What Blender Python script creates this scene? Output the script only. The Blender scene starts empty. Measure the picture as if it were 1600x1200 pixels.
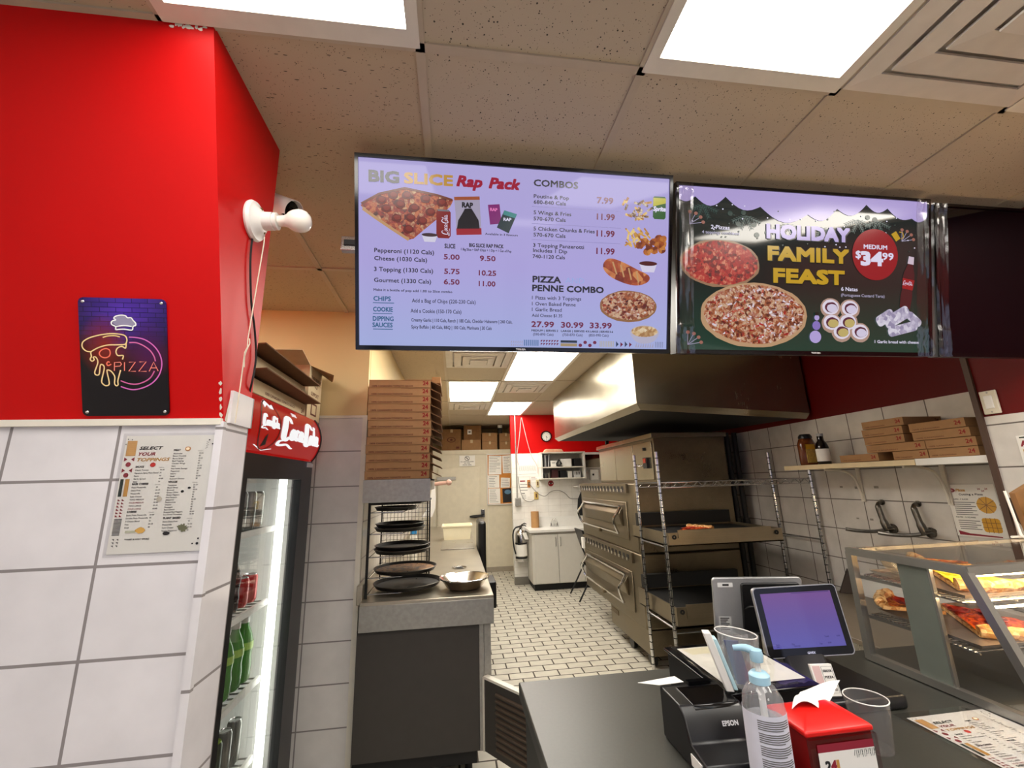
import bpy, bmesh, math, random
from mathutils import Vector, Matrix
random.seed(7)
C = bpy.context.scene.collection
sc = bpy.context.scene
PI = math.pi

# ------------------------------------------------------------------ camera, world, exposure
cam = bpy.data.cameras.new('camera')
cam_o = bpy.data.objects.new('camera', cam)
C.objects.link(cam_o)
sc.camera = cam_o
cam.sensor_width = 36.0
cam.lens = 14.84
cam.clip_start = 0.02
pitch, yaw, roll = 0.22877, 0.13835, -0.029666
F = Vector((math.sin(yaw) * math.cos(pitch), math.cos(yaw) * math.cos(pitch), math.sin(pitch)))
R0 = Vector((math.cos(yaw), -math.sin(yaw), 0))
U0 = R0.cross(F)
Rr = R0 * math.cos(roll) + U0 * math.sin(roll)
Uu = -R0 * math.sin(roll) + U0 * math.cos(roll)
m = Matrix((Rr, Uu, -F)).transposed().to_4x4()
m.translation = Vector((0, 0, 1.53))
cam_o.matrix_world = m

sc.view_settings.view_transform = 'Standard'
sc.view_settings.look = 'None'
sc.view_settings.exposure = 0.0
sc.view_settings.gamma = 1.0
sc.view_settings.use_curve_mapping = False

PANEL_FRONT = 11.0   # emission of the ceiling light panels over the shop floor
PANEL_BACK = 16.0    # emission of the ceiling light panels over the kitchen and the right aisle
DAY = 1.1          # daylight outside the shop front
world = bpy.data.worlds.new('daylight')
sc.world = world
world.use_nodes = True
bgn = world.node_tree.nodes['Background']
bgn.inputs[0].default_value = (0.62, 0.66, 0.95, 1)
bgn.inputs[1].default_value = DAY

# ------------------------------------------------------------------ materials
def lin(c):
    if isinstance(c, str):
        c = [int(c[i:i + 2], 16) / 255 for i in (0, 2, 4)]
        c = [x / 12.92 if x <= 0.04045 else ((x + 0.055) / 1.055) ** 2.4 for x in c]
    return (c[0], c[1], c[2], 1.0)

MATS = {}
def newmat(name):
    mt = bpy.data.materials.new(name)
    mt.use_nodes = True
    nt = mt.node_tree
    return mt, nt, nt.nodes['Principled BSDF']

def mat(name, col, rough=0.5, metal=0.0, noise=0.06, nscale=18, spec=0.5, coat=0.0):
    """procedural paint / plastic / metal: a base colour broken up by a little noise"""
    if name in MATS:
        return MATS[name]
    mt, nt, p = newmat(name)
    N, L = nt.nodes, nt.links
    tc = N.new('ShaderNodeTexCoord')
    nz = N.new('ShaderNodeTexNoise')
    nz.inputs['Scale'].default_value = nscale
    nz.inputs['Detail'].default_value = 4
    L.new(tc.outputs['Object'], nz.inputs['Vector'])
    mx = N.new('ShaderNodeMix')
    mx.data_type = 'RGBA'
    c = lin(col)
    mx.inputs[6].default_value = tuple(max(0, x * (1 - noise * 2)) for x in c[:3]) + (1,)
    mx.inputs[7].default_value = tuple(min(1, x * (1 + noise * 2)) for x in c[:3]) + (1,)
    L.new(nz.outputs['Fac'], mx.inputs[0])
    L.new(mx.outputs[2], p.inputs['Base Color'])
    p.inputs['Roughness'].default_value = rough
    p.inputs['Metallic'].default_value = metal
    p.inputs['Specular IOR Level'].default_value = spec
    p.inputs['Coat Weight'].default_value = coat
    MATS[name] = mt
    return mt

def brushed(name, col, rough=0.3, axis='z', var=0.25, stain=0.0):
    """worn stainless steel: stretched grain in colour and roughness, cloudy wear"""
    if name in MATS:
        return MATS[name]
    mt, nt, p = newmat(name)
    N, L = nt.nodes, nt.links
    tc = N.new('ShaderNodeTexCoord')
    mp = N.new('ShaderNodeMapping')
    s = {'z': (160, 160, 3), 'x': (3, 160, 160), 'y': (160, 3, 160)}[axis]
    mp.inputs['Scale'].default_value = s
    L.new(tc.outputs['Object'], mp.inputs['Vector'])
    nz = N.new('ShaderNodeTexNoise')
    nz.inputs['Scale'].default_value = 1.0
    nz.inputs['Detail'].default_value = 3
    L.new(mp.outputs[0], nz.inputs['Vector'])
    n2 = N.new('ShaderNodeTexNoise')
    n2.inputs['Scale'].default_value = 5.0
    n2.inputs['Detail'].default_value = 6
    n2.inputs['Roughness'].default_value = 0.65
    L.new(tc.outputs['Object'], n2.inputs['Vector'])
    ad = N.new('ShaderNodeMath')
    ad.operation = 'MULTIPLY_ADD'
    ad.inputs[1].default_value = 0.3
    L.new(nz.outputs['Fac'], ad.inputs[0])
    L.new(n2.outputs['Fac'], ad.inputs[2])
    mr = N.new('ShaderNodeMapRange')
    mr.inputs[1].default_value = 0.35
    mr.inputs[2].default_value = 0.95
    mr.inputs[3].default_value = max(0.05, rough - var * 0.5)
    mr.inputs[4].default_value = rough + var * 0.5
    L.new(ad.outputs[0], mr.inputs[0])
    L.new(mr.outputs[0], p.inputs['Roughness'])
    rp = N.new('ShaderNodeMapRange')
    rp.inputs[1].default_value = 0.3
    rp.inputs[2].default_value = 1.0
    L.new(ad.outputs[0], rp.inputs[0])
    mx = N.new('ShaderNodeMix')
    mx.data_type = 'RGBA'
    c = lin(col)
    mx.inputs[6].default_value = tuple(x * (0.72 - stain * 0.5) for x in c[:3]) + (1,)
    mx.inputs[7].default_value = c
    n2.inputs['Scale'].default_value = 3.0
    L.new(rp.outputs[0], mx.inputs[0])
    L.new(mx.outputs[2], p.inputs['Base Color'])
    p.inputs['Metallic'].default_value = 0.9
    MATS[name] = mt
    return mt

def emit(name, col, strength=1.0, rough=0.25):
    """a surface that gives off light (panels, screens): dark glossy base plus emission"""
    if name in MATS:
        return MATS[name]
    mt, nt, p = newmat(name)
    c = lin(col)
    p.inputs['Base Color'].default_value = (0.01, 0.01, 0.01, 1)
    p.inputs['Roughness'].default_value = rough
    p.inputs['Emission Color'].default_value = c
    p.inputs['Emission Strength'].default_value = strength
    MATS[name] = mt
    return mt

def food(name, stops, scale=30, em=0.0, rough=0.5, detail=3, stretch=(1, 1, 1)):
    """mottled baked food: voronoi cells and noise through a colour ramp"""
    if name in MATS:
        return MATS[name]
    mt, nt, p = newmat(name)
    N, L = nt.nodes, nt.links
    tc = N.new('ShaderNodeTexCoord')
    mp = N.new('ShaderNodeMapping')
    mp.inputs['Scale'].default_value = stretch
    L.new(tc.outputs['Object'], mp.inputs['Vector'])
    vo = N.new('ShaderNodeTexVoronoi')
    vo.inputs['Scale'].default_value = scale
    nz = N.new('ShaderNodeTexNoise')
    nz.inputs['Scale'].default_value = scale * 0.9
    nz.inputs['Detail'].default_value = detail
    L.new(mp.outputs[0], nz.inputs['Vector'])
    L.new(mp.outputs[0], vo.inputs['Vector'])
    sp = N.new('ShaderNodeSeparateColor')
    L.new(vo.outputs['Color'], sp.inputs[0])
    mxf = N.new('ShaderNodeMix')
    mxf.inputs[0].default_value = 0.55
    L.new(sp.outputs[0], mxf.inputs[2])
    L.new(nz.outputs['Fac'], mxf.inputs[3])
    cr = N.new('ShaderNodeValToRGB')
    el = cr.color_ramp.elements
    while len(el) < len(stops):
        el.new(0.5)
    for e, (pos, col) in zip(el, stops):
        e.position = pos
        e.color = lin(col)
    L.new(mxf.outputs[0], cr.inputs[0])
    if em:
        p.inputs['Base Color'].default_value = (0.01, 0.01, 0.01, 1)
        L.new(cr.outputs[0], p.inputs['Emission Color'])
        p.inputs['Emission Strength'].default_value = em
        p.inputs['Roughness'].default_value = 0.25
    else:
        L.new(cr.outputs[0], p.inputs['Base Color'])
        p.inputs['Roughness'].default_value = rough
        bp = N.new('ShaderNodeBump')
        bp.inputs['Strength'].default_value = 0.5
        bp.inputs['Distance'].default_value = 0.004
        L.new(mxf.outputs[0], bp.inputs['Height'])
        L.new(bp.outputs[0], p.inputs['Normal'])
    MATS[name] = mt
    return mt

def glass(name, tint='ffffff', refl=0.08, rough=0.02, edge=0.7, haze=0.0):
    """a thin clear pane: mostly see-through, with a grazing mirror sheen"""
    if name in MATS:
        return MATS[name]
    mt = bpy.data.materials.new(name)
    mt.use_nodes = True
    nt = mt.node_tree
    N, L = nt.nodes, nt.links
    N.clear()
    out = N.new('ShaderNodeOutputMaterial')
    tr = N.new('ShaderNodeBsdfTransparent')
    tr.inputs[0].default_value = lin(tint)
    gl = N.new('ShaderNodeBsdfGlossy')
    gl.inputs['Roughness'].default_value = rough
    lw = N.new('ShaderNodeLayerWeight')
    lw.inputs[0].default_value = 0.35
    mr = N.new('ShaderNodeMapRange')
    mr.inputs[3].default_value = refl
    mr.inputs[4].default_value = edge
    pw = N.new('ShaderNodeMath')
    pw.operation = 'POWER'
    pw.inputs[1].default_value = 2.0
    L.new(lw.outputs['Facing'], pw.inputs[0])
    L.new(pw.outputs[0], mr.inputs[0])
    mx = N.new('ShaderNodeMixShader')
    L.new(mr.outputs[0], mx.inputs[0])
    L.new(tr.outputs[0], mx.inputs[1])
    L.new(gl.outputs[0], mx.inputs[2])
    last = mx
    if haze:
        df = N.new('ShaderNodeBsdfDiffuse')
        df.inputs[0].default_value = (0.85, 0.86, 0.88, 1)
        m2 = N.new('ShaderNodeMixShader')
        m2.inputs[0].default_value = haze
        L.new(mx.outputs[0], m2.inputs[1])
        L.new(df.outputs[0], m2.inputs[2])
        last = m2
    L.new(last.outputs[0], out.inputs[0])
    MATS[name] = mt
    return mt

def tiles(name, axes, bw, rh, off, col, grout, rough=0.16, mortar=0.0035, offset=0.0, dirt=0.05, bump=0.25):
    """tile / brick field laid out in world metres on the two given axes"""
    if name in MATS:
        return MATS[name]
    mt, nt, p = newmat(name)
    N, L = nt.nodes, nt.links
    tc = N.new('ShaderNodeTexCoord')
    sp = N.new('ShaderNodeSeparateXYZ')
    L.new(tc.outputs['Object'], sp.inputs[0])
    cb = N.new('ShaderNodeCombineXYZ')
    for i, a in enumerate(axes):
        ad = N.new('ShaderNodeMath')
        ad.operation = 'SUBTRACT'
        ad.inputs[1].default_value = off[i]
        L.new(sp.outputs['XYZ'.index(a.upper())], ad.inputs[0])
        L.new(ad.outputs[0], cb.inputs[i])
    br = N.new('ShaderNodeTexBrick')
    br.offset = offset
    br.inputs['Scale'].default_value = 1.0
    br.inputs['Brick Width'].default_value = bw
    br.inputs['Row Height'].default_value = rh
    br.inputs['Mortar Size'].default_value = mortar
    br.inputs['Mortar Smooth'].default_value = 0.1
    c = lin(col)
    br.inputs['Color1'].default_value = c
    br.inputs['Color2'].default_value = tuple(x * (1 - dirt) for x in c[:3]) + (1,)
    br.inputs['Mortar'].default_value = lin(grout)
    L.new(cb.outputs[0], br.inputs['Vector'])
    nz = N.new('ShaderNodeTexNoise')
    nz.inputs['Scale'].default_value = 9
    nz.inputs['Detail'].default_value = 6
    L.new(tc.outputs['Object'], nz.inputs['Vector'])
    mr = N.new('ShaderNodeMapRange')
    mr.inputs[1].default_value = 0.3
    mr.inputs[2].default_value = 0.7
    mr.inputs[3].default_value = 1 - dirt * 2
    mr.inputs[4].default_value = 1
    L.new(nz.outputs['Fac'], mr.inputs[0])
    ml = N.new('ShaderNodeMix')
    ml.data_type = 'RGBA'
    ml.blend_type = 'MULTIPLY'
    ml.inputs[0].default_value = 1
    L.new(br.outputs['Color'], ml.inputs[6])
    L.new(mr.outputs[0], ml.inputs[7])
    L.new(ml.outputs[2], p.inputs['Base Color'])
    rr = N.new('ShaderNodeMapRange')
    rr.inputs[3].default_value = rough
    rr.inputs[4].default_value = 0.8
    L.new(br.outputs['Fac'], rr.inputs[0])
    L.new(rr.outputs[0], p.inputs['Roughness'])
    bp = N.new('ShaderNodeBump')
    bp.inputs['Strength'].default_value = bump
    bp.inputs['Distance'].default_value = 0.003
    bp.invert = True
    L.new(br.outputs['Fac'], bp.inputs['Height'])
    L.new(bp.outputs[0], p.inputs['Normal'])
    MATS[name] = mt
    return mt

def ceiling_mat(name, col, fissure):
    """mineral-fibre ceiling tile: pinholes, and wormy fissures on some tiles"""
    mt, nt, p = newmat(name)
    N, L = nt.nodes, nt.links
    tc = N.new('ShaderNodeTexCoord')
    def holes(scale, thr, stretch):
        mp = N.new('ShaderNodeMapping')
        mp.inputs['Scale'].default_value = stretch
        L.new(tc.outputs['Object'], mp.inputs['Vector'])
        v = N.new('ShaderNodeTexVoronoi')
        v.inputs['Scale'].default_value = scale
        v.inputs['Randomness'].default_value = 1.0
        L.new(mp.outputs[0], v.inputs['Vector'])
        nz = N.new('ShaderNodeTexNoise')
        nz.inputs['Scale'].default_value = scale * 0.4
        L.new(mp.outputs[0], nz.inputs['Vector'])
        ms = N.new('ShaderNodeMath')
        ms.operation = 'MULTIPLY'
        L.new(nz.outputs['Fac'], ms.inputs[0])
        ms.inputs[1].default_value = thr * 2
        lt = N.new('ShaderNodeMath')
        lt.operation = 'LESS_THAN'
        L.new(v.outputs['Distance'], lt.inputs[0])
        L.new(ms.outputs[0], lt.inputs[1])
        return lt.outputs[0]
    a = holes(135, 0.13, (1, 1, 0))
    b = holes(62, 0.115, (0.36, 1.7, 0)) if fissure else holes(62, 0.12, (1, 1, 0))
    mx_ = N.new('ShaderNodeMath')
    mx_.operation = 'MAXIMUM'
    L.new(a, mx_.inputs[0])
    L.new(b, mx_.inputs[1])
    mx = N.new('ShaderNodeMix')
    mx.data_type = 'RGBA'
    c = lin(col)
    mx.inputs[6].default_value = c
    mx.inputs[7].default_value = tuple(x * 0.14 for x in c[:3]) + (1,)
    L.new(mx_.outputs[0], mx.inputs[0])
    L.new(mx.outputs[2], p.inputs['Base Color'])
    p.inputs['Roughness'].default_value = 0.95
    return mt

# palette
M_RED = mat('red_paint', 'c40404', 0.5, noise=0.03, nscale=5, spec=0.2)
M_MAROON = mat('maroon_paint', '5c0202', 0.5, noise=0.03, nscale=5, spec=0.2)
M_SHOP = mat('shop_wall_paint', 'd8d4cc', 0.6, noise=0.03, nscale=4)
M_CREAM = mat('cream_paint', 'dcc490', 0.6, noise=0.03, nscale=4)
M_WHITE = mat('white_plastic', 'e6e4de', 0.35, noise=0.02)
M_TRIMW = mat('white_trim', 'dcd6c8', 0.4, noise=0.05)
M_BLACK = mat('black_plastic', '0e0e10', 0.35, noise=0.1)
M_MATTEBLACK = mat('matte_black', '0a0a0a', 0.6, noise=0.1)
M_GLOSSBLACK = mat('gloss_black', '08080a', 0.12, noise=0.05)
M_CHROME = mat('chrome', 'd8d8d8', 0.14, 1.0, noise=0.05)
M_STEEL = brushed('stainless_steel', 'b9b4aa', 0.3, 'z')
M_STEELX = brushed('stainless_steel_long_grain', 'b9b4aa', 0.32, 'x')
M_STEELY = mat('stainless_table_top', 'b4ac9c', 0.33, 0.85, noise=0.08, nscale=6)
M_OVEN = brushed('oven_steel', '948770', 0.36, 'y', 0.3, 0.5)
M_HOOD = brushed('hood_steel', 'b8ae98', 0.25, 'z', 0.08, 0.1)
M_GALV = mat('galvanised_sheet', 'a2a09a', 0.42, 0.6, noise=0.12, nscale=45)
M_CARD = mat('cardboard', 'a27a52', 0.85, noise=0.07, nscale=25)
M_CARDD = mat('brown_cardboard', '86603a', 0.9, noise=0.1, nscale=22)
M_CARDL = mat('pale_cardboard', 'c8b490', 0.85, noise=0.06, nscale=22)
M_CARDIN = mat('cardboard_inside', '6c4a2c', 0.9, noise=0.1, nscale=22)
M_INK = mat('brown_print', '5a2818', 0.8, noise=0.02)
M_REDINK = mat('red_print', '8a1410', 0.7, noise=0.02)
M_BLACKINK = mat('black_print', '1c1a1c', 0.7, noise=0.02)
M_GREYINK = mat('grey_print', '6c6a6a', 0.7, noise=0.02)
M_PAPER = mat('white_paper', 'eeebe4', 0.6, noise=0.02)
M_GLASS = glass('clear_glass')
M_FILM = glass('clear_film', 'fafafa', 0.03, 0.08)
M_COUNTER = mat('dark_laminate', '34342f', 0.38, noise=0.12, nscale=120)
M_WIRE = mat('zinc_wire', 'b0b0b0', 0.25, 0.9, noise=0.1)

# ------------------------------------------------------------------ mesh builder
WM = {}
class MB:
    def __init__(self):
        self.v, self.f, self.k, self.slots = [], [], [], []
    def s(self, mt):
        if mt not in self.slots:
            self.slots.append(mt)
        return self.slots.index(mt)
    def face(self, pts, mt):
        b = len(self.v)
        self.v += [Vector(p) for p in pts]
        self.f.append(tuple(range(b, b + len(pts))))
        self.k.append(self.s(mt))
        return self
    def raw(self, verts, faces, mt):
        b = len(self.v)
        self.v += [Vector(p) for p in verts]
        k = self.s(mt)
        for f in faces:
            self.f.append(tuple(b + i for i in f))
            self.k.append(k)
        return self
    def hexa(self, c, mt):
        return self.raw(c, [(0, 3, 2, 1), (4, 5, 6, 7), (0, 1, 5, 4), (1, 2, 6, 5), (2, 3, 7, 6), (3, 0, 4, 7)], mt)
    def box(self, x0, x1, y0, y1, z0, z1, mt):
        return self.hexa([(x0, y0, z0), (x1, y0, z0), (x1, y1, z0), (x0, y1, z0),
                          (x0, y0, z1), (x1, y0, z1), (x1, y1, z1), (x0, y1, z1)], mt)
    def obox(self, c, u, v, w, mt):
        c, u, v, w = Vector(c), Vector(u), Vector(v), Vector(w)
        return self.hexa([c - u - v - w, c + u - v - w, c + u + v - w, c - u + v - w,
                          c - u - v + w, c + u - v + w, c + u + v + w, c - u + v + w], mt)
    def prism(self, pts, vec, mt):
        n = len(pts)
        vec = Vector(vec)
        a = [Vector(p) for p in pts]
        fs = [tuple(range(n - 1, -1, -1)), tuple(range(n, 2 * n))]
        fs += [(i, (i + 1) % n, n + (i + 1) % n, n + i) for i in range(n)]
        return self.raw(a + [p + vec for p in a], fs, mt)
    def tube(self, pts, r, mt, seg=8, closed=False):
        pts = [Vector(p) for p in pts]
        n = len(pts)
        rs = r if isinstance(r, (list, tuple)) else [r] * n
        vs, fs = [], []
        prev = None
        for i, p in enumerate(pts):
            if closed:
                t = (pts[(i + 1) % n] - pts[i - 1]).normalized()
            else:
                t = (pts[min(i + 1, n - 1)] - pts[max(i - 1, 0)]).normalized()
            if prev is None:
                a = Vector((0, 0, 1)) if abs(t.z) < 0.9 else Vector((1, 0, 0))
                prev = (a - t * a.dot(t)).normalized()
            else:
                prev = prev - t * prev.dot(t)
                prev = prev.normalized() if prev.length > 1e-6 else t.orthogonal().normalized()
            b = t.cross(prev)
            for j in range(seg):
                an = 2 * PI * j / seg
                vs.append(p + (prev * math.cos(an) + b * math.sin(an)) * rs[i])
        for i in range(n if closed else n - 1):
            i2 = (i + 1) % n
            for j in range(seg):
                j2 = (j + 1) % seg
                fs.append((i * seg + j, i * seg + j2, i2 * seg + j2, i2 * seg + j))
        if not closed:
            fs.append(tuple(range(seg - 1, -1, -1)))
            fs.append(tuple((n - 1) * seg + j for j in range(seg)))
        return self.raw(vs, fs, mt)
    def cyl(self, a, b, r, mt, r2=None, seg=20):
        return self.tube([a, b], [r, r if r2 is None else r2], mt, seg)
    def lathe(self, prof, o, mt, axis=(0, 0, 1), seg=28, sweep=2 * PI, start=0.0):
        ax = Vector(axis).normalized()
        e1 = ax.orthogonal().normalized()
        e2 = ax.cross(e1)
        o = Vector(o)
        n = len(prof)
        full = abs(sweep - 2 * PI) < 1e-4
        m_ = seg if full else seg + 1
        vs = []
        for j in range(m_):
            an = start + sweep * j / seg
            d = e1 * math.cos(an) + e2 * math.sin(an)
            for r, z in prof:
                vs.append(o + d * max(r, 1e-5) + ax * z)
        fs = []
        for j in range(seg):
            j2 = (j + 1) % m_
            for i in range(n - 1):
                fs.append((j * n + i, j2 * n + i, j2 * n + i + 1, j * n + i + 1))
        return self.raw(vs, fs, mt)
    def ball(self, c, r, mt, seg=16, sz=1.0):
        prof = [(r * math.sin(PI * i / 10), -r * sz * math.cos(PI * i / 10)) for i in range(11)]
        return self.lathe(prof, c, mt, seg=seg)
    def strip(self, pts2, w, mt, fr, lift=0.0, closed=False):
        """flat ribbon of width w along 2-D points in the frame fr"""
        n = len(pts2)
        L_, R_ = [], []
        ws = w if isinstance(w, (list, tuple)) else [w] * n
        for i in range(n):
            a = pts2[i - 1] if (i > 0 or closed) else pts2[i]
            b = pts2[(i + 1) % n] if (i < n - 1 or closed) else pts2[i]
            dx, dy = b[0] - a[0], b[1] - a[1]
            l = math.hypot(dx, dy) or 1
            nx, ny = -dy / l * ws[i] / 2, dx / l * ws[i] / 2
            L_.append((pts2[i][0] + nx, pts2[i][1] + ny))
            R_.append((pts2[i][0] - nx, pts2[i][1] - ny))
        vs = [fr.p(x, y, lift) for x, y in L_] + [fr.p(x, y, lift) for x, y in R_]
        fs = [(i, (i + 1) % n, n + (i + 1) % n, n + i) for i in range(n if closed else n - 1)]
        return self.raw(vs, fs, mt)
    def poly2(self, pts2, mt, fr, lift=0.0):
        return self.face([fr.p(x, y, lift) for x, y in pts2], mt)
    def rect2(self, x0, y0, x1, y1, mt, fr, lift=0.0):
        return self.poly2([(x0, y0), (x1, y0), (x1, y1), (x0, y1)], mt, fr, lift)
    def ell2(self, cx, cy, rx, ry, mt, fr, lift=0.0, seg=28, rough=0.0, rot=0.0):
        pts = []
        for i in range(seg):
            a = 2 * PI * i / seg
            k = 1 + random.uniform(-rough, rough)
            x, y = rx * k * math.cos(a), ry * k * math.sin(a)
            pts.append((cx + x * math.cos(rot) - y * math.sin(rot), cy + x * math.sin(rot) + y * math.cos(rot)))
        return self.poly2(pts, mt, fr, lift)
    def text(self, s, x, y, mt, fr, size=None, width=None, bold=0.0, shear=0.0, align='l', lift=0.0, spacing=1.0):
        """lettering lying on the frame: x, y is the left end of its base line; cap height = size"""
        vs, fs, w = glyphs(s, shear, spacing)
        k = size / 0.70
        kx = k if width is None else width / max(w, 1e-6)
        ox = {'l': 0, 'c': -w * kx / 2, 'r': -w * kx}[align]
        e = bold * 0.9
        for i, (dx, dy) in enumerate(((-e, -e), (e, -e), (-e, e), (e, e)) + (((0, 0), (e, 0), (-e, 0), (0, e), (0, -e)) if bold > .03 else ()) if bold else ((0, 0),)):
            self.raw([fr.p(x + ox + (vx + dx) * k if width is None else x + ox + vx * kx + dx * k, y - (vy + dy) * k, lift + i * .02) for vx, vy in vs], fs, mt)
        return self
    def build(self, name, parent=None, smooth=False, bevel=0.0, kind=None, origin=None):
        me = bpy.data.meshes.new(name)
        if parent is not None:
            inv = WM[parent.name].inverted()
            vs = [inv @ p for p in self.v]
            loc = Vector((0, 0, 0))
        elif kind == 'structure':
            loc = Vector((0, 0, 0))
            vs = self.v
        else:
            xs, ys, zs = zip(*[(p.x, p.y, p.z) for p in self.v])
            loc = Vector(((min(xs) + max(xs)) / 2, (min(ys) + max(ys)) / 2, min(zs)))
            vs = [p - loc for p in self.v]
        me.from_pydata(vs, [], self.f)
        for s_ in self.slots:
            me.materials.append(s_)
        me.polygons.foreach_set('material_index', self.k)
        bm = bmesh.new()
        bm.from_mesh(me)
        if smooth or bevel:
            bmesh.ops.remove_doubles(bm, verts=bm.verts, dist=1e-5)
        bmesh.ops.recalc_face_normals(bm, faces=bm.faces)
        bm.to_mesh(me)
        bm.free()
        me.update()
        o = bpy.data.objects.new(name, me)
        C.objects.link(o)
        if parent is not None:
            o.parent = parent
            WM[o.name] = WM[parent.name].copy()
        else:
            o.location = loc
            WM[o.name] = Matrix.Translation(loc)
        if smooth:
            me.shade_smooth()
            me.set_sharp_from_angle(angle=0.7)
        if bevel:
            b = o.modifiers.new('bevel', 'BEVEL')
            b.width = bevel
            b.segments = 2
            b.limit_method = 'ANGLE'
            me.shade_smooth()
            me.set_sharp_from_angle(angle=0.6)
        if kind:
            o['kind'] = kind
        return o

GL = {}
def glyphs(s, shear, spacing):
    key = (s, shear, spacing)
    if key not in GL:
        cu = bpy.data.curves.new('lettering', 'FONT')
        cu.body = s
        cu.size = 1.0
        cu.shear = shear
        cu.space_character = spacing
        cu.resolution_u = 2
        ob = bpy.data.objects.new('lettering', cu)
        C.objects.link(ob)
        bpy.context.view_layer.update()
        me = bpy.data.meshes.new_from_object(ob.evaluated_get(bpy.context.evaluated_depsgraph_get()))
        vs = [(v.co.x, v.co.y) for v in me.vertices]
        fs = [tuple(p.vertices) for p in me.polygons]
        bpy.data.objects.remove(ob)
        bpy.data.curves.remove(cu)
        bpy.data.meshes.remove(me)
        x0 = min(v[0] for v in vs)
        x1 = max(v[0] for v in vs)
        GL[key] = ([(x - x0, y) for x, y in vs], fs, x1 - x0)
    return GL[key]

class Frame:
    """a flat drawing area on a real surface: origin, right, down, outward normal"""
    def __init__(self, o, u, v, unit=1.0, n=None):
        self.o, self.u, self.v = Vector(o), Vector(u).normalized(), Vector(v).normalized()
        self.n = Vector(n) if n is not None else -self.u.cross(self.v)
        self.n.normalize()
        self.k = unit
    def p(self, x, y, lift=0.0):
        return self.o + self.u * (x * self.k) + self.v * (y * self.k) + self.n * (0.0006 + lift * 0.0005)

def curve(pts, n=6, closed=False):
    """Catmull-Rom through 2-D or 3-D points"""
    P = [Vector(p) if len(p) == 3 else Vector((p[0], p[1], 0)) for p in pts]
    d = len(pts[0])
    out = []
    m_ = len(P)
    for i in range(m_ if closed else m_ - 1):
        p0 = P[i - 1] if (i > 0 or closed) else P[i]
        p1, p2 = P[i], P[(i + 1) % m_]
        p3 = P[(i + 2) % m_] if (i + 2 < m_ or closed) else p2
        for j in range(n):
            t = j / n
            q = 0.5 * ((2 * p1) + (p2 - p0) * t + (2 * p0 - 5 * p1 + 4 * p2 - p3) * t * t + (3 * p1 - p0 - 3 * p2 + p3) * t ** 3)
            out.append(tuple(q)[:d])
    if not closed:
        out.append(tuple(P[-1])[:d])
    return out

def tag(o, label, cat, group=None):
    o['label'] = label
    o['category'] = cat
    if group:
        o['group'] = group
    return o

def thing(name, label, cat, loc=(0, 0, 0), rotz=0.0, group=None):
    o = bpy.data.objects.new(name, None)
    o.empty_display_size = 0.05
    C.objects.link(o)
    o.location = loc
    o.rotation_euler = (0, 0, rotz)
    WM[o.name] = Matrix.Translation(Vector(loc)) @ Matrix.Rotation(rotz, 4, 'Z')
    return tag(o, label, cat, group)

def dup(root, loc, rotz=0.0, label=None, group=None):
    r = root.copy()
    C.objects.link(r)
    r.location = loc
    r.rotation_euler = (0, 0, rotz)
    WM[r.name] = Matrix.Translation(Vector(loc)) @ Matrix.Rotation(rotz, 4, 'Z')
    if label:
        r['label'] = label
    if group:
        r['group'] = group
    for ch in list(root.children):
        c = ch.copy()
        C.objects.link(c)
        c.parent = r
        for g in list(ch.children):
            d = g.copy()
            C.objects.link(d)
            d.parent = c
    return r

def struct(o):
    o['kind'] = 'structure'
    return o

def cola_script(mb, mt, fr, x, y, h, w, lift=0.0, slant=0.0):
    """the flowing white cola lettering, drawn as ribbons with thick and thin strokes; box w x h, x y top left"""
    S = [  # strokes on a 10 x 4 grid, y down
        ([(2.3, .9), (1.9, .25), (1.2, .5), (.75, 1.6), (.7, 2.7), (1.2, 3.05), (1.9, 2.6)], .5),
        ([(1.0, 3.1), (.2, 3.3), (.1, 3.7), (.9, 3.65), (1.9, 3.5), (3.0, 3.8), (3.4, 3.75)], .3),
        ([(2.75, 1.5), (2.3, 1.9), (2.25, 2.6), (2.6, 2.8), (2.95, 2.3), (2.95, 1.7), (2.75, 1.5)], .36),
        ([(4.0, 1.8), (3.75, 1.5), (3.4, 1.9), (3.35, 2.6), (3.7, 2.75), (4.05, 2.4)], .36),
        ([(4.9, 1.7), (4.6, 1.5), (4.3, 2.0), (4.3, 2.6), (4.6, 2.7), (4.95, 2.0), (5.0, 1.5)], .34),
        ([(4.98, 1.6), (4.95, 2.5), (5.15, 2.75), (5.35, 2.55)], .32),
        ([(5.2, 2.1), (5.7, 2.0)], .26),
        ([(7.6, .8), (7.1, .15), (6.4, .45), (5.95, 1.6), (6.0, 2.8), (6.5, 3.1), (7.0, 2.7)], .5),
        ([(7.1, .5), (7.7, .75), (8.3, .6), (8.7, .3)], .22),
        ([(7.35, 1.55), (7.0, 1.9), (7.0, 2.65), (7.3, 2.8), (7.6, 2.3), (7.6, 1.75), (7.35, 1.55)], .36),
        ([(8.35, .5), (8.1, 1.5), (8.0, 2.5), (8.2, 2.8), (8.45, 2.5)], .36),
        ([(8.5, .45), (8.35, .25), (8.1, .9)], .2),
        ([(9.25, 1.7), (8.95, 1.5), (8.65, 2.0), (8.65, 2.6), (8.95, 2.75), (9.3, 2.0), (9.35, 1.5)], .34),
        ([(9.33, 1.6), (9.3, 2.5), (9.5, 2.8), (9.85, 2.5)], .32)]
    for pts, wd in S:
        c = curve(pts, 5)
        q = [(x + (px + slant * (2 - py)) / 10 * w, y + py / 4 * h) for px, py in c]
        n = len(q)
        ws = [0.72 * wd * h / 4 * (0.55 + 0.55 * math.sin(PI * min(1, max(0, i / (n - 1))))) for i in range(n)]
        mb.strip(q, ws, mt, fr, lift)
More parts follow.
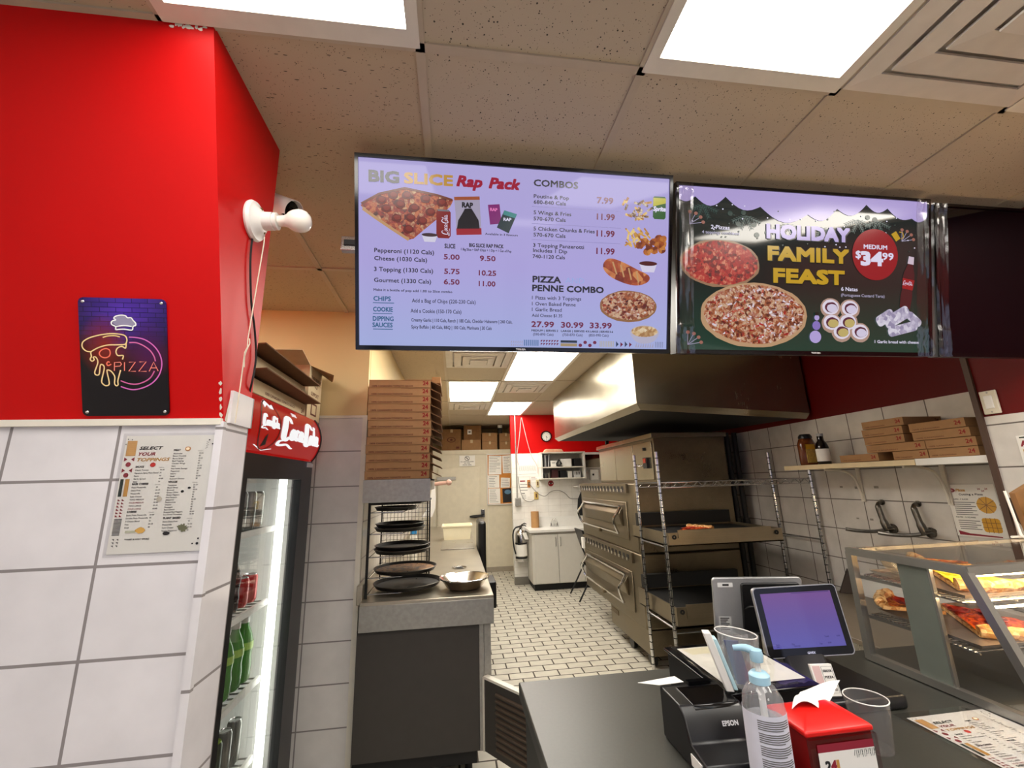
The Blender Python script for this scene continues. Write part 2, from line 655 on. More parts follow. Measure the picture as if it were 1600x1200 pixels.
ORD = ['topmost', 'second from top', 'third from top', 'fourth from top', 'fifth from top', 'sixth from top',
       'seventh from top', 'eighth from top', 'ninth from top', 'tenth from top', 'eleventh from top', 'bottom']

# ================================================================== THE SETTING
CE = 2.63
T_FRONT = tiles('tile_pilaster_front', 'xz', 0.231, 0.193, (-0.811, 1.563), 'e2dfe2', '8a8484')
T_SIDE = tiles('tile_pilaster_side', 'yz', 0.231, 0.193, (1.05, 1.49), 'e2dfe2', '8a8484')
T_BACK = tiles('tile_alcove', 'xz', 0.262, 0.205, (-0.55, 1.945), 'e0dcd8', '8a8482')
T_CORR = tiles('tile_corridor', 'yz', 0.262, 0.205, (2.66, 1.945), 'ddd8d0', '8a8482')
T_RIGHT = tiles('tile_right_wall', 'yz', 0.2585, 0.205, (2.37, 1.755), 'dad5ce', '6e6660', rough=0.2, dirt=0.08)
T_RIGHTN = tiles('tile_right_pier', 'yz', 0.2585, 0.190, (1.42, 1.533), 'dad5ce', '6e6660', rough=0.2, dirt=0.08)
T_FAR = tiles('tile_far_wall', 'xz', 0.2, 0.1, (0.9, 0.85), 'f0ede6', 'cfcac0', mortar=0.002)
T_FLOOR = tiles('floor_brick_tile', 'xy', 0.205, 0.108, (0.03, 0.0), 'd4cebe', '4a4238', rough=0.4, mortar=0.006, offset=0.5, dirt=0.1)
M_CT = ceiling_mat('pinhole_ceiling_tile', 'bcae98', False)
M_CTF = ceiling_mat('fissured_ceiling_tile', 'b8a68c', True)
M_TBAR = mat('ceiling_tee_bar', 'b8aa94', 0.6, noise=0.05)
M_COOLER = mat('cooler_panel', 'd8cfb8', 0.5, noise=0.05, nscale=12)

MB().box(-3.2, 3.4, -3.2, 8.9, -0.06, 0, T_FLOOR).build('floor', kind='structure')

gx = [-0.09 + 0.60 * k for k in range(-6, 7)]
gy = [0.88 + 1.21 * j for j in range(-4, 8)]
LIGHTS = [(-1.89, 0.88), (-0.69, -0.33), (0.51, -0.33), (1.71, -0.33), (-0.09, 2.09), (0.51, 3.30), (-0.09, 4.51), (0.51, 5.72), (-1.89, -1.54), (0.51, -2.75)]
VENTS = [(1.11, 0.275, 'near'), (-0.09, 3.36, 'a'), (0.51, 4.52, 'b'), (-0.09, 5.75, 'c')]
cl = MB()
for i in range(len(gx) - 1):
    for j in range(len(gy) - 1):
        x, y = gx[i], gy[j]
        if any(abs(x - a) < .05 and abs(y - b) < .05 for a, b in LIGHTS):
            cl.box(x, x + .6, y, y + 1.21, CE + 0.05, CE + 0.06, M_TBAR)
            continue
        mt = M_CTF if x < -0.2 else M_CT
        cl.box(x, x + .6, y, y + 1.21, CE, CE + 0.02, mt)
for x in gx:
    cl.box(x - .012, x + .012, gy[0], gy[-1], CE - 0.006, CE + 0.05, M_TBAR)
for y in gy:
    cl.box(gx[0], gx[-1], y - .012, y + .012, CE - 0.006, CE + 0.05, M_TBAR)
for (x, y) in [(1.11, 0.275), (-0.09, 3.97), (0.51, 5.13), (-0.09, 6.36)]:
    cl.box(x, x + .6, y - .012, y + .012, CE - 0.006, CE, M_TBAR)
cl.box(-3.7, 3.6, -4, 9, CE + 0.06, CE + 0.1, M_TBAR)
cl.build('ceiling', kind='structure')

# left pilaster: tiled below, red sloping bulkhead above
w = MB()
w.box(-3.2, -0.58, 1.147, 1.282, 0, 1.70, T_FRONT)
w.k[-3] = w.s(T_SIDE)
prof = [(0.881, 2.63), (1.150, 1.70), (1.282, 1.70), (1.282, 2.63)]
w.prism([(-3.2, y, z) for y, z in prof], (2.62, 0, 0), M_RED)
w.build('wall_left', kind='structure')
t = MB()
t.box(-3.2, -0.581, 1.137, 1.150, 1.692, 1.708, M_TRIMW)
t.box(-0.592, -0.574, 1.139, 1.152, 0, 1.700, T_SIDE)
t.box(-0.580, -0.573, 1.165, 1.284, 1.70, 1.785, T_SIDE)
t.face([(-0.5795, 1.152, 1.705), (-0.5795, 1.166, 1.70), (-0.5795, 1.166, 1.775)], M_TRIMW)
t.build('trim_1', kind='structure')
ch = MB()
fr = Frame((-0.58, 0.881, 2.63), (1, 0, 0), (0, 0.2778, -0.9606))
random.seed(3)
for k in range(9):
    ch.ell2(-0.02 - k * 0.009, 0.012 + random.uniform(-.004, .004), random.uniform(.003, .008), random.uniform(.002, .005), M_TRIMW, fr, rough=.4, seg=9)
for k in range(5):
    ch.ell2(-0.006, 0.87 + k * 0.02, random.uniform(.003, .006), random.uniform(.004, .01), M_TRIMW, fr, rough=.4, seg=9)
ch.build('trim_2', kind='structure')

# alcove behind the drinks cooler
w = MB()
w.box(-2.0, -0.535, 2.66, 2.78, 0, 1.945, T_BACK)
w.box(-2.0, -0.535, 2.66, 2.78, 1.945, CE, M_CREAM)
w.build('wall_alcove_back', kind='structure')
w = MB()
w.box(-2.08, -2.0, 1.282, 2.78, 0, CE, M_CREAM)
w.build('wall_alcove_side', kind='structure')
t = MB()
t.box(-0.556, -0.528, 2.648, 2.668, 0, 1.955, M_TRIMW)
t.box(-2.0, -0.535, 2.652, 2.662, 1.940, 1.955, M_TRIMW)
t.build('trim_3', kind='structure')
w = MB()
w.box(-0.62, -0.533, 2.70, 8.9, 0, 1.945, T_CORR)
w.box(-0.62, -0.533, 2.70, 8.9, 1.945, CE, M_CREAM)
w.build('wall_corridor_left', kind='structure')

# right wall: tile below, red above, tile reaches lower near the customer side
w = MB()
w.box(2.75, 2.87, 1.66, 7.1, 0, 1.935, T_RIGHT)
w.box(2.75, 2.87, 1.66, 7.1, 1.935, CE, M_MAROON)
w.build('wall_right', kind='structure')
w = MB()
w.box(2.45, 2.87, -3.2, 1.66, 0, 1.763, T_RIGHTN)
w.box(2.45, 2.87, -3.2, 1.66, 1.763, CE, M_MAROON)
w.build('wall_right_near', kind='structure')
t = MB()
t.box(2.438, 2.462, 1.648, 1.672, 0.7, CE, mat('dark_corner_strip', '4a3428', 0.6))
t.build('trim_4', kind='structure')

# far wall with the clock, and its return towards the walk-in cooler
w = MB()
w.box(0.92, 2.87, 6.93, 7.05, 0, 1.985, T_FAR)
w.box(0.92, 2.87, 6.93, 7.05, 1.985, CE, M_RED)
w.build('wall_back', kind='structure')
w = MB()
w.box(1.10, 1.20, 7.05, 8.9, 0, CE, mat('white_paint', 'e8e2d6', 0.5))
w.build('wall_return', kind='structure')
MB().box(0.915, 1.30, 6.915, 6.93, 0, 0.11, mat('grey_cove_base', '77736a', 0.6)).build('baseboard_back', kind='structure')

# walk-in cooler at the end of the corridor
w = MB()
w.box(-0.533, 1.10, 8.0, 8.1, 0, 2.14, M_COOLER)
w.box(-0.533, 1.10, 8.1, 8.9, 2.10, 2.14, M_COOLER)
for x in (-0.36, 0.61):
    w.box(x - .004, x + .004, 7.992, 8.0, 0, 2.14, M_TRIMW)
w.box(-0.533, 1.10, 7.985, 8.0, 2.06, 2.14, M_COOLER)
w.box(-0.533, 1.10, 7.985, 8.0, 0, 0.08, mat('cooler_kick', '9a9080', 0.6))
w.build('wall_cooler', kind='structure')
MB().box(-0.9, 1.2, 8.85, 8.9, 0, CE, M_CREAM).build('wall_end', kind='structure')
d = MB()
d.box(-0.30, 0.46, 7.955, 7.992, 0.08, 1.83, M_COOLER)
d.box(-0.28, 0.44, 7.950, 7.957, 0.10, 1.81, M_COOLER)
dr = d.build('door_1', kind='structure', bevel=0.004)
h = MB()
h.tube([(0.52, 7.94, 0.99), (0.47, 7.90, 0.965), (0.36, 7.89, 0.955), (0.27, 7.91, 0.955)], [0.014, 0.022, 0.028, 0.016], M_MATTEBLACK)
h.build('latch_handle', parent=dr, smooth=True)
h = MB()
h.box(0.47, 0.545, 7.94, 7.99, 0.93, 1.07, M_CHROME)
h.build('latch_plate', parent=dr, bevel=0.006)
h = MB()
h.box(-0.32, 0.02, 7.93, 7.955, 1.60, 1.66, M_GALV)
h.build('strap_hinge', parent=dr, bevel=0.004)

# shop front behind the camera: side wall, window wall
MB().box(-3.3, -3.2, -3.2, 1.3, 0, CE, M_SHOP).build('wall_side', kind='structure')
w = MB()
w.box(-3.2, 2.87, -3.3, -3.2, 0, 0.5, M_SHOP)
w.box(-3.2, 2.87, -3.3, -3.2, 2.25, CE, M_SHOP)
for x in (-3.2, -1.2, 0.7, 2.6):
    w.box(x, x + .27, -3.3, -3.2, 0.5, 2.25, M_MATTEBLACK)
w.build('wall_front', kind='structure')
w = MB()
w.box(-2.93, 2.6, -3.262, -3.256, 0.5, 2.25, M_GLASS)
w.build('window_1', kind='structure')

# ------------------------------------------------------------------ ceiling lights and air diffusers
M_PANEL = emit('light_panel_glow', 'fffaf2', PANEL_FRONT)
M_PANELB = emit('light_panel_glow_back', 'fff8ec', PANEL_BACK)
lab = ['ceiling light panel in the cooler alcove behind the red bulkhead',  # out-of-view panel, added to brighten the cream alcove wall
       'ceiling light panel nearest the red bulkhead, at top left of the view',
       'bright ceiling light panel between the square vent and the menu screens',
       'ceiling light panel past the square vent, at the right edge',
       'ceiling light panel behind the left menu screen',
       'back room ceiling light panel closest to the steel hood',
       'back room ceiling light panel above the steel work table',
       'ceiling light panel deepest in the back room, near the red clock wall',
       'ceiling light panel over the left of the shop floor', 'ceiling light panel by the shop window']  # both panels lie out of view, there only for the light they add
for (x, y), l in zip(LIGHTS, lab):
    o = thing('ceiling_light', l, 'ceiling light', (x + .3, y + .605, CE), group='ceiling light panels')
    f_ = MB()
    for a, b, c_, d_ in ((x, x + .6, y, y + .045), (x, x + .6, y + 1.165, y + 1.21), (x, x + .03, y + .045, y + 1.165), (x + .57, x + .6, y + .045, y + 1.165)):
        f_.box(a, b, c_, d_, CE - .010, CE + .02, M_TRIMW)
    f_.build('frame', o)
    g = MB()
    g.box(x + .03, x + .57, y + .045, y + 1.165, CE - .003, CE + .004, M_PANELB if y > 0.5 or x > 1.5 else M_PANEL)
    g.build('diffuser', o)
VL = {'near': 'large square air vent with stepped rings beside the near light panel', 'a': 'air vent in the back room ceiling just under the left menu screen',
      'b': 'air vent in the back room ceiling between two lit panels, nearer the hood', 'c': 'air vent farthest back, before the boxes on the cooler roof'}
M_VENT = mat('vent_enamel', 'd4ccc0', 0.5, noise=0.05)
for x, y, k in VENTS:
    o = thing('ceiling_vent', VL[k], 'air vent', (x + .3, y + .3, CE), group='ceiling air vents')
    rings = [(0.0, 0.010, .045), (0.075, 0.020, .05), (0.15, 0.030, .05), (0.225, 0.036, .075)]
    b = MB()
    b.box(x + .01, x + .59, y + .01, y + .59, CE - .002, CE + .004, M_VENT)
    b.build('back_plate', o)
    for inset, dz, wd in rings[:3]:
        r = MB()
        x0, x1, y0, y1 = x + .01 + inset, x + .59 - inset, y + .01 + inset, y + .59 - inset
        i0 = 0.06
        zt, zb = CE - .001 - dz * .4, CE - .008 - dz
        outer = [(x0, y0), (x1, y0), (x1, y1), (x0, y1)]
        inner = [(x0 + i0, y0 + i0), (x1 - i0, y0 + i0), (x1 - i0, y1 - i0), (x0 + i0, y1 - i0)]
        vs = [(a, c_, zb + .006) for a, c_ in outer] + [(a, c_, zb) for a, c_ in inner] + [(a, c_, zb + .012) for a, c_ in outer] + [(a, c_, zb + .008) for a, c_ in inner]
        fs = []
        for i in range(4):
            j = (i + 1) % 4
            fs += [(i, j, 4 + j, 4 + i), (8 + i, 8 + j, 12 + j, 12 + i), (i, j, 8 + j, 8 + i), (4 + i, 4 + j, 12 + j, 12 + i)]
        r.raw(vs, fs, M_VENT)
        r.build('louver_ring', o)
    c_ = MB()
    c_.box(x + .225, x + .375, y + .225, y + .375, CE - .05, CE - .044, M_VENT)
    c_.box(x + .28, x + .32, y + .28, y + .32, CE - .045, CE, M_VENT)
    c_.build('centre_plate', o)

# ================================================================== LEFT: sign, toppings poster, bulb, camera
SLV = Vector((0, 0.269, -0.93)).normalized()
SLN = Vector((0, -0.93, -0.269)).normalized()
def slope(x, s, lift=0.0):
    return Vector((x, 0.881, 2.63)) + SLV * s + SLN * lift

neon = thing('metal_sign', 'dark metal sign with glowing pizza slice and chef hat on the red bulkhead', 'wall sign', slope(-0.795, 0.95, 0.004))
def rrect(x0, y0, x1, y1, r, n=5):
    pts = []
    for cx, cy, a0 in ((x1 - r, y0 + r, -90), (x1 - r, y1 - r, 0), (x0 + r, y1 - r, 90), (x0 + r, y0 + r, 180)):
        for i in range(n + 1):
            a = math.radians(a0 + 90 * i / n)
            pts.append((cx + r * math.cos(a), cy + r * math.sin(a)))
    return pts
# printed night-brick background: purple bricks fading to black
mt, nt, p = newmat('sign_print')
N, L = nt.nodes, nt.links
tc = N.new('ShaderNodeTexCoord')
br = N.new('ShaderNodeTexBrick')
br.inputs['Scale'].default_value = 1.0
br.inputs['Brick Width'].default_value = 0.035
br.inputs['Row Height'].default_value = 0.011
br.inputs['Mortar Size'].default_value = 0.0008
br.inputs['Color1'].default_value = lin('5c34b8')
br.inputs['Color2'].default_value = lin('4a26a0')
br.inputs['Mortar'].default_value = lin('241060')
sx = N.new('ShaderNodeSeparateXYZ')
L.new(tc.outputs['Object'], sx.inputs[0])
cb = N.new('ShaderNodeCombineXYZ')
L.new(sx.outputs[0], cb.inputs[0])
L.new(sx.outputs[2], cb.inputs[1])
L.new(cb.outputs[0], br.inputs['Vector'])
def blob(cx, cz, rx, rz):
    mp = N.new('ShaderNodeMapping')
    mp.inputs['Location'].default_value = (-cx / rx, 0, -cz / rz)
    mp.inputs['Scale'].default_value = (1 / rx, 0, 1 / rz)
    L.new(tc.outputs['Object'], mp.inputs[0])
    g_ = N.new('ShaderNodeTexGradient')
    g_.gradient_type = 'SPHERICAL'
    L.new(mp.outputs[0], g_.inputs[0])
    return g_.outputs['Fac']
def addc(acc, fac, col):
    mx = N.new('ShaderNodeMix')
    mx.data_type = 'RGBA'
    mx.inputs[7].default_value = lin(col)
    L.new(fac, mx.inputs[0])
    L.new(acc, mx.inputs[6])
    return mx.outputs[2]
blk = N.new('ShaderNodeRGB')
blk.outputs[0].default_value = lin('0a060c')
mx = N.new('ShaderNodeMix')
mx.data_type = 'RGBA'
L.new(blob(0.0, 0.245, 0.135, 0.11), mx.inputs[0])
L.new(blk.outputs[0], mx.inputs[6])
L.new(br.outputs['Color'], mx.inputs[7])
acc = mx.outputs[2]
acc = addc(acc, blob(-0.045, 0.165, 0.06, 0.075), '8a2008')
acc = addc(acc, blob(0.045, 0.135, 0.07, 0.05), '560c10')
acc = addc(acc, blob(0.05, 0.155, 0.055, 0.075), '480a50')
L.new(acc, p.inputs['Base Color'])
p.inputs['Roughness'].default_value = 0.3
SIGN_PRINT = mt
b = MB()
W_, H_ = 0.191, 0.286
fr = Frame(slope(-0.893, 0.664, 0.004), (1, 0, 0), SLV, 1.0, SLN)
pl = [fr.p(x, y) for x, y in rrect(0, 0, W_, H_, 0.012)]
b.prism(pl, -SLN * 0.003, SIGN_PRINT)
panel = b.build('panel', neon)
# move the print's own origin to the sign: object coordinates run from its base
nf = Frame(slope(-0.893, 0.664, 0.0045), (1, 0, 0), SLV, W_ / 20, SLN)
LINES = {
 'crust': ([(2.6, 13.6), (1.6, 13.5), (0.8, 12.8), (0.6, 11.9), (1.0, 11.0), (2.4, 10.1), (4.6, 9.4), (7.1, 9.0), (9.2, 9.1), (10.4, 9.5), (10.8, 10.4), (10.6, 11.3), (10.1, 11.7), (8.5, 11.8), (6.3, 11.9), (4.4, 12.5), (3.0, 13.3), (2.5, 13.8), (2.6, 14.8), (2.3, 15.5), (2.7, 16.0), (3.2, 15.6), (3.0, 15.0), (3.6, 15.0), (4.0, 16.3), (3.2, 18.8), (3.6, 19.5), (4.2, 19.2), (4.5, 17.2), (4.9, 16.8), (5.4, 17.7), (4.7, 20.9), (5.0, 21.8), (5.7, 22.2), (6.4, 21.6), (6.0, 18.7), (6.2, 18.2), (7.0, 18.6), (7.7, 19.9), (7.6, 21.6), (8.0, 22.2), (8.4, 21.9), (8.4, 20.8), (9.1, 18.2)], 'ffe0a0'),
 'bite': ([(10.6, 11.3), (10.4, 12.6), (9.6, 12.2), (8.6, 12.6), (8.2, 13.6), (8.6, 14.5), (9.8, 14.5), (9.6, 15.5)], 'ffe0a0'),
 'shine': ([(5.3, 10.0), (6.5, 9.6), (8.1, 9.5), (9.2, 9.8)], 'ffd890'),
 'pep': ([(6.9, 13.9), (6.7, 13.1), (5.9, 12.8), (4.9, 13.2), (4.4, 14.0), (4.8, 14.8), (5.7, 15.1), (6.6, 14.7), (6.9, 13.9)], 'ff7a60'),
 'pep2': ([(6.7, 16.3), (6.3, 16.1), (6.0, 16.6), (6.3, 17.1), (7.0, 16.7)], 'ff7a60'),
 'ring1': ([(11.3, 9.8), (13.0, 9.9), (14.9, 10.4), (16.7, 11.7), (18.0, 13.5), (18.6, 15.4), (18.6, 17.3), (17.9, 19.5), (16.4, 21.4), (14.4, 22.6), (12.2, 23.2), (10.6, 23.0), (9.0, 22.4)], 'e070c8'),
 'ring2': ([(11.3, 11.2), (12.9, 11.2), (14.5, 11.9), (16.0, 13.1), (16.9, 14.6), (17.2, 15.9)], 'e070b0'),
 'ring3': ([(16.9, 18.4), (16.0, 20.0), (14.6, 21.1), (12.6, 21.8), (10.7, 21.6), (9.0, 20.9)], 'd868a8'),
 'hat': ([(8.3, 8.0), (8.3, 7.2), (7.5, 6.7), (7.4, 6.1), (7.8, 5.7), (8.4, 5.5), (8.0, 5.1), (8.4, 4.6), (9.5, 4.3), (10.6, 4.4), (11.1, 4.9), (11.9, 4.9), (12.4, 5.6), (12.9, 6.2), (12.9, 6.8), (12.3, 7.1), (12.0, 8.0), (10.1, 7.8), (8.3, 8.0)], 'ffffff'),
 'band': ([(8.3, 7.2), (10.2, 6.9), (12.0, 7.1)], 'ffffff')}
LETTERS = [[(7.7, 18.4), (7.8, 16.3), (9.1, 16.2), (9.4, 16.7), (9.0, 17.2), (7.8, 17.3)], [(10.1, 16.2), (10.0, 18.4)],
           [(11.1, 16.2), (12.6, 16.1), (11.0, 18.5), (12.6, 18.5)], [(13.5, 16.1), (15.1, 16.0), (13.3, 18.5), (15.1, 18.5)],
           [(15.7, 18.5), (16.8, 16.1), (17.8, 18.4)], [(16.2, 17.6), (17.4, 17.6)]]
b = MB()
for k, (pts, col) in LINES.items():
    b.strip(curve(pts, 5), 0.30, mat('sign_line_' + col, col, 0.4, noise=0), nf, 1)
for pts in LETTERS:
    b.strip(pts, 0.24, mat('sign_line_ff9080', 'ff9080', 0.4, noise=0), nf, 2)
hp = LINES['hat'][0]
b.poly2([(8.4, 6.9)] + [(x, y) for x, y in curve(hp[3:16], 3)] + [(11.9, 6.9)], mat('sign_hat_grey', '9a94b0', 0.5), nf, 0.5)
b.build('line_artwork', neon)
for x, y in ((0.010, 0.010), (W_ - 0.010, 0.010), (W_ - 0.010, H_ - 0.010), (0.010, H_ - 0.010)):
    s = MB()
    c0 = fr.p(x, y)
    s.lathe([(0, 0.003), (0.002, 0.0028), (0.0034, 0.0018), (0.004, 0)], c0, M_CHROME, SLN, 12)
    s.build('screw', neon, smooth=True)

# laminated toppings list on the white tiles
def toppings_sheet(name, label, o, u, v, w, h, film=0.006):
    r = thing(name, label, 'poster', o + u * (w / 2) + v * h)
    n = -Vector(u).cross(Vector(v)).normalized()
    b = MB()
    f0 = Frame(o, u, v, 1.0, n)
    b.prism([f0.p(x, y, 0) for x, y in ((0, 0), (w, 0), (w, h), (0, h))], n * 0.0008, M_PAPER)
    pf = Frame(o + n * 0.0012, u, v, w / 20.5, n)
    gold, dred = mat('ochre_print', 'c89448', 0.6), mat('crimson_print', '8e1c30', 0.6)
    k_, g_ = M_BLACKINK, M_GREYINK
    T = lambda s_, x, y, sz, mt_=k_, wd=None, bold=0.0, sh=0.0: b.text(s_, x, y, mt_, pf, sz, wd, bold, sh, lift=1)
    b.rect2(0.5, 1.2, 2.6, 4.8, mat('pale_gold_print', 'e0b070', 0.6), pf, 1)
    for i in range(16):
        b.rect2(0.5, 1.25 + i * .225, 2.6, 1.3 + i * .225, gold, pf, 1.5)
    for x, y in ((0.5, 0.8), (1.4, 0.9), (0.2, 2.0)):
        b.ell2(x, y, .12, .12, k_, pf, 1)
    for (x, y, a) in ((0.7, 5.6, 1), (2.2, 5.6, -1), (0.6, 8.2, 1), (2.1, 8.2, -1)):
        b.poly2([(x - .35 * a, y - .5), (x + .35 * a, y), (x - .35 * a, y + .5)], dred, pf, 1)
    b.ell2(1.4, 6.8, .55, .55, dred, pf, 1)
    b.ell2(1.3, 9.3, .55, .55, dred, pf, 1)
    b.rect2(0.35, 10.2, 1.05, 14.2, mat('dark_green_print', '1c2a20', 0.6), pf, 1)
    b.rect2(1.4, 10.2, 2.3, 14.2, gold, pf, 1)
    for i in range(6):
        for q in (0, 1):
            x, y = 0.5 + q * .85, 14.7 + i * .72
            b.poly2([(x, y), (x, y + .5), (x + .6, y + .5)], dred, pf, 1)
    for i in range(14):
        b.rect2(0.5, 19.2 + i * .27, 2.1, 19.33 + i * .27, k_, pf, 1)
    for i in range(3):
        for q in (0, 1):
            x, y = 0.7 + q * .9, 23.6 + i * .7
            b.poly2([(x, y), (x + .5, y), (x + .5, y + .45)], g_, pf, 1)
    T('SELECT', 3.3, 3.35, .75, k_, 5.1, .03, .3)
    T('YOUR', 3.3, 4.75, .75, dred, 3.6, .03, .3)
    T('TOPPINGS', 3.2, 6.1, .75, gold, 7.1, .03, .3)
    def block(head, x, y, items, xr, dy=.68, red=()):
        T(head, x, y, .42, k_, None, .04)
        T('Calories', xr - .3, y + .15, .24, g_)
        for i, it in enumerate(items):
            T(it, x, y + .75 + i * dy, .33, dred if i in red else k_, None, .012)
            T(['30', '40', '60-80', '25-30', '70-90'][(i * 3 + len(it)) % 5], xr, y + .75 + i * dy, .3, k_, None, .012)
    block('SAUCE', 3.1, 7.6, ['Classic Tomato', 'Signature Spicy Plant Based', 'Pesto', 'Garlic Spread', 'BBQ'], 8.5)
    block('BASE CHEESE', 3.0, 11.6, ['Pizza Mozzarella', 'Dairy-Free', ' Mozzarella', ' Style Cheese', ' TWO MEDIUM', ' FOUR MEDIUM', ' TWO LARGE', ' FOUR LARGE'], 8.2, .7, (5, 7))
    block('CHEESE', 2.9, 17.9, ['Extra Pizza Mozzarella', 'Double Pizza Mozzarella', '3 Cheese Blend', 'Feta', 'Goat'], 7.8)
    block('MEAT', 10.9, 3.8, ['Anchovies', 'Bacon Crumble', 'Bacon Strips', 'Beef Topping', 'Chicken Wings', 'Ham', 'Hot Italian Sausage', 'Pepperoni', 'Salami', 'Steak', 'Roasted Chicken'], 16.6, .6)
    block('VEGGIE', 10.7, 11.3, ['Tomatoes', 'Black Olives', 'Broccoli', 'Green Olives', 'Green Peppers', 'Hot Peppers', 'Jalapenos', 'Mushrooms', 'Onions', 'Pineapple', 'Red Onions', 'Roasted Red Peppers', 'Sun-Dried Tomatoes'], 16.3, .56)
    block('PLANT BASED', 10.8, 19.6, ['Extra Dairy-Free', ' Mozzarella', ' Style Cheese', 'Veggie Pepperoni'], 16.2)
    T('*TWIST & HOLY SMOKE', 3.3, 24.0, .34, k_, None, .03)
    b.ell2(6.8, 7.0, .6, .55, mat('tomato_print', 'b82820', 0.6), pf, 2, rough=.1)
    b.ell2(14.0, 3.3, .65, .55, mat('onion_print', 'c89060', 0.6), pf, 2)
    b.ell2(14.0, 3.3, .4, .32, mat('onion_light', 'ecd8b8', 0.6), pf, 3)
    b.ell2(6.3, 21.9, 1.0, .65, mat('cheese_print', 'd8a850', 0.6), pf, 2, rough=.12)
    b.rect2(3.2, 21.9, 5.4, 22.4, mat('grater_print', 'b8b8a0', 0.6), pf, 2)
    b.ell2(15.2, 21.7, 1.1, .8, mat('plant_print', '6a6a50', 0.6), pf, 2, rough=.3, rot=.5)
    b.ell2(11.9, 22.8, .75, .4, k_, pf, 2)
    b.ell2(9.3, 15.0, .6, .6, mat('mushroom_print', 'b8b0a0', 0.6), pf, 2, rough=.15)
    b.ell2(15.5, 12.6, .35, .25, k_, pf, 2)
    b.ell2(14.1, 13.4, .35, .3, k_, pf, 2)
    for x, y in ((18.6, 1.2), (19.4, 2.2), (18.9, 24.2), (17.8, 25.3)):
        b.ell2(x, y, .18, .18, k_, pf, 2)
    b.strip([(18.0, 1.6), (18.5, 1.8), (18.0, 2.1), (18.5, 2.4), (18.0, 2.7), (18.4, 3.0), (17.9, 3.3)], .08, k_, pf, 2)
    b.ell2(18.8, 25.3, .3, .3, k_, pf, 2)
    b.build('printed_sheet', r)
    b = MB()
    f1 = Frame(o, u, v, 1.0, n)
    b.prism([f1.p(x, y, 4) for x, y in ((-film, -film), (w + film, -film), (w + film, h + film), (-film, h + film))], n * 0.0004, M_FILM)
    b.build('laminate_film', r)
    return r
toppings_sheet('toppings_poster', 'laminated pizza toppings list taped on the white pilaster tiles', Vector((-0.792, 1.1465, 1.667)), Vector((1, 0, 0)), Vector((0, 0, -1)), 0.207, 0.272)

# bare bulb in a porcelain pull-chain lampholder on the red side face
lm = thing('wall_lamp', 'white pull-cord lampholder with bare bulb on the red side wall', 'lamp', (-0.58, 1.165, 2.285))
b = MB()
b.lathe([(0, 0), (0.056, 0), (0.058, 0.006), (0.054, 0.014), (0.040, 0.019), (0.034, 0.028), (0.024, 0.032), (0.0, 0.032)], (-0.579, 1.165, 2.285), M_WHITE, (1, 0, 0), 32)
b.build('base', lm, smooth=True)
b = MB()
b.lathe([(0.026, 0.03), (0.0255, 0.056), (0.0255, 0.0565), (0.0215, 0.057), (0.0215, 0.060), (0.0245, 0.0605), (0.0245, 0.0685), (0.016, 0.069), (0.0, 0.069)], (-0.579, 1.165, 2.285), M_WHITE, (1, 0, 0.04), 24)
b.build('socket', lm, smooth=True)
b = MB()
M_BULB = mat('frosted_bulb', 'f2ece0', 0.15, noise=0.01)
b.lathe([(0.0, 0.070), (0.0150, 0.070), (0.0165, 0.088), (0.0195, 0.096), (0.0265, 0.104), (0.0315, 0.116), (0.0330, 0.128), (0.0315, 0.140), (0.026, 0.151), (0.014, 0.159), (0, 0.161)], (-0.579, 1.165, 2.285), M_BULB, (1, 0, 0.06), 28)
b.build('bulb', lm, smooth=True)
b = MB()
b.tube([(-0.545, 1.172, 2.240), (-0.545, 1.173, 2.22), (-0.552, 1.172, 2.05), (-0.556, 1.170, 1.93), (-0.553, 1.166, 1.905), (-0.559, 1.168, 1.89), (-0.560, 1.168, 1.80), (-0.562, 1.168, 1.70)], 0.0016, mat('string', 'd8cdb8', 0.9), 6)
b.tube([(-0.553, 1.172, 1.93), (-0.547, 1.164, 1.915), (-0.551, 1.160, 1.895), (-0.557, 1.166, 1.88), (-0.561, 1.176, 1.865), (-0.557, 1.17, 1.85)], 0.0015, mat('string', 'd8cdb8', 0.9), 6)
b.build('pull_cord', lm, smooth=True)
s = MB()
s.cyl((-0.555, 1.150, 2.315), (-0.549, 1.150, 2.315), 0.004, mat('brass_screw', '8a7848', 0.4, 0.8))
s.build('screw', lm)
s = MB()
s.cyl((-0.555, 1.180, 2.258), (-0.549, 1.180, 2.258), 0.004, mat('brass_screw', '8a7848', 0.4, 0.8))
s.build('screw', lm)

cv = MB()
cv.tube(curve([(-0.574, 1.165, 2.235), (-0.573, 1.168, 2.16), (-0.573, 1.20, 2.05), (-0.573, 1.238, 1.98), (-0.572, 1.262, 1.90), (-0.573, 1.255, 1.82), (-0.60, 1.30, 1.79)], 5), 0.003, M_MATTEBLACK, 6)
tag(cv.build('power_cable', smooth=True), 'thin black cable hanging down the red side wall behind the bulb', 'cable')

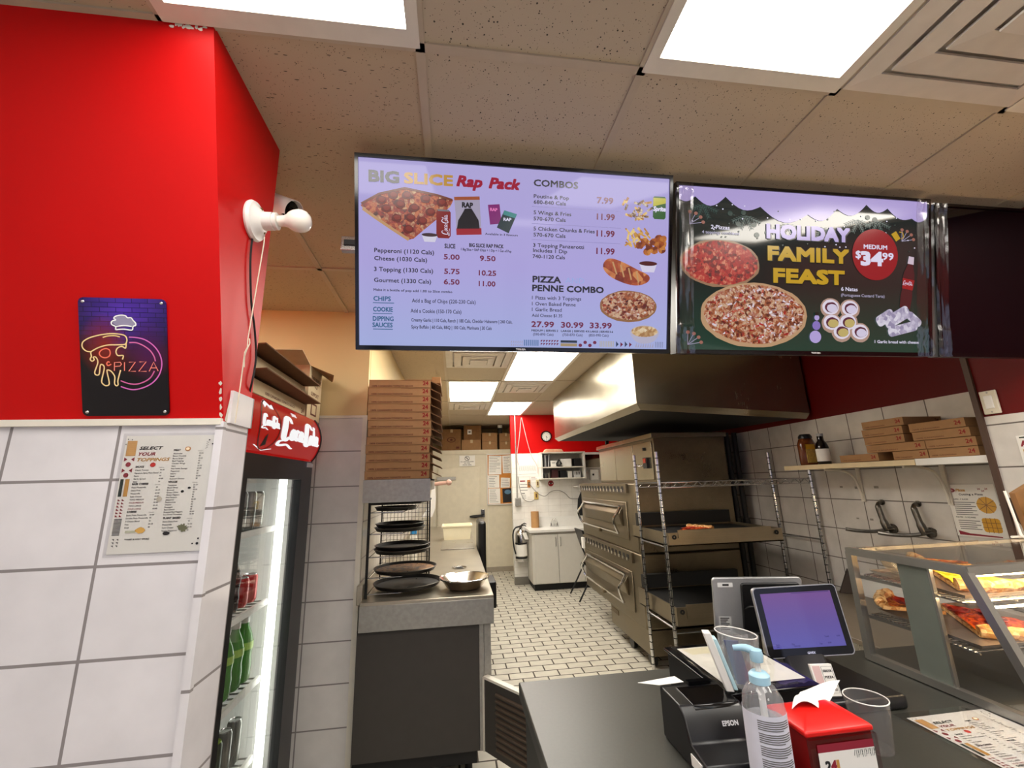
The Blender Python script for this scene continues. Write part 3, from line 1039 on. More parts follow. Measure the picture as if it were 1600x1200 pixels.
scam = thing('security_camera', 'white bullet security camera peeking past the red bulkhead', 'security camera', (-0.66, 1.40, 2.44))
b = MB()
ax = Vector((0.80, -0.25, -0.42)).normalized()
o0 = Vector((-0.672, 1.42, 2.53))
b.lathe([(0, 0), (0.030, 0.0), (0.036, 0.008), (0.037, 0.115), (0.034, 0.118)], o0, M_WHITE, ax, 24)
b.build('housing', scam, smooth=True)
b = MB()
b.lathe([(0.034, 0.112), (0.033, 0.119), (0.014, 0.117), (0.013, 0.113), (0, 0.112)], o0, M_GLOSSBLACK, ax, 24)
b.build('lens', scam, smooth=True)
b = MB()
b.lathe([(0.0405, -0.004), (0.0405, 0.135), (0.0385, 0.135), (0.0385, -0.004)], o0, M_WHITE, ax, 20, PI, PI * 0.0)
b.build('sun_shield', scam, smooth=True)
b = MB()
b.tube([(-0.70, 1.42, 2.515), (-0.71, 1.40, 2.58), (-0.70, 1.40, 2.625)], [0.012, 0.014, 0.016], M_WHITE, 10)
b.build('bracket', scam, smooth=True)

# ================================================================== DRINKS COOLER
FX = -0.78
fridge = thing('drinks_cooler', 'tall glass door drinks cooler with red cola header behind the pilaster', 'drinks cooler', (-1.10, 2.10, 0))
M_FW = mat('cooler_white_liner', 'eeeeea', 0.35, noise=0.01)
b = MB()
b.box(-1.46, -1.42, 1.70, 2.50, 0.06, 1.88, M_MATTEBLACK)
b.box(-1.42, FX - .05, 1.70, 1.74, 0.06, 1.88, M_MATTEBLACK)
b.box(-1.42, FX - .05, 2.46, 2.50, 0.06, 1.88, M_MATTEBLACK)
b.box(-1.42, FX - .05, 1.74, 2.46, 1.66, 1.88, M_MATTEBLACK)
b.box(-1.42, FX - .02, 1.70, 2.50, 0.06, 0.22, M_MATTEBLACK)
b.build('cabinet', fridge)
b = MB()
b.box(-1.42, -1.405, 1.74, 2.46, 0.22, 1.66, M_FW)
b.box(-1.405, FX - .06, 1.74, 1.75, 0.22, 1.66, M_FW)
b.box(-1.405, FX - .06, 2.45, 2.46, 0.22, 1.66, M_FW)
b.box(-1.405, FX - .06, 1.75, 2.45, 0.22, 0.23, M_FW)
b.build('liner', fridge)
# bowed red header sign
HZ0, HZ1 = 1.675, 1.905
def hx(t):      # bulge of the header in plan height
    return FX - 0.045 + 0.075 * math.sin(PI * (0.08 + 0.84 * t)) ** 0.6
b = MB()
prof = [(hx(i / 12), HZ0 + (HZ1 - HZ0) * i / 12) for i in range(13)]
M_COLA = emit('red_sign_face', 'd00c0a', 0.5, 0.2)
pts = [(FX - .10, 1.69, HZ0)] + [(x, 1.69, z) for x, z in prof] + [(FX - .10, 1.69, HZ1)]
b.prism(pts, (0, 0.82, 0), M_COLA)
b.tube([(x + .001, 2.512, z) for x, z in prof], 0.006, M_MATTEBLACK, 6)
hd = b.build('header_sign', fridge, smooth=True)
class HFrame(Frame):
    def __init__(self):
        pass
    def p(self, x, y, lift=0.0):     # x = metres along the header from its near end, y = 0..1 down
        t = 1 - y
        return Vector((hx(t) + 0.0012 + lift * 0.0006, 1.69 + x, HZ0 + (HZ1 - HZ0) * t))
hf = HFrame()
b = MB()
M_SIGNW = emit('sign_white', 'ffffff', 0.9)
cola_script(b, M_SIGNW, hf, 0.265, 0.20, 0.66, 0.535, 1, 0.0)
M_SIGND = emit('sign_dark_red', '7a0606', 0.25)
b.strip([(0.155 + 0.098 * math.cos(a), 0.50 + 0.44 * math.sin(a)) for a in [2 * PI * i / 30 for i in range(30)]], 0.012, M_SIGND, hf, 1, closed=True)
cola_script(b, M_SIGNW, hf, 0.075, 0.32, 0.30, 0.17, 2)
b.poly2([(0.10, .12), (0.13, .06), (0.17, .14), (0.20, .10), (0.20, .2), (0.16, .2), (.14, .15), (0.11, .22)], M_SIGNW, hf, 1)
b.poly2([(0.13, .72), (0.15, .66), (0.165, .85), (0.13, .9)], emit('sign_dark', '200606', 0.1), hf, 1)
b.strip([(0.07, .88), (0.16, .95), (0.24, .9)], .012, M_SIGNW, hf, 1)
b.text('DRINK', 0.42, 0.17, M_SIGNW, hf, 0.07, 0.06, 0.02)
b.build('header_lettering', hd)
# door
dr = MB()
dr.box(FX - .045, FX, 1.70, 1.76, 0.22, 1.67, M_BLACK)
dr.box(FX - .045, FX, 2.345, 2.50, 0.22, 1.67, M_BLACK)
dr.box(FX - .045, FX, 1.76, 2.345, 1.575, 1.67, M_BLACK)
dr.box(FX - .045, FX, 1.76, 2.345, 0.22, 0.29, M_BLACK)
door = dr.build('door', fridge)
g = MB()
g.box(FX - .025, FX - .019, 1.76, 2.345, 0.29, 1.575, M_GLASS)
g.build('glass_pane', door)
b = MB()
b.box(FX - .01, FX + .004, 2.40, 2.497, 1.640, 1.664, M_CHROME)
b.build('hinge', door)
b = MB()
b.box(-0.868, -0.842, 2.30, 2.335, 0.26, 1.60, emit('cooler_tube', 'fbfff4', 7.0))
b.build('light_tube', fridge)
SHZ = [1.355, 1.027, 0.707, 0.40]
for z in SHZ:
    s = MB()
    s.box(-0.885, -0.872, 1.752, 2.30, z - .022, z + .004, M_WHITE)
    for k in range(12):
        s.box(-1.40, -0.875, 1.76 + k * .048, 1.764 + k * .048, z - .006, z, M_WIRE)
    s.build('shelf', fridge)

def lathe_thing(name, label, cat, loc, parts, group=None, axis=(0, 0, 1), seg=18):
    r = thing(name, label, cat, (0, 0, 0), 0, group)
    for pn, prof, mt_ in parts:
        b = MB()
        b.lathe(prof, (0, 0, 0), mt_, axis, seg)
        b.build(pn, r, smooth=True)
    r.location = loc
    return r
ALU = mat('can_aluminium', 'c8c8c8', 0.25, 0.9)
def can(col, nm):
    return [('can_body', [(0, 0), (0.026, 0.0), (0.032, 0.010), (0.033, 0.014), (0.033, 0.108), (0.028, 0.118)], mat('can_' + nm, col, 0.25, 0.3)),
            ('can_lid', [(0.028, 0.118), (0.0275, 0.121), (0.025, 0.1175), (0, 0.1175)], ALU)]
def pet(col, nm, s=1.0):
    g_ = glass('bottle_' + nm, col, 0.10)
    liq = mat('drink_' + nm, col, 0.15, noise=0.05)
    pr = [(0, 0), (0.028, 0), (0.033, 0.01), (0.034, 0.06), (0.031, 0.085), (0.034, 0.11), (0.034, 0.135), (0.027, 0.165), (0.014, 0.195), (0.013, 0.215)]
    return [('bottle_body', [(r * s, z * s) for r, z in pr], liq),
            ('cap', [(0.0155 * s, 0.205 * s), (0.0155 * s, 0.225 * s), (0, 0.226 * s)], M_WHITE if nm == 'green' else M_MATTEBLACK),
            ('label_band', [(0.0348 * s, 0.112 * s), (0.0348 * s, 0.138 * s)], mat('label_' + nm, {'green': 'a8cc60'}.get(nm, '5a1818'), 0.4))]
KINDS = {
 'tall': [('can_body', [(0, 0), (0.024, 0), (0.0285, 0.012), (0.0285, 0.150), (0.024, 0.160)], mat('can_silver_grey', '8c8c86', 0.25, 0.6)), ('can_lid', [(0.024, 0.160), (0.023, 0.163), (0.021, 0.159), (0, 0.159)], ALU)],
 'lime': [('can_body', [(0, 0), (0.026, 0), (0.032, 0.012), (0.032, 0.15), (0.027, 0.160)], mat('can_dark_green', '36402c', 0.3, 0.4)), ('can_lid', [(0.027, 0.160), (0.026, 0.164), (0.023, 0.160), (0, 0.160)], mat('lime_lid', '94b428', 0.3, 0.5))],
 'red': can('b01c1c', 'red'), 'dark': pet('241618', 'cola'), 'green': pet('4a8838', 'green', 1.15), 'grey': can('6e6e68', 'grey')}
DRINK = {'tall': ('drink_can', 'slim grey drink can', 'drink can'), 'lime': ('drink_can', 'lime-lidded dark can', 'drink can'), 'red': ('drink_can', 'red cola can', 'drink can'),
         'dark': ('drink_bottle', 'dark cola bottle', 'bottle'), 'green': ('drink_bottle', 'green soda bottle', 'bottle'), 'grey': ('drink_can', 'plain grey can', 'drink can')}
LAY = [(0, ['grey', 'grey', 'tall', 'tall', 'tall']), (1, ['dark', 'dark', 'dark', 'red', 'red']), (2, ['green', 'green', 'green', 'green']), (3, ['dark', 'dark', 'lime', 'tall', 'tall'])]
SN = ['top shelf', 'second shelf', 'third shelf', 'bottom shelf']
ROWN = {0: 'front row', 1: 'second row'}
pro = {}
for si, kinds in LAY:
    n = len(kinds)
    ys = [2.250 - k * 0.086 for k in range(n)][::-1]
    for row in range(2):
        seen = {}
        for k, (kd, y) in enumerate(zip(kinds, ys)):
            nm, base, cat = DRINK[kd]
            from_right = sum(1 for q in kinds[k:] if q == kd)
            ordn = {1: 'nearest the tube', 2: 'second from the tube', 3: 'third from the tube', 4: 'fourth from the tube', 5: 'fifth from the tube'}[from_right]
            lb = f"{base} on the cooler's {SN[si]}, {ROWN[row]}, {ordn}"
            loc = (-0.938 - row * 0.088, y, SHZ[si] + 0.005)
            if kd not in pro:
                pro[kd] = lathe_thing(nm, lb, cat, loc, KINDS[kd], 'drinks in the cooler')
            else:
                dup(pro[kd], loc, random.uniform(0, 3), lb, 'drinks in the cooler')

# cartons on the cooler roof
def carton(mb, x0, x1, y0, y1, z0, z1, mt_):
    mb.box(x0, x1, y0, y1, z0, z1, mt_)
def pbox(name_, label, loc, rotz, w, d, h, group, text='24', face_text=True, lid=0.0):
    """shallow cardboard pizza box: tray, lid flap and printed front; front faces -y in its own frame"""
    r = thing(name_, label, 'pizza box', (0, 0, 0), 0, group)
    b = MB()
    b.box(-w / 2, w / 2, 0, d, 0.001, h - .002, M_CARD)
    f_ = Frame((-w / 2, 0, h), (1, 0, 0), (0, 0, -1), 1.0, (0, -1, 0))
    b.text(text, w * .955, h * .66, M_REDINK, f_, h * .40, None, .02, align='r')
    if face_text:
        b.text('100% CANADIAN TOMATO SAUCE', w * .03, h * .82, M_INK, f_, h * .17, w * .66, .02)
    b.build('tray', r)
    b = MB()
    b.box(-w / 2 - .002, w / 2 + .002, .004, d + .001, h - .0025, h, M_CARD)
    b.build('lid', r)
    r.location = loc
    r.rotation_euler = (0, 0, rotz)
    return r

for k, (z, lt, dy) in enumerate(((1.907, 'lower', 0.0), (2.000, 'upper', -0.03))):
    r = thing('pizza_box', f'{lt} of two pizza boxes with raised lids on the drinks cooler', 'pizza box', (-1.0, 2.04, z), group='pizza boxes on the cooler')
    b = MB()
    x0, x1, y0, y1 = -1.16, -0.80, 1.72 + dy, 2.38 + dy
    for a_, b_, c_, d_ in ((x0, x0 + .004, y0, y1), (x1 - .004, x1, y0, y1), (x0, x1, y0, y0 + .004), (x0, x1, y1 - .004, y1)):
        b.box(a_, b_, c_, d_, z, z + .062, M_CARDL)
    b.box(x0, x1, y0, y1, z, z + .004, M_CARDIN)
    f_ = Frame((x1, y0, z + .062), (0, 1, 0), (0, 0, -1), 1.0, (1, 0, 0))
    b.text('100% CANADIAN TOMATO SAUCE', 0.16, 0.045, M_INK, f_, 0.012, 0.34, .02)
    b.text('24', 0.63, 0.05, M_INK, f_, 0.026, None, .02, align='r')
    b.build('tray', r)
    b = MB()
    b.hexa([(x0, y0, z + .063), (x1 + .07, y0 - .01, z + .085), (x1 + .07, y1 + .02, z + .072), (x0, y1, z + .063),
            (x0, y0, z + .066), (x1 + .07, y0 - .01, z + .090), (x1 + .07, y1 + .02, z + .077), (x0, y1, z + .066)], M_CARDIN)
    b.build('lid', r)
r = thing('cardboard_carton', 'open cardboard carton with flaps on the drinks cooler, against the cream wall', 'carton', (-1.0, 2.50, 1.906))
b = MB()
b.box(-1.20, -0.80, 2.40, 2.625, 1.906, 2.20, M_CARDL)
f_ = Frame((-0.80, 2.40, 2.20), (0, 1, 0), (0, 0, -1), 1.0, (1, 0, 0))
b.text('THIS SIDE UP', .03, .07, M_INK, f_, .02, .17, .02)
b.text('SUPPORT', .05, .16, M_INK, f_, .022, .13, .02)
b.strip([(.08, .06), (.10, .10), (.14, .11), (.16, .05)], .006, M_INK, f_)
b.rect2(.06, .20, .16, .27, M_INK, f_)
b.rect2(.075, .21, .145, .26, M_CARDL, f_, 1)
b.build('body', r)
b = MB()
b.hexa([(-1.20, 2.398, 2.20), (-0.80, 2.398, 2.20), (-0.80, 2.26, 2.245), (-1.20, 2.26, 2.245), (-1.20, 2.402, 2.204), (-0.80, 2.402, 2.204), (-0.80, 2.262, 2.250), (-1.20, 2.262, 2.250)], M_CARDL)
b.build('flap', r)
b = MB()
b.hexa([(-0.804, 2.41, 2.20), (-0.800, 2.41, 2.20), (-0.69, 2.47, 2.16), (-0.70, 2.47, 2.155), (-0.804, 2.62, 2.20), (-0.800, 2.62, 2.20), (-0.73, 2.60, 2.155), (-0.735, 2.60, 2.15)], M_CARDD)
b.build('side_flap', r)
b = MB()
b.box(-1.34, -1.22, 2.26, 2.60, 1.885, 2.12, M_CARDD)
tag(b.build('cardboard_box'), 'brown closed box behind the open carton on the cooler', 'carton')

# ================================================================== STEEL WORK TABLE AND WHAT STANDS ON IT
table = thing('work_table', 'long stainless steel work table running back along the corridor', 'work table', (-0.14, 4.4, 0))
M_PANELD = mat('dark_bronze_panel', '3a3632', 0.5, noise=0.06)
b = MB()
b.box(-0.505, 0.217, 2.56, 6.70, 0.900, 0.922, M_STEELY)
b.box(-0.530, -0.500, 2.60, 6.70, 0.900, 1.00, M_STEELY)
top = b.build('table_top', table, bevel=0.003)
b = MB()
b.box(-0.505, 0.217, 2.558, 2.57, 0.776, 0.905, M_GALV)
b.box(0.205, 0.219, 2.57, 6.70, 0.84, 0.905, M_STEELY)
b.build('apron', table, bevel=0.002)
b = MB()
b.box(-0.515, 0.135, 2.585, 2.60, 0.172, 0.776, M_PANELD)
b.build('end_panel', table)
b = MB()
b.box(0.136, 0.160, 2.58, 2.61, 0.172, 0.776, M_GALV)
b.build('frame_post', table)
b = MB()
b.box(0.163, 0.200, 2.585, 2.62, 0.515, 0.776, M_GALV)
b.build('door_jamb', table)
b = MB()
b.box(-0.515, 0.12, 2.62, 6.6, 0.10, 0.84, M_MATTEBLACK)
b.build('cabinet_body', table)
for x, y in ((-0.45, 2.75), (0.08, 2.75), (-0.45, 6.4), (0.08, 6.4)):
    b = MB()
    b.cyl((x, y, 0), (x, y, 0.10), 0.02, M_MATTEBLACK, seg=12)
    b.build('foot', table)
dv = Vector((0.60, -0.80, 0)).normalized()
nv = Vector((-0.80, -0.60, 0)).normalized()
p0 = Vector((0.168, 2.575, 0.172))
b = MB()
b.obox(p0 + dv * 0.24 + Vector((0, 0, 0.17)), dv * 0.24, nv * 0.010, Vector((0, 0, 0.168)), M_PANELD)
b.obox(p0 + dv * 0.24 + Vector((0, 0, 0.342)), dv * 0.242, nv * 0.016, Vector((0, 0, 0.006)), M_TRIMW)
b.obox(p0 - dv * 0.006 + Vector((0, 0, 0.17)), dv * 0.006, nv * 0.014, Vector((0, 0, 0.17)), M_TRIMW)
ld = b.build('louvered_door', table)
b = MB()
for i in range(10):
    zc = 0.295 - i * 0.027
    fr = Frame(p0 + dv * 0.09 + Vector((0, 0, zc)), dv, (0, 0, -1), 1.0, nv)
    pts = [fr.p(x, y) + nv * 0.010 for x, y in rrect(0, 0, 0.30, 0.010, 0.005, 3)]
    c_ = [fr.p(x, y + .002) + nv * 0.019 for x, y in rrect(0.003, 0.003, 0.297, 0.012, 0.0045, 3)]
    n_ = len(pts)
    b.raw(pts + c_, [(q, (q + 1) % n_, n_ + (q + 1) % n_, n_ + q) for q in range(n_)] + [tuple(range(n_, 2 * n_))], mat('louver_bronze', '5a4c40', 0.4, 0.3))
b.build('louver_slats', ld)

# wall-hung steel overshelf with the pizza boxes
sh = thing('steel_shelf', 'deep galvanised overshelf carrying the tall stack of pizza boxes', 'shelf', (-0.32, 2.8, 1.44))
b = MB()
b.box(-0.515, -0.140, 2.56, 3.10, 1.556, 1.566, M_GALV)
b.build('shelf_board', sh)
b = MB()
b.box(-0.515, -0.140, 2.558, 2.566, 1.440, 1.566, M_GALV)
b.box(-0.146, -0.140, 2.566, 3.10, 1.50, 1.566, M_GALV)
b.build('front_lip', sh)
b = MB()
b.prism([(-0.50, 3.06, 1.556), (-0.16, 3.06, 1.556), (-0.50, 3.06, 1.46)], (0, .01, 0), M_GALV)
b.build('bracket', sh)

pbp = None
for k in range(12):
    z = 1.567 + (11 - k) * 0.0492
    lb = f"{ORD[k]} pizza box in the tall stack on the galvanised overshelf"
    jx = -0.325 + random.uniform(-.005, .006) - (0.006 if k > 7 else 0)
    if pbp is None:
        pbp = thing('pizza_box', lb, 'pizza box', (0, 0, 0), 0, 'pizza boxes on the overshelf')
        b = MB()
        b.box(-0.182, 0.182, 0, 0.36, 0.001, 0.0465, M_CARD)
        f_ = Frame((-0.182, 0, 0.047), (1, 0, 0), (0, 0, -1), 1.0, (0, -1, 0))
        b.text('24', 0.350, 0.031, M_REDINK, f_, 0.024, None, .04, align='r')
        b.text('100% CANADIAN TOMATO SAUCE', 0.018, 0.041, M_INK, f_, 0.009, 0.24, .03)
        for i in range(22):
            b.rect2(0.19 + i * .0078, 0.0, 0.1935 + i * .0078, 0.0035, M_INK, f_)
        b.build('tray', pbp)
        b = MB()
        b.box(-0.184, 0.184, -0.001, 0.362, 0.0465, 0.0485, M_CARD)
        b.build('lid', pbp)
        b = MB()
        b.hexa([(0.182, 0.004, 0.040), (0.242, 0.015, 0.012), (0.242, 0.34, 0.012), (0.182, 0.355, 0.040),
                (0.182, 0.004, 0.0465), (0.245, 0.015, 0.016), (0.245, 0.34, 0.016), (0.182, 0.355, 0.0465)], M_CARDIN)
        b.build('side_flap', pbp)
        pbp.location = (jx, 2.562, z)
    else:
        dup(pbp, (jx, 2.562, z), random.uniform(-.012, .012), lb, 'pizza boxes on the overshelf')
r = thing('slice_box', 'red striped slice carton lying on top of the tall pizza box stack', 'carton', (-0.22, 2.80, 2.158))
b = MB()
b.prism([(-0.40, 2.62, 2.158), (-0.145, 2.60, 2.158), (-0.145, 2.86, 2.158), (-0.40, 2.86, 2.158)], (0, 0, 0.004), mat('yellow_card', 'd8a030', 0.7))
b.build('base', r)
b = MB()
for i in range(14):
    b.box(-0.30 + i * 0.0115, -0.294 + i * 0.0115, 2.70, 2.706, 2.162, 2.192, M_REDINK)
b.box(-0.302, -0.142, 2.706, 2.712, 2.162, 2.190, M_PAPER)
b.build('striped_edge', r)
b = MB()
b.box(-0.145, -0.09, 2.66, 2.86, 2.160, 2.20, M_CARDD)
b.build('end_flap', r)

# wire pan rack with pizza pans
rk = thing('pan_rack', 'black wire rack holding pizza pans on the steel table', 'pan rack', (-0.33, 2.85, 0.924))
b = MB()
for x, y in ((-0.490, 2.63), (-0.485, 2.63), (-0.490, 3.10), (-0.17, 3.10), (-0.185, 3.10)):
    b.cyl((x, y, 0.924), (x, y, 1.438), 0.005, M_MATTEBLACK, seg=8)
b.tube([(-0.490, 2.63, 1.43), (-0.24, 2.63, 1.43), (-0.20, 2.66, 1.432), (-0.165, 2.80, 1.436), (-0.165, 3.10, 1.436)], 0.007, M_MATTEBLACK, 8)
b.build('frame', rk)
b = MB()
for i in range(14):
    x = -0.48 + i * 0.0235
    b.cyl((x, 3.11, 0.95), (x, 3.11, 1.43), 0.0018, M_WIRE, seg=6)
for i in range(16):
    z = 0.97 + i * 0.029
    b.cyl((-0.490, 3.113, z), (-0.17, 3.113, z), 0.0018, M_WIRE, seg=6)
b.build('wire_back', rk)
LV = [1.385, 1.265, 1.140, 1.030, 0.945]
for z in LV:
    b = MB()
    b.tube([(-0.484, 2.66, z - .006), (-0.30, 2.665, z - .006), (-0.275, 2.68, z + .004), (-0.268, 2.69, z + .016)], 0.003, M_WIRE, 6)
    b.tube([(-0.484, 2.95, z - .006), (-0.25, 2.95, z - .006), (-0.235, 2.95, z + .014)], 0.003, M_WIRE, 6)
    b.tube([(-0.484, 2.66, z - .006), (-0.484, 2.95, z - .006)], 0.003, M_WIRE, 6)
    b.build('support_arm', rk)
M_PAN = mat('seasoned_pan', '1a1816', 0.45, 0.5, noise=0.2, nscale=50)
M_PANR = mat('pan_rim', '5a544c', 0.35, 0.8, noise=0.15)
M_DOUGH = food('browned_pan_base', [(0.3, '3a2414'), (0.5, '7a5028'), (0.7, '9a6c38')], 60)
PR = [0.125, 0.150, 0.165, 0.185, 0.200]
PN = ['top', 'second', 'third', 'fourth', 'lowest']
for i, z in enumerate(LV):
    for st in range(2 if i in (1, 2) else 1):
        rr = PR[i] - st * 0.004
        x, y, zz = -0.480 + PR[i], 2.66 + PR[i] * 0.85, z + 0.001 + st * 0.022
        lb = f"round black pizza pan on the rack's {PN[i]} level" + ('' if i not in (1, 2) else (', upper of two' if st else ', lower of two'))
        if i == 3:
            lb = "round pizza pan with browned base on the rack's fourth level"
        r = thing('pizza_pan', lb, 'pizza pan', (x, y, zz), 0, 'pizza pans on the rack')
        b = MB()
        b.lathe([(0, 0), (rr - .012, 0), (rr, 0.020), (rr - .002, 0.021), (rr - .014, 0.003), (0, 0.003)], (x, y, zz), M_PAN, seg=40)
        b.build('pan_body', r, smooth=True)
        b = MB()
        b.tube([(x + rr * math.cos(a), y + rr * math.sin(a), zz + .0205) for a in [2 * PI * q / 40 for q in range(40)]], 0.0022, M_PANR, 6, True)
        b.build('rim', r, smooth=True)
        if i == 3:
            b = MB()
            b.lathe([(0, 0.0085), (rr - .012, 0.0085), (rr - .010, 0.006)], (x, y, zz), M_DOUGH, seg=40)
            b.build('baked_crust', r)
bw = thing('mixing_bowl', 'shiny steel mixing bowl at the near end of the work table', 'bowl', (0.060, 2.76, 0.923))
b = MB()
b.lathe([(0, 0), (0.085, 0), (0.105, 0.008), (0.142, 0.058), (0.148, 0.061), (0.150, 0.058), (0.146, 0.062), (0.140, 0.060), (0.103, 0.012), (0.083, 0.004), (0, 0.004)], (0.060, 2.76, 0.923), mat('bowl_steel', 'c4bcb0', 0.2, 1.0, noise=0.1, nscale=40), seg=48)
b.build('bowl_body', bw, smooth=True)
b = MB()
b.tube([(0.060 + .147 * math.cos(a), 2.76 + .147 * math.sin(a), 0.985) for a in [2 * PI * q / 48 for q in range(48)]], 0.003, M_CHROME, 6, True)
b.build('rolled_rim', bw, smooth=True)
b = MB()
b.lathe([(0.030, -0.004), (0.052, 0.001), (0.055, 0.0015), (0.055, 0.0), (0.028, -0.006), (0, -0.006)], (0.035, 3.40, 0.924), M_CHROME, seg=30)
b.ell2(0, 0, .03, .03, M_MATTEBLACK, Frame((0.035, 3.40, 0.9245), (1, 0, 0), (0, 1, 0), 1, (0, 0, 1)))
tag(b.build('waste_chute_ring'), 'small round chute ring let into the steel table top', 'chute ring')
b = MB()
b.lathe([(0.0, 0), (0.033, 0), (0.034, 0.16), (0.028, 0.2), (0.012, 0.22)], (-0.335, 3.75, 0.923), mat('squeeze_bottle', 'd8d4c8', 0.3), seg=20)
sq = thing('squeeze_bottle', 'squeeze bottle with bright blue cap beside the pan rack', 'bottle', (-0.335, 3.75, 0.923))
b.build('bottle_body', sq, smooth=True)
b = MB()
b.lathe([(0.024, 0.215), (0.026, 0.217), (0.026, 0.262), (0.022, 0.266), (0, 0.266)], (-0.335, 3.75, 0.923), mat('blue_cap', '2a8ccc', 0.35), seg=20)
b.build('cap', sq, smooth=True)
# clear white tub at the far end
M_TUB = mat('translucent_tub', 'efe6c8', 0.35, noise=0.02)
tb = thing('food_tub', 'rectangular white plastic food tub at the far end of the steel table', 'tub', (0.03, 5.1, 0.923))
def tub(mb, x0, x1, y0, y1, z0, z1, tp, mt_, th=0.006):
    o_ = [(x0 + tp, y0 + tp), (x1 - tp, y0 + tp), (x1 - tp, y1 - tp), (x0 + tp, y1 - tp)]
    u_ = [(x0, y0), (x1, y0), (x1, y1), (x0, y1)]
    i_ = [(x0 + th, y0 + th), (x1 - th, y0 + th), (x1 - th, y1 - th), (x0 + th, y1 - th)]
    bb = [(x0 + tp + th, y0 + tp + th), (x1 - tp - th, y0 + tp + th), (x1 - tp - th, y1 - tp - th), (x0 + tp + th, y1 - tp - th)]
    vs = [(a, c, z0) for a, c in o_] + [(a, c, z1) for a, c in u_] + [(a, c, z1) for a, c in i_] + [(a, c, z0 + th) for a, c in bb]
    fs = [(0, 3, 2, 1), (12, 13, 14, 15)]
    for k in range(3):
        for i in range(4):
            j = (i + 1) % 4
            fs.append((4 * k + i, 4 * k + j, 4 * k + 4 + j, 4 * k + 4 + i))
    mb.raw(vs, fs, mt_)
b = MB()
tub(b, -0.13, 0.19, 5.00, 5.26, 0.924, 1.075, 0.018, M_TUB)
b.build('tub_body', tb)
b = MB()
for a_, b_, c_, d_ in ((-0.14, 0.20, 4.985, 5.003), (-0.14, 0.20, 5.257, 5.275), (-0.14, -0.127, 5.0, 5.26), (0.187, 0.20, 5.0, 5.26)):
    b.box(a_, b_, c_, d_, 1.064, 1.078, M_TUB)
b.build('rolled_rim', tb)
b = MB()
b.box(-0.13, 0.19, 4.30, 4.95, 0.9225, 0.932, M_STEELX)
tag(b.build('well_cover', bevel=0.002), 'flat steel well cover in front of the white tub', 'cover')
# order rail with a receipt
orl = thing('order_rail', 'pinkish ticket rail holding a white receipt beside the pizza boxes', 'ticket rail', (-0.20, 3.9, 1.50))
b = MB()
b.cyl((-0.53, 3.90, 1.50), (-0.05, 3.86, 1.545), 0.016, mat('pink_tube', 'c8a090', 0.5), seg=14)
b.ball((-0.05, 3.86, 1.545), 0.026, mat('pink_tube', 'c8a090', 0.5))
b.build('tube', orl, smooth=True)
b = MB()
ppl = [(-0.18, 3.85, 1.52), (-0.185, 3.845, 1.42), (-0.20, 3.84, 1.33), (-0.235, 3.835, 1.26)]
for (x, y, z), (x2, y2, z2) in zip(ppl, ppl[1:]):
    w1, w2 = (.012 + (1.52 - z) * .12), (.012 + (1.52 - z2) * .12)
    b.hexa([(x - w1, y, z), (x + w1, y, z), (x + w1, y + .002, z), (x - w1, y + .002, z), (x2 - w2, y2, z2), (x2 + w2, y2, z2), (x2 + w2, y2 + .002, z2), (x2 - w2, y2 + .002, z2)], M_PAPER)
b.build('receipt', orl)
bn = thing('control_box', 'black box fixed to the aisle side of the steel table', 'control box', (0.26, 3.4, 0.66))
b = MB()
b.box(0.2195, 0.300, 3.28, 3.52, 0.66, 0.835, M_BLACK)
b.build('housing', bn, bevel=0.008)
b = MB()
b.box(0.255, 0.275, 3.276, 3.281, 0.70, 0.73, M_GREYINK)
b.build('switch', bn)
cb_ = thing('folding_chair', 'folded black chair standing upright at the aisle side of the steel table', 'chair', (0.26, 4.45, 0))
b = MB()
b.prism([(x, y, 0.62) for x, y in rrect(0.224, 4.25, 0.300, 4.66, 0.03)], (0, 0, 0.55), M_BLACK)
b.build('backrest', cb_, bevel=0.02)
b = MB()
b.box(0.235, 0.29, 4.27, 4.64, 0.22, 0.60, M_BLACK)
b.build('seat', cb_, bevel=0.012)
for x, y in ((0.235, 4.27), (0.235, 4.64), (0.29, 4.27), (0.29, 4.64)):
    b = MB()
    b.cyl((x, y, 0), (x, y, 0.62), 0.011, M_MATTEBLACK, seg=10)
    b.build('leg', cb_)

# ================================================================== BACK OF THE KITCHEN
pr = thing('wall_notice', 'small white prohibition notice above the cooler door', 'notice', (0.23, 7.985, 1.85))
b = MB()
b.box(0.085, 0.375, 7.979, 7.984, 1.845, 2.04, M_PAPER)
f_ = Frame((0.085, 7.979, 2.04), (1, 0, 0), (0, 0, -1), 0.01, (0, -1, 0))
b.strip([(14.5 + 4 * math.cos(a), 5.5 + 4 * math.sin(a)) for a in [2 * PI * i / 20 for i in range(20)]], .9, M_BLACKINK, f_, 1, True)
b.strip([(12, 3), (17, 8)], .9, M_BLACKINK, f_, 1)
b.rect2(13.9, 3.4, 15, 7.2, M_BLACKINK, f_, 1)
b.text('NO OPEN-TOED SHOES', 14.5, 12.3, M_BLACKINK, f_, 1.7, 24, .02, align='c')
b.text('IN THE', 14.5, 15.0, M_BLACKINK, f_, 1.7, 10, .02, align='c')
b.text('FOOD AREA', 14.5, 18.0, M_BLACKINK, f_, 1.7, 16, .02, align='c')
b.build('sign_plate', pr)

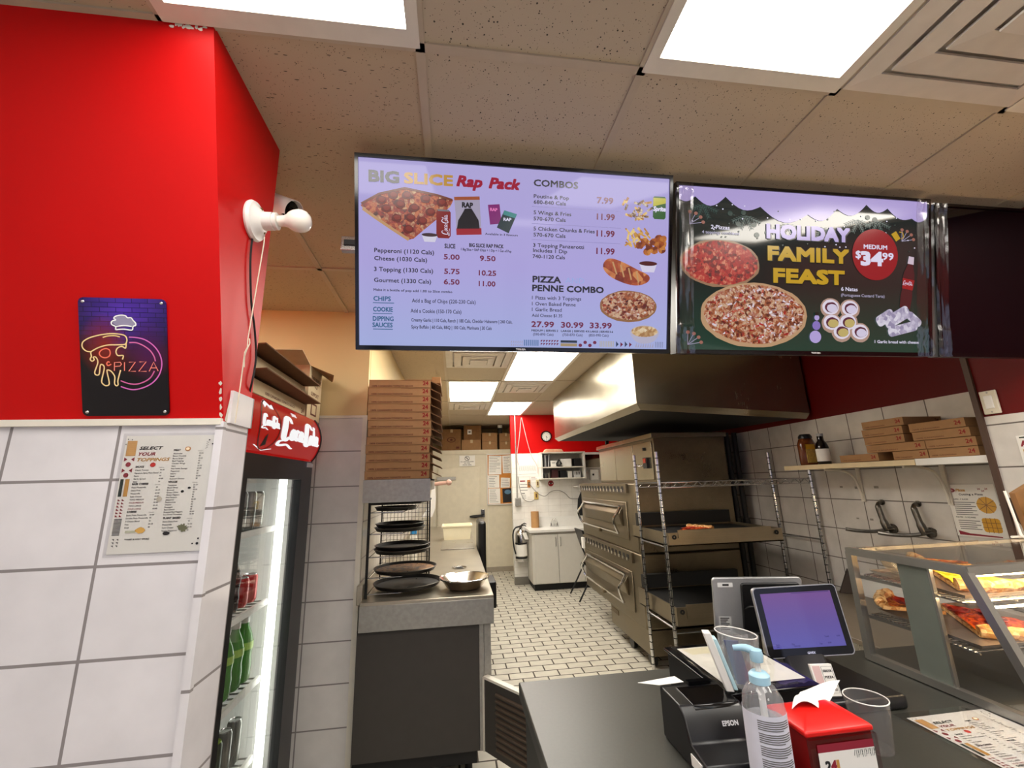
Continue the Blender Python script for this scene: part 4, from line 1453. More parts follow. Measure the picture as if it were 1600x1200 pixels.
bd = thing('notice_board', 'cork notice board crowded with papers beside the cooler door', 'notice board', (0.85, 7.99, 1.15))
b = MB()
b.box(0.60, 1.09, 7.970, 7.985, 1.15, 2.045, mat('cork', 'c8843a', 0.9, noise=0.15, nscale=120))
b.build('cork_panel', bd)
b = MB()
for a_, b_, c_, d_ in ((0.59, 1.095, 2.04, 2.06), (0.59, 1.095, 1.14, 1.155), (0.59, 0.605, 1.15, 2.05)):
    b.box(a_, b_, 7.962, 7.986, c_, d_, M_WHITE)
b.build('frame', bd)
fr = Frame((0.60, 7.968, 2.04), (1, 0, 0), (0, 0, -1), 0.01, (0, -1, 0))
for x0, y0, x1, y1, sk in ((2, 1, 27, 36, 1), (29, 2, 46, 34, -1), (1, 37, 22, 60, 0), (24, 42, 42, 60, 1), (1.5, 61, 23, 88, 0)):
    b = MB()
    b.poly2([(x0 + sk, y0), (x1, y0 + sk), (x1 - sk, y1), (x0, y1)], M_PAPER, fr, 2)
    for i in range(int((y1 - y0) / 3.2)):
        b.rect2(x0 + 2, y0 + 2.4 + i * 3, x0 + (x1 - x0) * random.uniform(.5, .9), y0 + 3.1 + i * 3, M_GREYINK, fr, 3)
    b.build('pinned_paper', bd)
b = MB()
b.poly2([(27, 62), (45, 61), (46, 86), (28, 87)], M_BLACKINK, fr, 1)
b.ell2(37, 68, 6, 4, mat('photo_blue', '5880a0', 0.5), fr, 3)
b.build('pinned_photo', bd)

fr_ = None
BX = [(-0.24, 0.115, 8.02, 2.14, 2.535, M_CARDD, 'large dark brown box at the left end of the cooler roof', 1),
      (0.13, 0.49, 8.04, 2.14, 2.335, M_CARD, 'lower of two stacked boxes beside the large dark one on the cooler roof', 0),
      (0.17, 0.50, 8.06, 2.337, 2.61, M_CARDD, 'olive brown box with white sticker stacked on the cooler roof', 2),
      (0.515, 0.80, 8.03, 2.14, 2.300, M_CARD, 'lower taped box of the middle pair on the cooler roof', 0),
      (0.515, 0.80, 8.03, 2.302, 2.46, M_CARD, 'upper taped box of the middle pair on the cooler roof', 0),
      (0.845, 1.15, 8.03, 2.14, 2.290, M_CARD, 'lower box of the pair next to the red wall on the cooler roof', 0),
      (0.845, 1.15, 8.03, 2.292, 2.45, M_CARD, 'upper box of the pair next to the red wall on the cooler roof', 0)]
for x0, x1, y0, z0, z1, mt_, lb, kd in BX:
    x1 = min(x1, 1.09)
    r = thing('cardboard_box', lb, 'box', ((x0 + x1) / 2, y0 + .15, z0), 0, 'boxes on the cooler roof')
    b = MB()
    b.box(x0, x1, y0, y0 + 0.36, z0 + .001, z1, mt_)
    f_ = Frame((x0, y0, z1), (1, 0, 0), (0, 0, -1), 0.01, (0, -1, 0))
    wc, hc = (x1 - x0) * 100, (z1 - z0) * 100
    if kd == 1:
        b.ell2(wc / 2, hc / 2, 8, 5, M_INK, f_, 1)
        b.ell2(wc / 2, hc / 2, 6.4, 3.7, mt_, f_, 2)
        b.ell2(wc / 2, hc / 2, 2.5, 2, M_INK, f_, 3)
        b.rect2(wc * .75, hc * .82, wc * .92, hc * .92, M_INK, f_, 1)
    b.build('box_body', r)
    b = MB()
    if kd == 2:
        b.rect2(7, 8, 15, 17, M_PAPER, f_, 1)
        b.rect2(9, 11, 13, 14, M_GREYINK, f_, 2)
        b.build('sticker', r)
    else:
        b.rect2(wc * .45, 0, wc * .58, min(hc * .35, 6), M_CARDL, f_, 1)
        b.build('packing_tape', r)
b = MB()
b.lathe([(0, 0), (0.045, 0), (0.045, 0.09), (0.04, 0.095), (0.04, 0.15), (0, 0.15)], (0.86, 8.05, 2.452), M_MATTEBLACK, seg=18)
jr = thing('storage_jar', 'black jar with white lid on the boxes by the red wall', 'jar', (0.86, 8.05, 2.451))
b.build('jar_body', jr, smooth=True)
b = MB()
b.lathe([(0.043, 0.10), (0.045, 0.102), (0.045, 0.155), (0, 0.157)], (0.86, 8.05, 2.452), M_WHITE, seg=18)
b.build('lid', jr, smooth=True)

# clock
ck = thing('wall_clock', 'round white wall clock with black rim on the red back wall', 'clock', (1.512, 6.92, 2.17))
b = MB()
b.lathe([(0.072, 0.0), (0.088, 0.0), (0.094, 0.012), (0.088, 0.026), (0.076, 0.022), (0.074, 0.012)], (1.512, 6.928, 2.260), M_GLOSSBLACK, (0, -1, 0), 40)
b.build('rim', ck, smooth=True)
b = MB()
b.lathe([(0, 0.010), (0.078, 0.010)], (1.512, 6.928, 2.260), M_PAPER, (0, -1, 0), 40)
f_ = Frame((1.512, 6.917, 2.260), (1, 0, 0), (0, 0, -1), 0.01, (0, -1, 0))
for i in range(12):
    a = 2 * PI * i / 12
    b.strip([(5.6 * math.sin(a), -5.6 * math.cos(a)), (6.8 * math.sin(a), -6.8 * math.cos(a))], .5, M_BLACKINK, f_, 0)
b.build('face', ck)
for nm_, L_, a, wd in (('hour_hand', 3.4, 2.45, .6), ('minute_hand', 5.4, 3.05, .45)):
    b = MB()
    b.strip([(-.8 * math.sin(a), .8 * math.cos(a)), (L_ * math.sin(a), -L_ * math.cos(a))], wd, M_BLACKINK, f_, 2)
    b.build(nm_, ck)

# conduit and box
cd = thing('conduit', 'white pipe running down the red wall to a junction box by the extinguisher', 'pipe', (0.985, 6.92, 1.3))
b = MB()
b.cyl((0.992, 6.915, 2.62), (0.992, 6.915, 1.28), 0.010, M_GALV, seg=10)
b.build('pipe', cd)
b = MB()
b.box(0.955, 1.045, 6.88, 6.929, 1.16, 1.285, M_GALV)
b.build('junction_box', cd, bevel=0.006)
M_CORD = mat('grey_cord', '8a8680', 0.6)
for pts, nm_, lb in (([(1.10, 6.925, 2.58), (1.06, 6.925, 2.25), (1.01, 6.925, 1.95), (1.03, 6.925, 1.80)], 'cord', 'thin cord slanting down the red wall next to the white pipe'),
                     ([(1.11, 6.922, 2.58), (1.17, 6.922, 2.27), (1.25, 6.915, 1.95), (1.33, 6.915, 1.80), (1.345, 6.915, 1.66)], 'cord', 'longer cord slanting down the red wall towards the open shelves'),
                     ([(1.015, 6.924, 1.62), (1.04, 6.915, 1.42), (1.10, 6.91, 1.26), (1.2, 6.91, 1.22), (1.28, 6.915, 1.25)], 'cord', 'grey cord looping from the pipe to the yellowed outlet'),
                     ([(1.19, 6.91, 1.51), (1.26, 6.905, 1.42), (1.35, 6.90, 1.33), (1.45, 6.90, 1.30), (1.55, 6.905, 1.37), (1.68, 6.905, 1.38), (1.78, 6.90, 1.33), (1.86, 6.90, 1.25), (2.0, 6.905, 1.24)], 'cord', 'tangled cord draped on white tiles below the open shelves')):
    b = MB()
    b.tube(curve(pts, 4), 0.005, M_CORD if 'red wall' not in lb else mat('pink_cord', 'd8b8b0', 0.6), 6)
    tag(b.build(nm_, smooth=True), lb, 'cord')
for x, z, col, lb, w_ in ((1.19, 1.50, 'b87838', 'orange brown outlet plate with cord left of the open shelves', .05), (1.305, 1.31, 'd0b468', 'yellowed outlet plate on white tiles over the sink counter', .07), (1.335, 1.50, 'd8cca0', 'cream outlet plate under the lower corner of the open shelves', .05)):
    r = thing('wall_outlet', lb, 'outlet', (x, 6.92, z - .06))
    b = MB()
    b.box(x - w_ / 2, x + w_ / 2, 6.918, 6.929, z - .06, z + .06, mat('outlet_' + col, col, 0.4))
    b.build('plate', r, bevel=0.003)
    b = MB()
    b.box(x - .012, x + .012, 6.912, 6.919, z - .03, z + .03, mat('outlet_dark', '705030', 0.5))
    b.build('socket', r)
for x0, x1, z0, z1, lb, kd in ((1.02, 1.35, 1.62, 1.95, 'line-drawn paper notice under the red band by the pipe', 1), (1.03, 1.20, 1.30, 1.60, 'white paper form taped below the line-drawn notice', 0), (1.22, 1.36, 1.53, 1.61, 'faded receipt taped right of the white paper form', 0), (1.06, 1.16, 1.22, 1.38, 'small dark-edged paper near the junction box', 2)):
    b = MB()
    b.box(x0, x1, 6.9265 - kd * .001, 6.929, z0, z1, M_PAPER)
    f_ = Frame((x0, 6.9265 - kd * .001, z1), (1, 0, 0), (0, 0, -1), 0.01, (0, -1, 0))
    wc, hc = (x1 - x0) * 100, (z1 - z0) * 100
    if kd == 1:
        for i in range(9):
            x = 2 + i * 3.2
            b.strip([(x, 16), (x + .5, 24), (x + 2, 25), (x + 1.6, 17)], .35, M_GREYINK, f_, 1)
        b.strip([(1, 30), (30, 29.6)], .3, M_GREYINK, f_, 1)
    else:
        b.rect2(wc * .1, hc * .15, wc * .6, hc * .22, M_REDINK if not kd else M_BLACKINK, f_, 1)
        for i in range(3):
            b.rect2(wc * .1, hc * (.35 + i * .15), wc * .8, hc * (.38 + i * .15), M_GREYINK, f_, 1)
    tag(b.build('taped_notice'), lb, 'notice')
b = MB()
b.lathe([(0, 0.004), (0.045, 0.004), (0.047, 0)], (1.555, 6.929, 1.495), mat('red_sticker', '90181c', 0.5), (0, -1, 0), 28)
f_ = Frame((1.51, 6.925, 1.54), (1, 0, 0), (0, 0, -1), 0.01, (0, -1, 0))
b.rect2(1.5, 3.8, 7.5, 5.2, M_PAPER, f_, 0)
b.ell2(4.5, 4.5, 1.5, 1.2, M_BLACKINK, f_, 1)
tag(b.build('round_sticker'), 'round red sticker on the tiles under the open shelves', 'sticker')

# open shelves on the far wall and their contents
ws = thing('wall_shelf', 'white open shelf unit on the far wall below the clock', 'shelf', (1.75, 6.8, 1.57))
b = MB()
b.box(1.36, 1.385, 6.70, 6.928, 1.57, 1.98, M_WHITE)
b.box(2.06, 2.085, 6.70, 6.928, 1.57, 1.98, M_WHITE)
b.box(1.385, 2.06, 6.918, 6.928, 1.57, 1.98, mat('shelf_back', 'a8a49c', 0.6))
b.build('side_panel', ws)
for nm_, z in (('top_board', 1.965), ('middle_board', 1.735), ('bottom_board', 1.560)):
    b = MB()
    b.box(1.355, 2.09, 6.69, 6.928, z, z + .018, M_TRIMW)
    b.build(nm_, ws)
b = MB()
b.prism([(1.42, 6.72, 1.985), (1.75, 6.72, 1.985), (1.72, 6.72, 2.03), (1.46, 6.72, 2.035)], (0, .15, 0), mat('pink_bag', 'e0a888', 0.6, noise=.15))
tag(b.build('folded_bag', bevel=0.008), 'pale pink folded bag lying on top of the open shelves', 'bag')
for k, (x, w_, h_, col, tp) in enumerate(((1.40, .022, .185, '303030', 0), (1.425, .03, .195, '989898', 0), (1.458, .02, .175, '202020', .01), (1.482, .012, .20, 'd0d0d0', .02))):
    b = MB()
    b.hexa([(x, 6.74, 1.754), (x + w_, 6.74, 1.754), (x + w_, 6.90, 1.754), (x, 6.90, 1.754), (x + tp, 6.74, 1.754 + h_), (x + w_ + tp, 6.74, 1.754 + h_), (x + w_ + tp, 6.90, 1.754 + h_), (x + tp, 6.90, 1.754 + h_)], mat('binder_' + col, col, 0.5))
    tag(b.build('binder'), ['leftmost dark binder on the open shelves', 'grey binder second from left on the open shelves', 'short black folder beside the grey binder on the open shelves', 'thin leaning white folder on the open shelves'][k], 'binder', 'binders on the far shelves')
for lb, nm_, cat, bx, col in (('white carton left of centre on the middle shelf board', 'small_carton', 'box', (1.53, 1.63, 1.754, 1.85), 'e8e4dc'),
                              ('wide white box on the middle shelf board', 'white_box', 'box', (1.70, 1.87, 1.754, 1.875), 'f0eee8'),
                              ('black box at the right end of the middle shelf board', 'black_box', 'box', (1.92, 2.03, 1.754, 1.88), '141416'),
                              ('dark maroon box on the lower shelf board', 'maroon_box', 'box', (1.54, 1.64, 1.579, 1.71), '3a1414'),
                              ('black container in the middle of the lower shelf board', 'black_container', 'container', (1.68, 1.78, 1.579, 1.69), '101012'),
                              ('small white container on the lower shelf board', 'white_container', 'container', (1.80, 1.87, 1.579, 1.68), 'd8d4cc'),
                              ('black-and-white package at the right end of the lower shelf board', 'package', 'package', (1.90, 2.01, 1.579, 1.68), 'c8c8c8')):
    x0, x1, z0, z1 = bx
    b = MB()
    b.box(x0, x1, 6.74, 6.88, z0, z1, mat('item_' + col, col, 0.5))
    f_ = Frame((x0, 6.74, z1), (1, 0, 0), (0, 0, -1), 0.01, (0, -1, 0))
    if nm_ == 'package':
        for i in range(4):
            b.poly2([(1 + i * 2.6, 1), (2.4 + i * 2.6, 1.5), (2 + i * 2.4, 6), (1 + i * 2.4, 6)], M_BLACKINK, f_, 1)
    elif nm_ == 'small_carton':
        b.rect2(2, 3, 7, 4, M_GREYINK, f_, 1)
    tag(b.build(nm_, bevel=0.004), lb, cat)
b = MB()
b.tube([(1.62, 6.72, 1.80), (1.66, 6.70, 1.86), (1.69, 6.71, 1.80), (1.66, 6.71, 1.76), (1.62, 6.72, 1.78)], 0.016, M_MATTEBLACK, 8, True)
tag(b.build('cable_coil', smooth=True), 'black and white coil of cable on the middle shelf board', 'cable')
for k in range(4):
    x = 1.405 + k * .03
    b = MB()
    b.lathe([(0, 0), (0.012, 0), (0.012, 0.05 + .015 * (k % 2)), (0.006, 0.07 + .015 * (k % 2)), (0, 0.07 + .015 * (k % 2))], (x, 6.76, 1.579), mat('jar_' + str(k), ['303028', '585850', '2a2020', '706858'][k], 0.4), seg=10)
    tag(b.build('small_bottle', smooth=True), ['leftmost', 'second from left', 'third from left', 'fourth from left'][k] + ' small bottle on the lower shelf board', 'bottle', 'small bottles on the far shelves')

# mirror and dispenser right of the shelves
mr_ = thing('wall_mirror', 'white framed mirror between the open shelves and the ovens', 'mirror', (2.27, 6.9, 1.71))
b = MB()
b.box(2.13, 2.44, 6.90, 6.928, 1.71, 1.97, M_WHITE)
b.build('frame', mr_)
b = MB()
b.box(2.155, 2.415, 6.896, 6.901, 1.735, 1.945, mat('mirror_glass', 'a09888', 0.05, 1.0, noise=0.02))
b.build('mirror_glass', mr_)
dp = thing('towel_dispenser', 'white towel dispenser beneath the mirror near the ovens', 'dispenser', (2.30, 6.86, 1.50))
b = MB()
b.box(2.20, 2.34, 6.80, 6.928, 1.52, 1.70, M_WHITE)
b.build('housing', dp, bevel=0.02)
b = MB()
b.box(2.225, 2.255, 6.796, 6.80, 1.60, 1.63, M_BLACKINK)
b.build('window', dp)

# fire extinguisher
ex = thing('fire_extinguisher', 'silver fire extinguisher hung on the white wall end', 'fire extinguisher', (1.035, 6.84, 0.36))
XE, YE = 1.015, 6.80
b = MB()
b.lathe([(0, 0.36), (0.085, 0.36), (0.09, 0.37), (0.09, 0.74), (0.075, 0.79), (0.03, 0.82), (0.03, 0.84)], (XE, YE, 0), M_CHROME, seg=28)
b.build('cylinder', ex, smooth=True)
b = MB()
b.lathe([(0.0912, 0.44), (0.0912, 0.60)], (XE, YE, 0), M_PAPER, seg=28)
f_ = Frame((XE - .06, YE - .092, 0.60), (1, 0, 0), (0, 0, -1), 0.01, (0, -1, 0))
b.build('label_band', ex, smooth=True)
b = MB()
b.lathe([(0.0915, 0.40), (0.0915, 0.43)], (XE, YE, 0), M_MATTEBLACK, seg=28)
b.lathe([(0.0915, 0.61), (0.0915, 0.63)], (XE, YE, 0), M_MATTEBLACK, seg=28)
b.build('strap', ex, smooth=True)
b = MB()
b.box(XE - .02, XE + .02, YE - .02, YE + .02, 0.835, 0.88, M_CHROME)
b.tube([(XE + .01, YE - .02, 0.87), (XE + .05, YE - .06, 0.885), (XE + .07, YE - .09, 0.87)], 0.008, M_MATTEBLACK, 6)
b.tube([(XE + .01, YE - .02, 0.885), (XE + .05, YE - .06, 0.91), (XE + .075, YE - .09, 0.90)], 0.008, M_MATTEBLACK, 6)
b.build('valve_handle', ex)
b = MB()
b.tube(curve([(XE - .02, YE - .01, 0.86), (XE - .09, YE - .03, 0.84), (XE - .125, YE - .03, 0.76), (XE - .12, YE - .03, 0.6), (XE - .095, YE - .05, 0.47)], 5), 0.012, M_MATTEBLACK, 8)
b.build('hose', ex, smooth=True)
b = MB()
b.obox((XE + .055, YE - .105, 0.73), (0.03, .005, 0.0), (0.02, 0, -0.05), (0, -.002, 0), M_PAPER)
b.build('inspection_tag', ex)

# sink base cabinet
sk = thing('sink_cabinet', 'white two-door sink cabinet against the far wall', 'cabinet', (1.70, 6.68, 0))
M_CAB = mat('white_laminate', 'd4d0c6', 0.4, noise=0.02)
b = MB()
b.box(1.125, 2.28, 6.46, 6.92, 0.09, 0.785, M_CAB)
b.build('body', sk)
b = MB()
b.box(1.15, 2.26, 6.50, 6.90, 0, 0.09, M_MATTEBLACK)
b.build('toe_kick', sk)
for x0, x1, xh in ((1.16, 1.508, 1.475), (1.514, 1.89, 1.548), (1.896, 2.27, 2.2)):
    b = MB()
    b.box(x0, x1, 6.443, 6.46, 0.10, 0.765, M_CAB)
    dd = b.build('door', sk, bevel=0.002)
    b = MB()
    b.tube([(xh, 6.443, 0.60), (xh, 6.42, 0.605), (xh, 6.42, 0.715), (xh, 6.443, 0.72)], 0.006, M_GALV, 8)
    b.build('handle', dd, smooth=True)
b = MB()
b.box(1.095, 2.30, 6.43, 6.925, 0.785, 0.800, mat('counter_edge', '8c857a', 0.5))
b.box(1.09, 2.30, 6.425, 6.925, 0.800, 0.832, M_WHITE)
b.box(1.09, 2.30, 6.905, 6.925, 0.832, 0.98, M_WHITE)
b.build('worktop', sk)
fc = thing('faucet', 'small chrome faucet on the white sink counter', 'faucet', (1.56, 6.84, 0.832))
b = MB()
b.box(1.49, 1.63, 6.82, 6.87, 0.833, 0.85, M_CHROME)
b.tube(curve([(1.56, 6.845, 0.85), (1.56, 6.84, 0.91), (1.56, 6.80, 0.935), (1.56, 6.72, 0.90)], 4), 0.012, M_CHROME, 10)
b.build('spout', fc, smooth=True)
for s in (-1, 1):
    b = MB()
    b.cyl((1.56 + .05 * s, 6.845, 0.85), (1.56 + .05 * s, 6.845, 0.89), 0.014, M_CHROME, 0.01, 10)
    b.cyl((1.56 + .05 * s, 6.845, 0.89), (1.56 + .015 * s, 6.84, 0.955), 0.008, M_CHROME, seg=8)
    b.build('tap_handle', fc, smooth=True)
b = MB()
b.lathe([(0, 0), (0.062, 0), (0.062, 0.24), (0.018, 0.24), (0.018, 0.2), (0, 0.2)], (1.25, 6.82, 0.833), mat('brown_paper_roll', 'b48858', 0.9, noise=.04), seg=28)
tag(b.build('paper_roll', smooth=True), 'brown paper towel roll standing on the white sink counter', 'paper roll')

# folding chair with a black jacket, small shelf above
ch_ = thing('folding_chair', 'black folding chair beside the sink cabinet', 'chair', (1.72, 6.0, 0))
b = MB()
b.tube(curve([(1.74, 6.22, 0.80), (1.80, 6.20, 0.60), (1.86, 6.12, 0.42)], 3), 0.012, M_MATTEBLACK, 8)
b.build('back_frame', ch_, smooth=True)
b = MB()
b.tube(curve([(1.74, 5.82, 0.80), (1.80, 5.80, 0.60), (1.86, 5.78, 0.42)], 3), 0.012, M_MATTEBLACK, 8)
b.build('back_frame', ch_, smooth=True)
b = MB()
b.hexa([(1.70, 5.83, 0.87), (1.73, 5.83, 0.87), (1.73, 6.21, 0.87), (1.70, 6.21, 0.87), (1.765, 5.83, 0.66), (1.795, 5.83, 0.66), (1.795, 6.21, 0.66), (1.765, 6.21, 0.66)], M_BLACK)
b.build('backrest', ch_, bevel=0.01)
b = MB()
b.box(1.80, 2.16, 5.80, 6.20, 0.42, 0.45, mat('grey_seat', '6a665e', 0.5))
b.build('seat', ch_, bevel=0.008)
for p_, q_ in (((1.86, 5.80, 0.42), (1.60, 5.78, 0.0)), ((1.84, 6.20, 0.42), (1.60, 6.22, 0.0)), ((1.80, 5.80, 0.42), (2.12, 5.78, 0.0)), ((1.80, 6.20, 0.42), (2.12, 6.22, 0.0))):
    b = MB()
    b.cyl(p_, q_, 0.011, M_MATTEBLACK, seg=8)
    b.build('leg', ch_, smooth=True)
jk = MB()
jk.lathe([(0, 0.0), (0.16, 0.0), (0.17, 0.10), (0.14, 0.25), (0.09, 0.36), (0.035, 0.42), (0, 0.43)], (2.10, 6.72, 0.99), mat('black_cloth', '0c0c0e', 0.95, noise=.2), seg=16)
for v in jk.v:
    v.y = 6.79 + (v.y - 6.72) * 0.55 + 0.016 * math.sin(v.x * 60)
    v.x += 0.012 * math.sin(v.z * 14)
jo = thing('hanging_jacket', 'black jacket hanging on the wall between sink and ovens', 'jacket', (2.10, 6.79, 0.99))
jk.build('jacket_body', jo, smooth=True)
b = MB()
b.box(2.06, 2.12, 6.68, 6.69, 1.16, 1.21, mat('grey_badge', '8a8a8a', 0.6))
b.build('badge', jo)
s2 = thing('bracket_shelf', 'small white shelf on the tiles above the black jacket', 'shelf', (2.07, 6.8, 1.42))
b = MB()
b.box(1.93, 2.20, 6.72, 6.928, 1.425, 1.445, M_WHITE)
b.build('shelf_board', s2)
b = MB()
b.prism([(2.05, 6.925, 1.42), (2.05, 6.76, 1.425), (2.05, 6.925, 1.33)], (.012, 0, 0), M_GALV)
b.build('bracket', s2)
b = MB()
b.lathe([(0, 0), (0.05, 0), (0.055, 0.018), (0.05, 0.03), (0, 0.03)], (2.07, 6.80, 1.446), M_MATTEBLACK, seg=18)
tag(b.build('tape_roll', smooth=True), 'black roll lying on the small white wall shelf', 'roll')

# ================================================================== OVENS, HOOD, WIRE RACK
OX = 1.57
oven = thing('deck_oven', 'double deck stainless pizza oven with upper unit under the hood', 'oven', (2.0, 4.5, 0))
b = MB()
b.box(OX, 2.50, 3.66, 5.30, 0.90, 1.49, M_OVEN)
up = b.build('upper_deck', oven, bevel=0.012)
b = MB()
b.box(OX, 2.50, 3.66, 5.30, 0.31, 0.896, M_OVEN)
lo = b.build('lower_deck', oven, bevel=0.012)
M_KNOB = mat('dark_vent_hole', '181410', 0.6)
for z0, z1, pz in ((1.20, 0.98, up), (0.62, 0.40, lo)):
    top_z = 1.488 if pz is up else 0.893
    b = MB()
    b.box(OX - .022, OX, 3.80, 5.26, top_z - .085, top_z - .002, M_OVEN)
    n_ = 15
    for i in range(n_):
        y = 3.86 + i * (1.34 / (n_ - 1))
        b.box(OX - .0235, OX - .021, y, y + .05, top_z - .058, top_z - .024, M_KNOB)
        b.box(OX - .034, OX - .022, y + .012, y + .038, top_z - .075, top_z - .048, M_CHROME)
    b.build('vent_strip', pz)
    zt, zb = top_z - .215, top_z - .47
    b = MB()
    b.box(OX - .012, OX, 3.86, 5.20, zb - .03, zt + .05, M_OVEN)
    b.prism([(OX - .012, 3.95, zt), (OX - .055, 3.95, zt - .06), (OX - .03, 3.95, zt - .16), (OX - .012, 3.95, zt - .17)], (0, 1.16, 0), M_OVEN)
    dr = b.build('oven_door', pz, bevel=0.008)
    b = MB()
    b.tube(curve([(OX - .03, 5.11, zt + .005), (OX - .06, 5.13, zt - .05), (OX - .095, 5.15, zt - .11), (OX - .07, 5.15, zb + .06)], 4) + [(OX - .05, 5.13, zb + .02)], 0.012, M_CHROME, 8)
    b.build('handle_arm', dr, smooth=True)
    b = MB()
    b.tube(curve([(OX - .03, 3.96, zt + .005), (OX - .06, 3.97, zt - .05), (OX - .095, 3.98, zt - .11), (OX - .07, 3.99, zb + .06)], 4) + [(OX - .05, 4.0, zb + .02)], 0.012, M_CHROME, 8)
    b.build('handle_arm', dr, smooth=True)
    b = MB()
    b.cyl((OX - .05, 4.0, zb + .02), (OX - .05, 5.13, zb + .02), 0.010, M_CHROME, seg=8)
    b.build('handle_bar', dr, smooth=True)
    b = MB()
    b.cyl((OX - .035, 3.96, zt + .008), (OX - .035, 5.11, zt + .008), 0.012, M_CHROME, seg=8)
    b.build('top_rail', dr, smooth=True)
    b = MB()
    b.box(OX - .070, OX - .03, 4.50, 4.58, zb - .015, zb + .02, M_OVEN)
    b.build('latch', dr, bevel=0.006)
b = MB()
b.box(1.80, 2.50, 3.68, 5.18, 1.492, 1.89, M_OVEN)
uu = b.build('upper_unit', oven, bevel=0.004)
b = MB()
b.box(1.775, 2.52, 3.66, 5.20, 1.89, 1.935, M_HOOD)
b.build('upper_cap', uu, bevel=0.004)
for y0, y1 in ((3.71, 4.125), (4.14, 4.62), (4.63, 5.14)):
    b = MB()
    b.box(1.790, 1.80, y0, y1, 1.515, 1.865, M_HOOD)
    b.build('access_panel', uu, bevel=0.003)
b = MB()
b.box(1.765, 1.79, 3.78, 3.86, 1.62, 1.72, M_BLACK)
b.box(1.760, 1.766, 3.795, 3.845, 1.67, 1.712, mat('red_switch', 'a83018', 0.4))
b.build('switch_box', uu)
b = MB()
b.tube(curve([(1.785, 3.86, 1.66), (1.78, 3.95, 1.645), (1.785, 4.05, 1.655), (1.79, 4.12, 1.645)], 4), 0.009, M_CHROME, 8)
b.build('cable_conduit', uu, smooth=True)
b = MB()
b.cyl((1.79, 3.86, 1.80), (1.775, 3.86, 1.80), 0.016, M_BLACK, seg=14)
b.build('dial', uu)
b = MB()
b.box(1.52, 1.545, 5.19, 5.25, 0.74, 0.86, M_PAPER)
b.build('tag_card', oven)
b = MB()
b.box(1.595, 2.40, 3.66, 4.57, 0.115, 0.305, M_OVEN)
b.box(1.59, 1.596, 4.36, 4.54, 0.23, 0.275, mat('name_plate', '6a5a40', 0.4, .6))
b.build('base_cabinet', oven, bevel=0.004)
for x, y in ((1.66, 4.20), (1.66, 3.8), (2.30, 4.20), (2.3, 3.8)):
    w_ = MB()
    w_.cyl((x - .018, y, 0.052), (x + .018, y, 0.052), 0.052, M_BLACK, seg=22)
    w_.build('caster', oven, smooth=True)
for x, y in ((1.90, 5.20), (2.42, 5.20)):
    b = MB()
    b.cyl((x, y, 0), (x, y, 0.31), 0.025, M_MATTEBLACK, seg=12)
    b.build('leg', oven)

for x, lb in ((2.56, 'black vertical gas pipe beside the oven, nearer the oven'), (2.64, 'black vertical gas pipe beside the oven, nearer the tiled wall')):
    r = thing('gas_pipe', lb, 'pipe', (x, 3.72, 0), group='gas pipes by the oven')
    b = MB()
    b.cyl((x, 3.72, 0), (x, 3.72, 1.93), 0.022, M_MATTEBLACK, seg=14)
    b.build('pipe', r, smooth=True)
    b = MB()
    b.cyl((x, 3.72, 1.10), (x, 3.72, 1.15), 0.031, M_MATTEBLACK, seg=8)
    b.build('coupling', r)
HX = 1.34
hood = thing('extractor_hood', 'large stainless extractor hood hanging over the ovens', 'extractor hood', (2.0, 4.2, 1.9))
b = MB()
b.hexa([(HX, 2.94, 2.075), (2.72, 2.90, 1.985), (2.72, 5.58, 2.06), (HX, 5.58, 2.085), (HX, 2.94, 2.622), (2.72, 2.90, 2.622), (2.72, 5.58, 2.622), (HX, 5.58, 2.622)], M_HOOD)
b.f.pop(0)
b.k.pop(0)
b.build('canopy', hood)
b = MB()
b.hexa([(HX - .003, 2.93, 2.075), (HX + .04, 2.97, 2.03), (HX + .04, 5.55, 2.045), (HX - .003, 5.585, 2.088), (HX - .003, 2.93, 2.082), (HX + .045, 2.97, 2.038), (HX + .045, 5.55, 2.053), (HX - .003, 5.585, 2.095)], M_HOOD)
b.hexa([(HX, 2.93, 2.075), (2.72, 2.895, 1.985), (2.72, 2.94, 1.945), (HX + .04, 2.97, 2.03), (HX, 2.93, 2.082), (2.72, 2.895, 1.992), (2.72, 2.945, 1.953), (HX + .045, 2.97, 2.038)], M_HOOD)
b.build('drip_lip', hood)
b = MB()
b.hexa([(HX + .04, 2.97, 2.04), (2.71, 2.95, 1.96), (2.71, 5.55, 2.03), (HX + .04, 5.55, 2.05), (HX + .04, 2.97, 2.05), (2.71, 2.95, 1.97), (2.71, 5.55, 2.04), (HX + .04, 5.55, 2.06)], M_MATTEBLACK)
b.build('filter_panel', hood)
b = MB()
b.box(2.02, 2.06, 5.50, 5.54, 1.47, 2.05, M_MATTEBLACK)
b.build('support_post', hood)

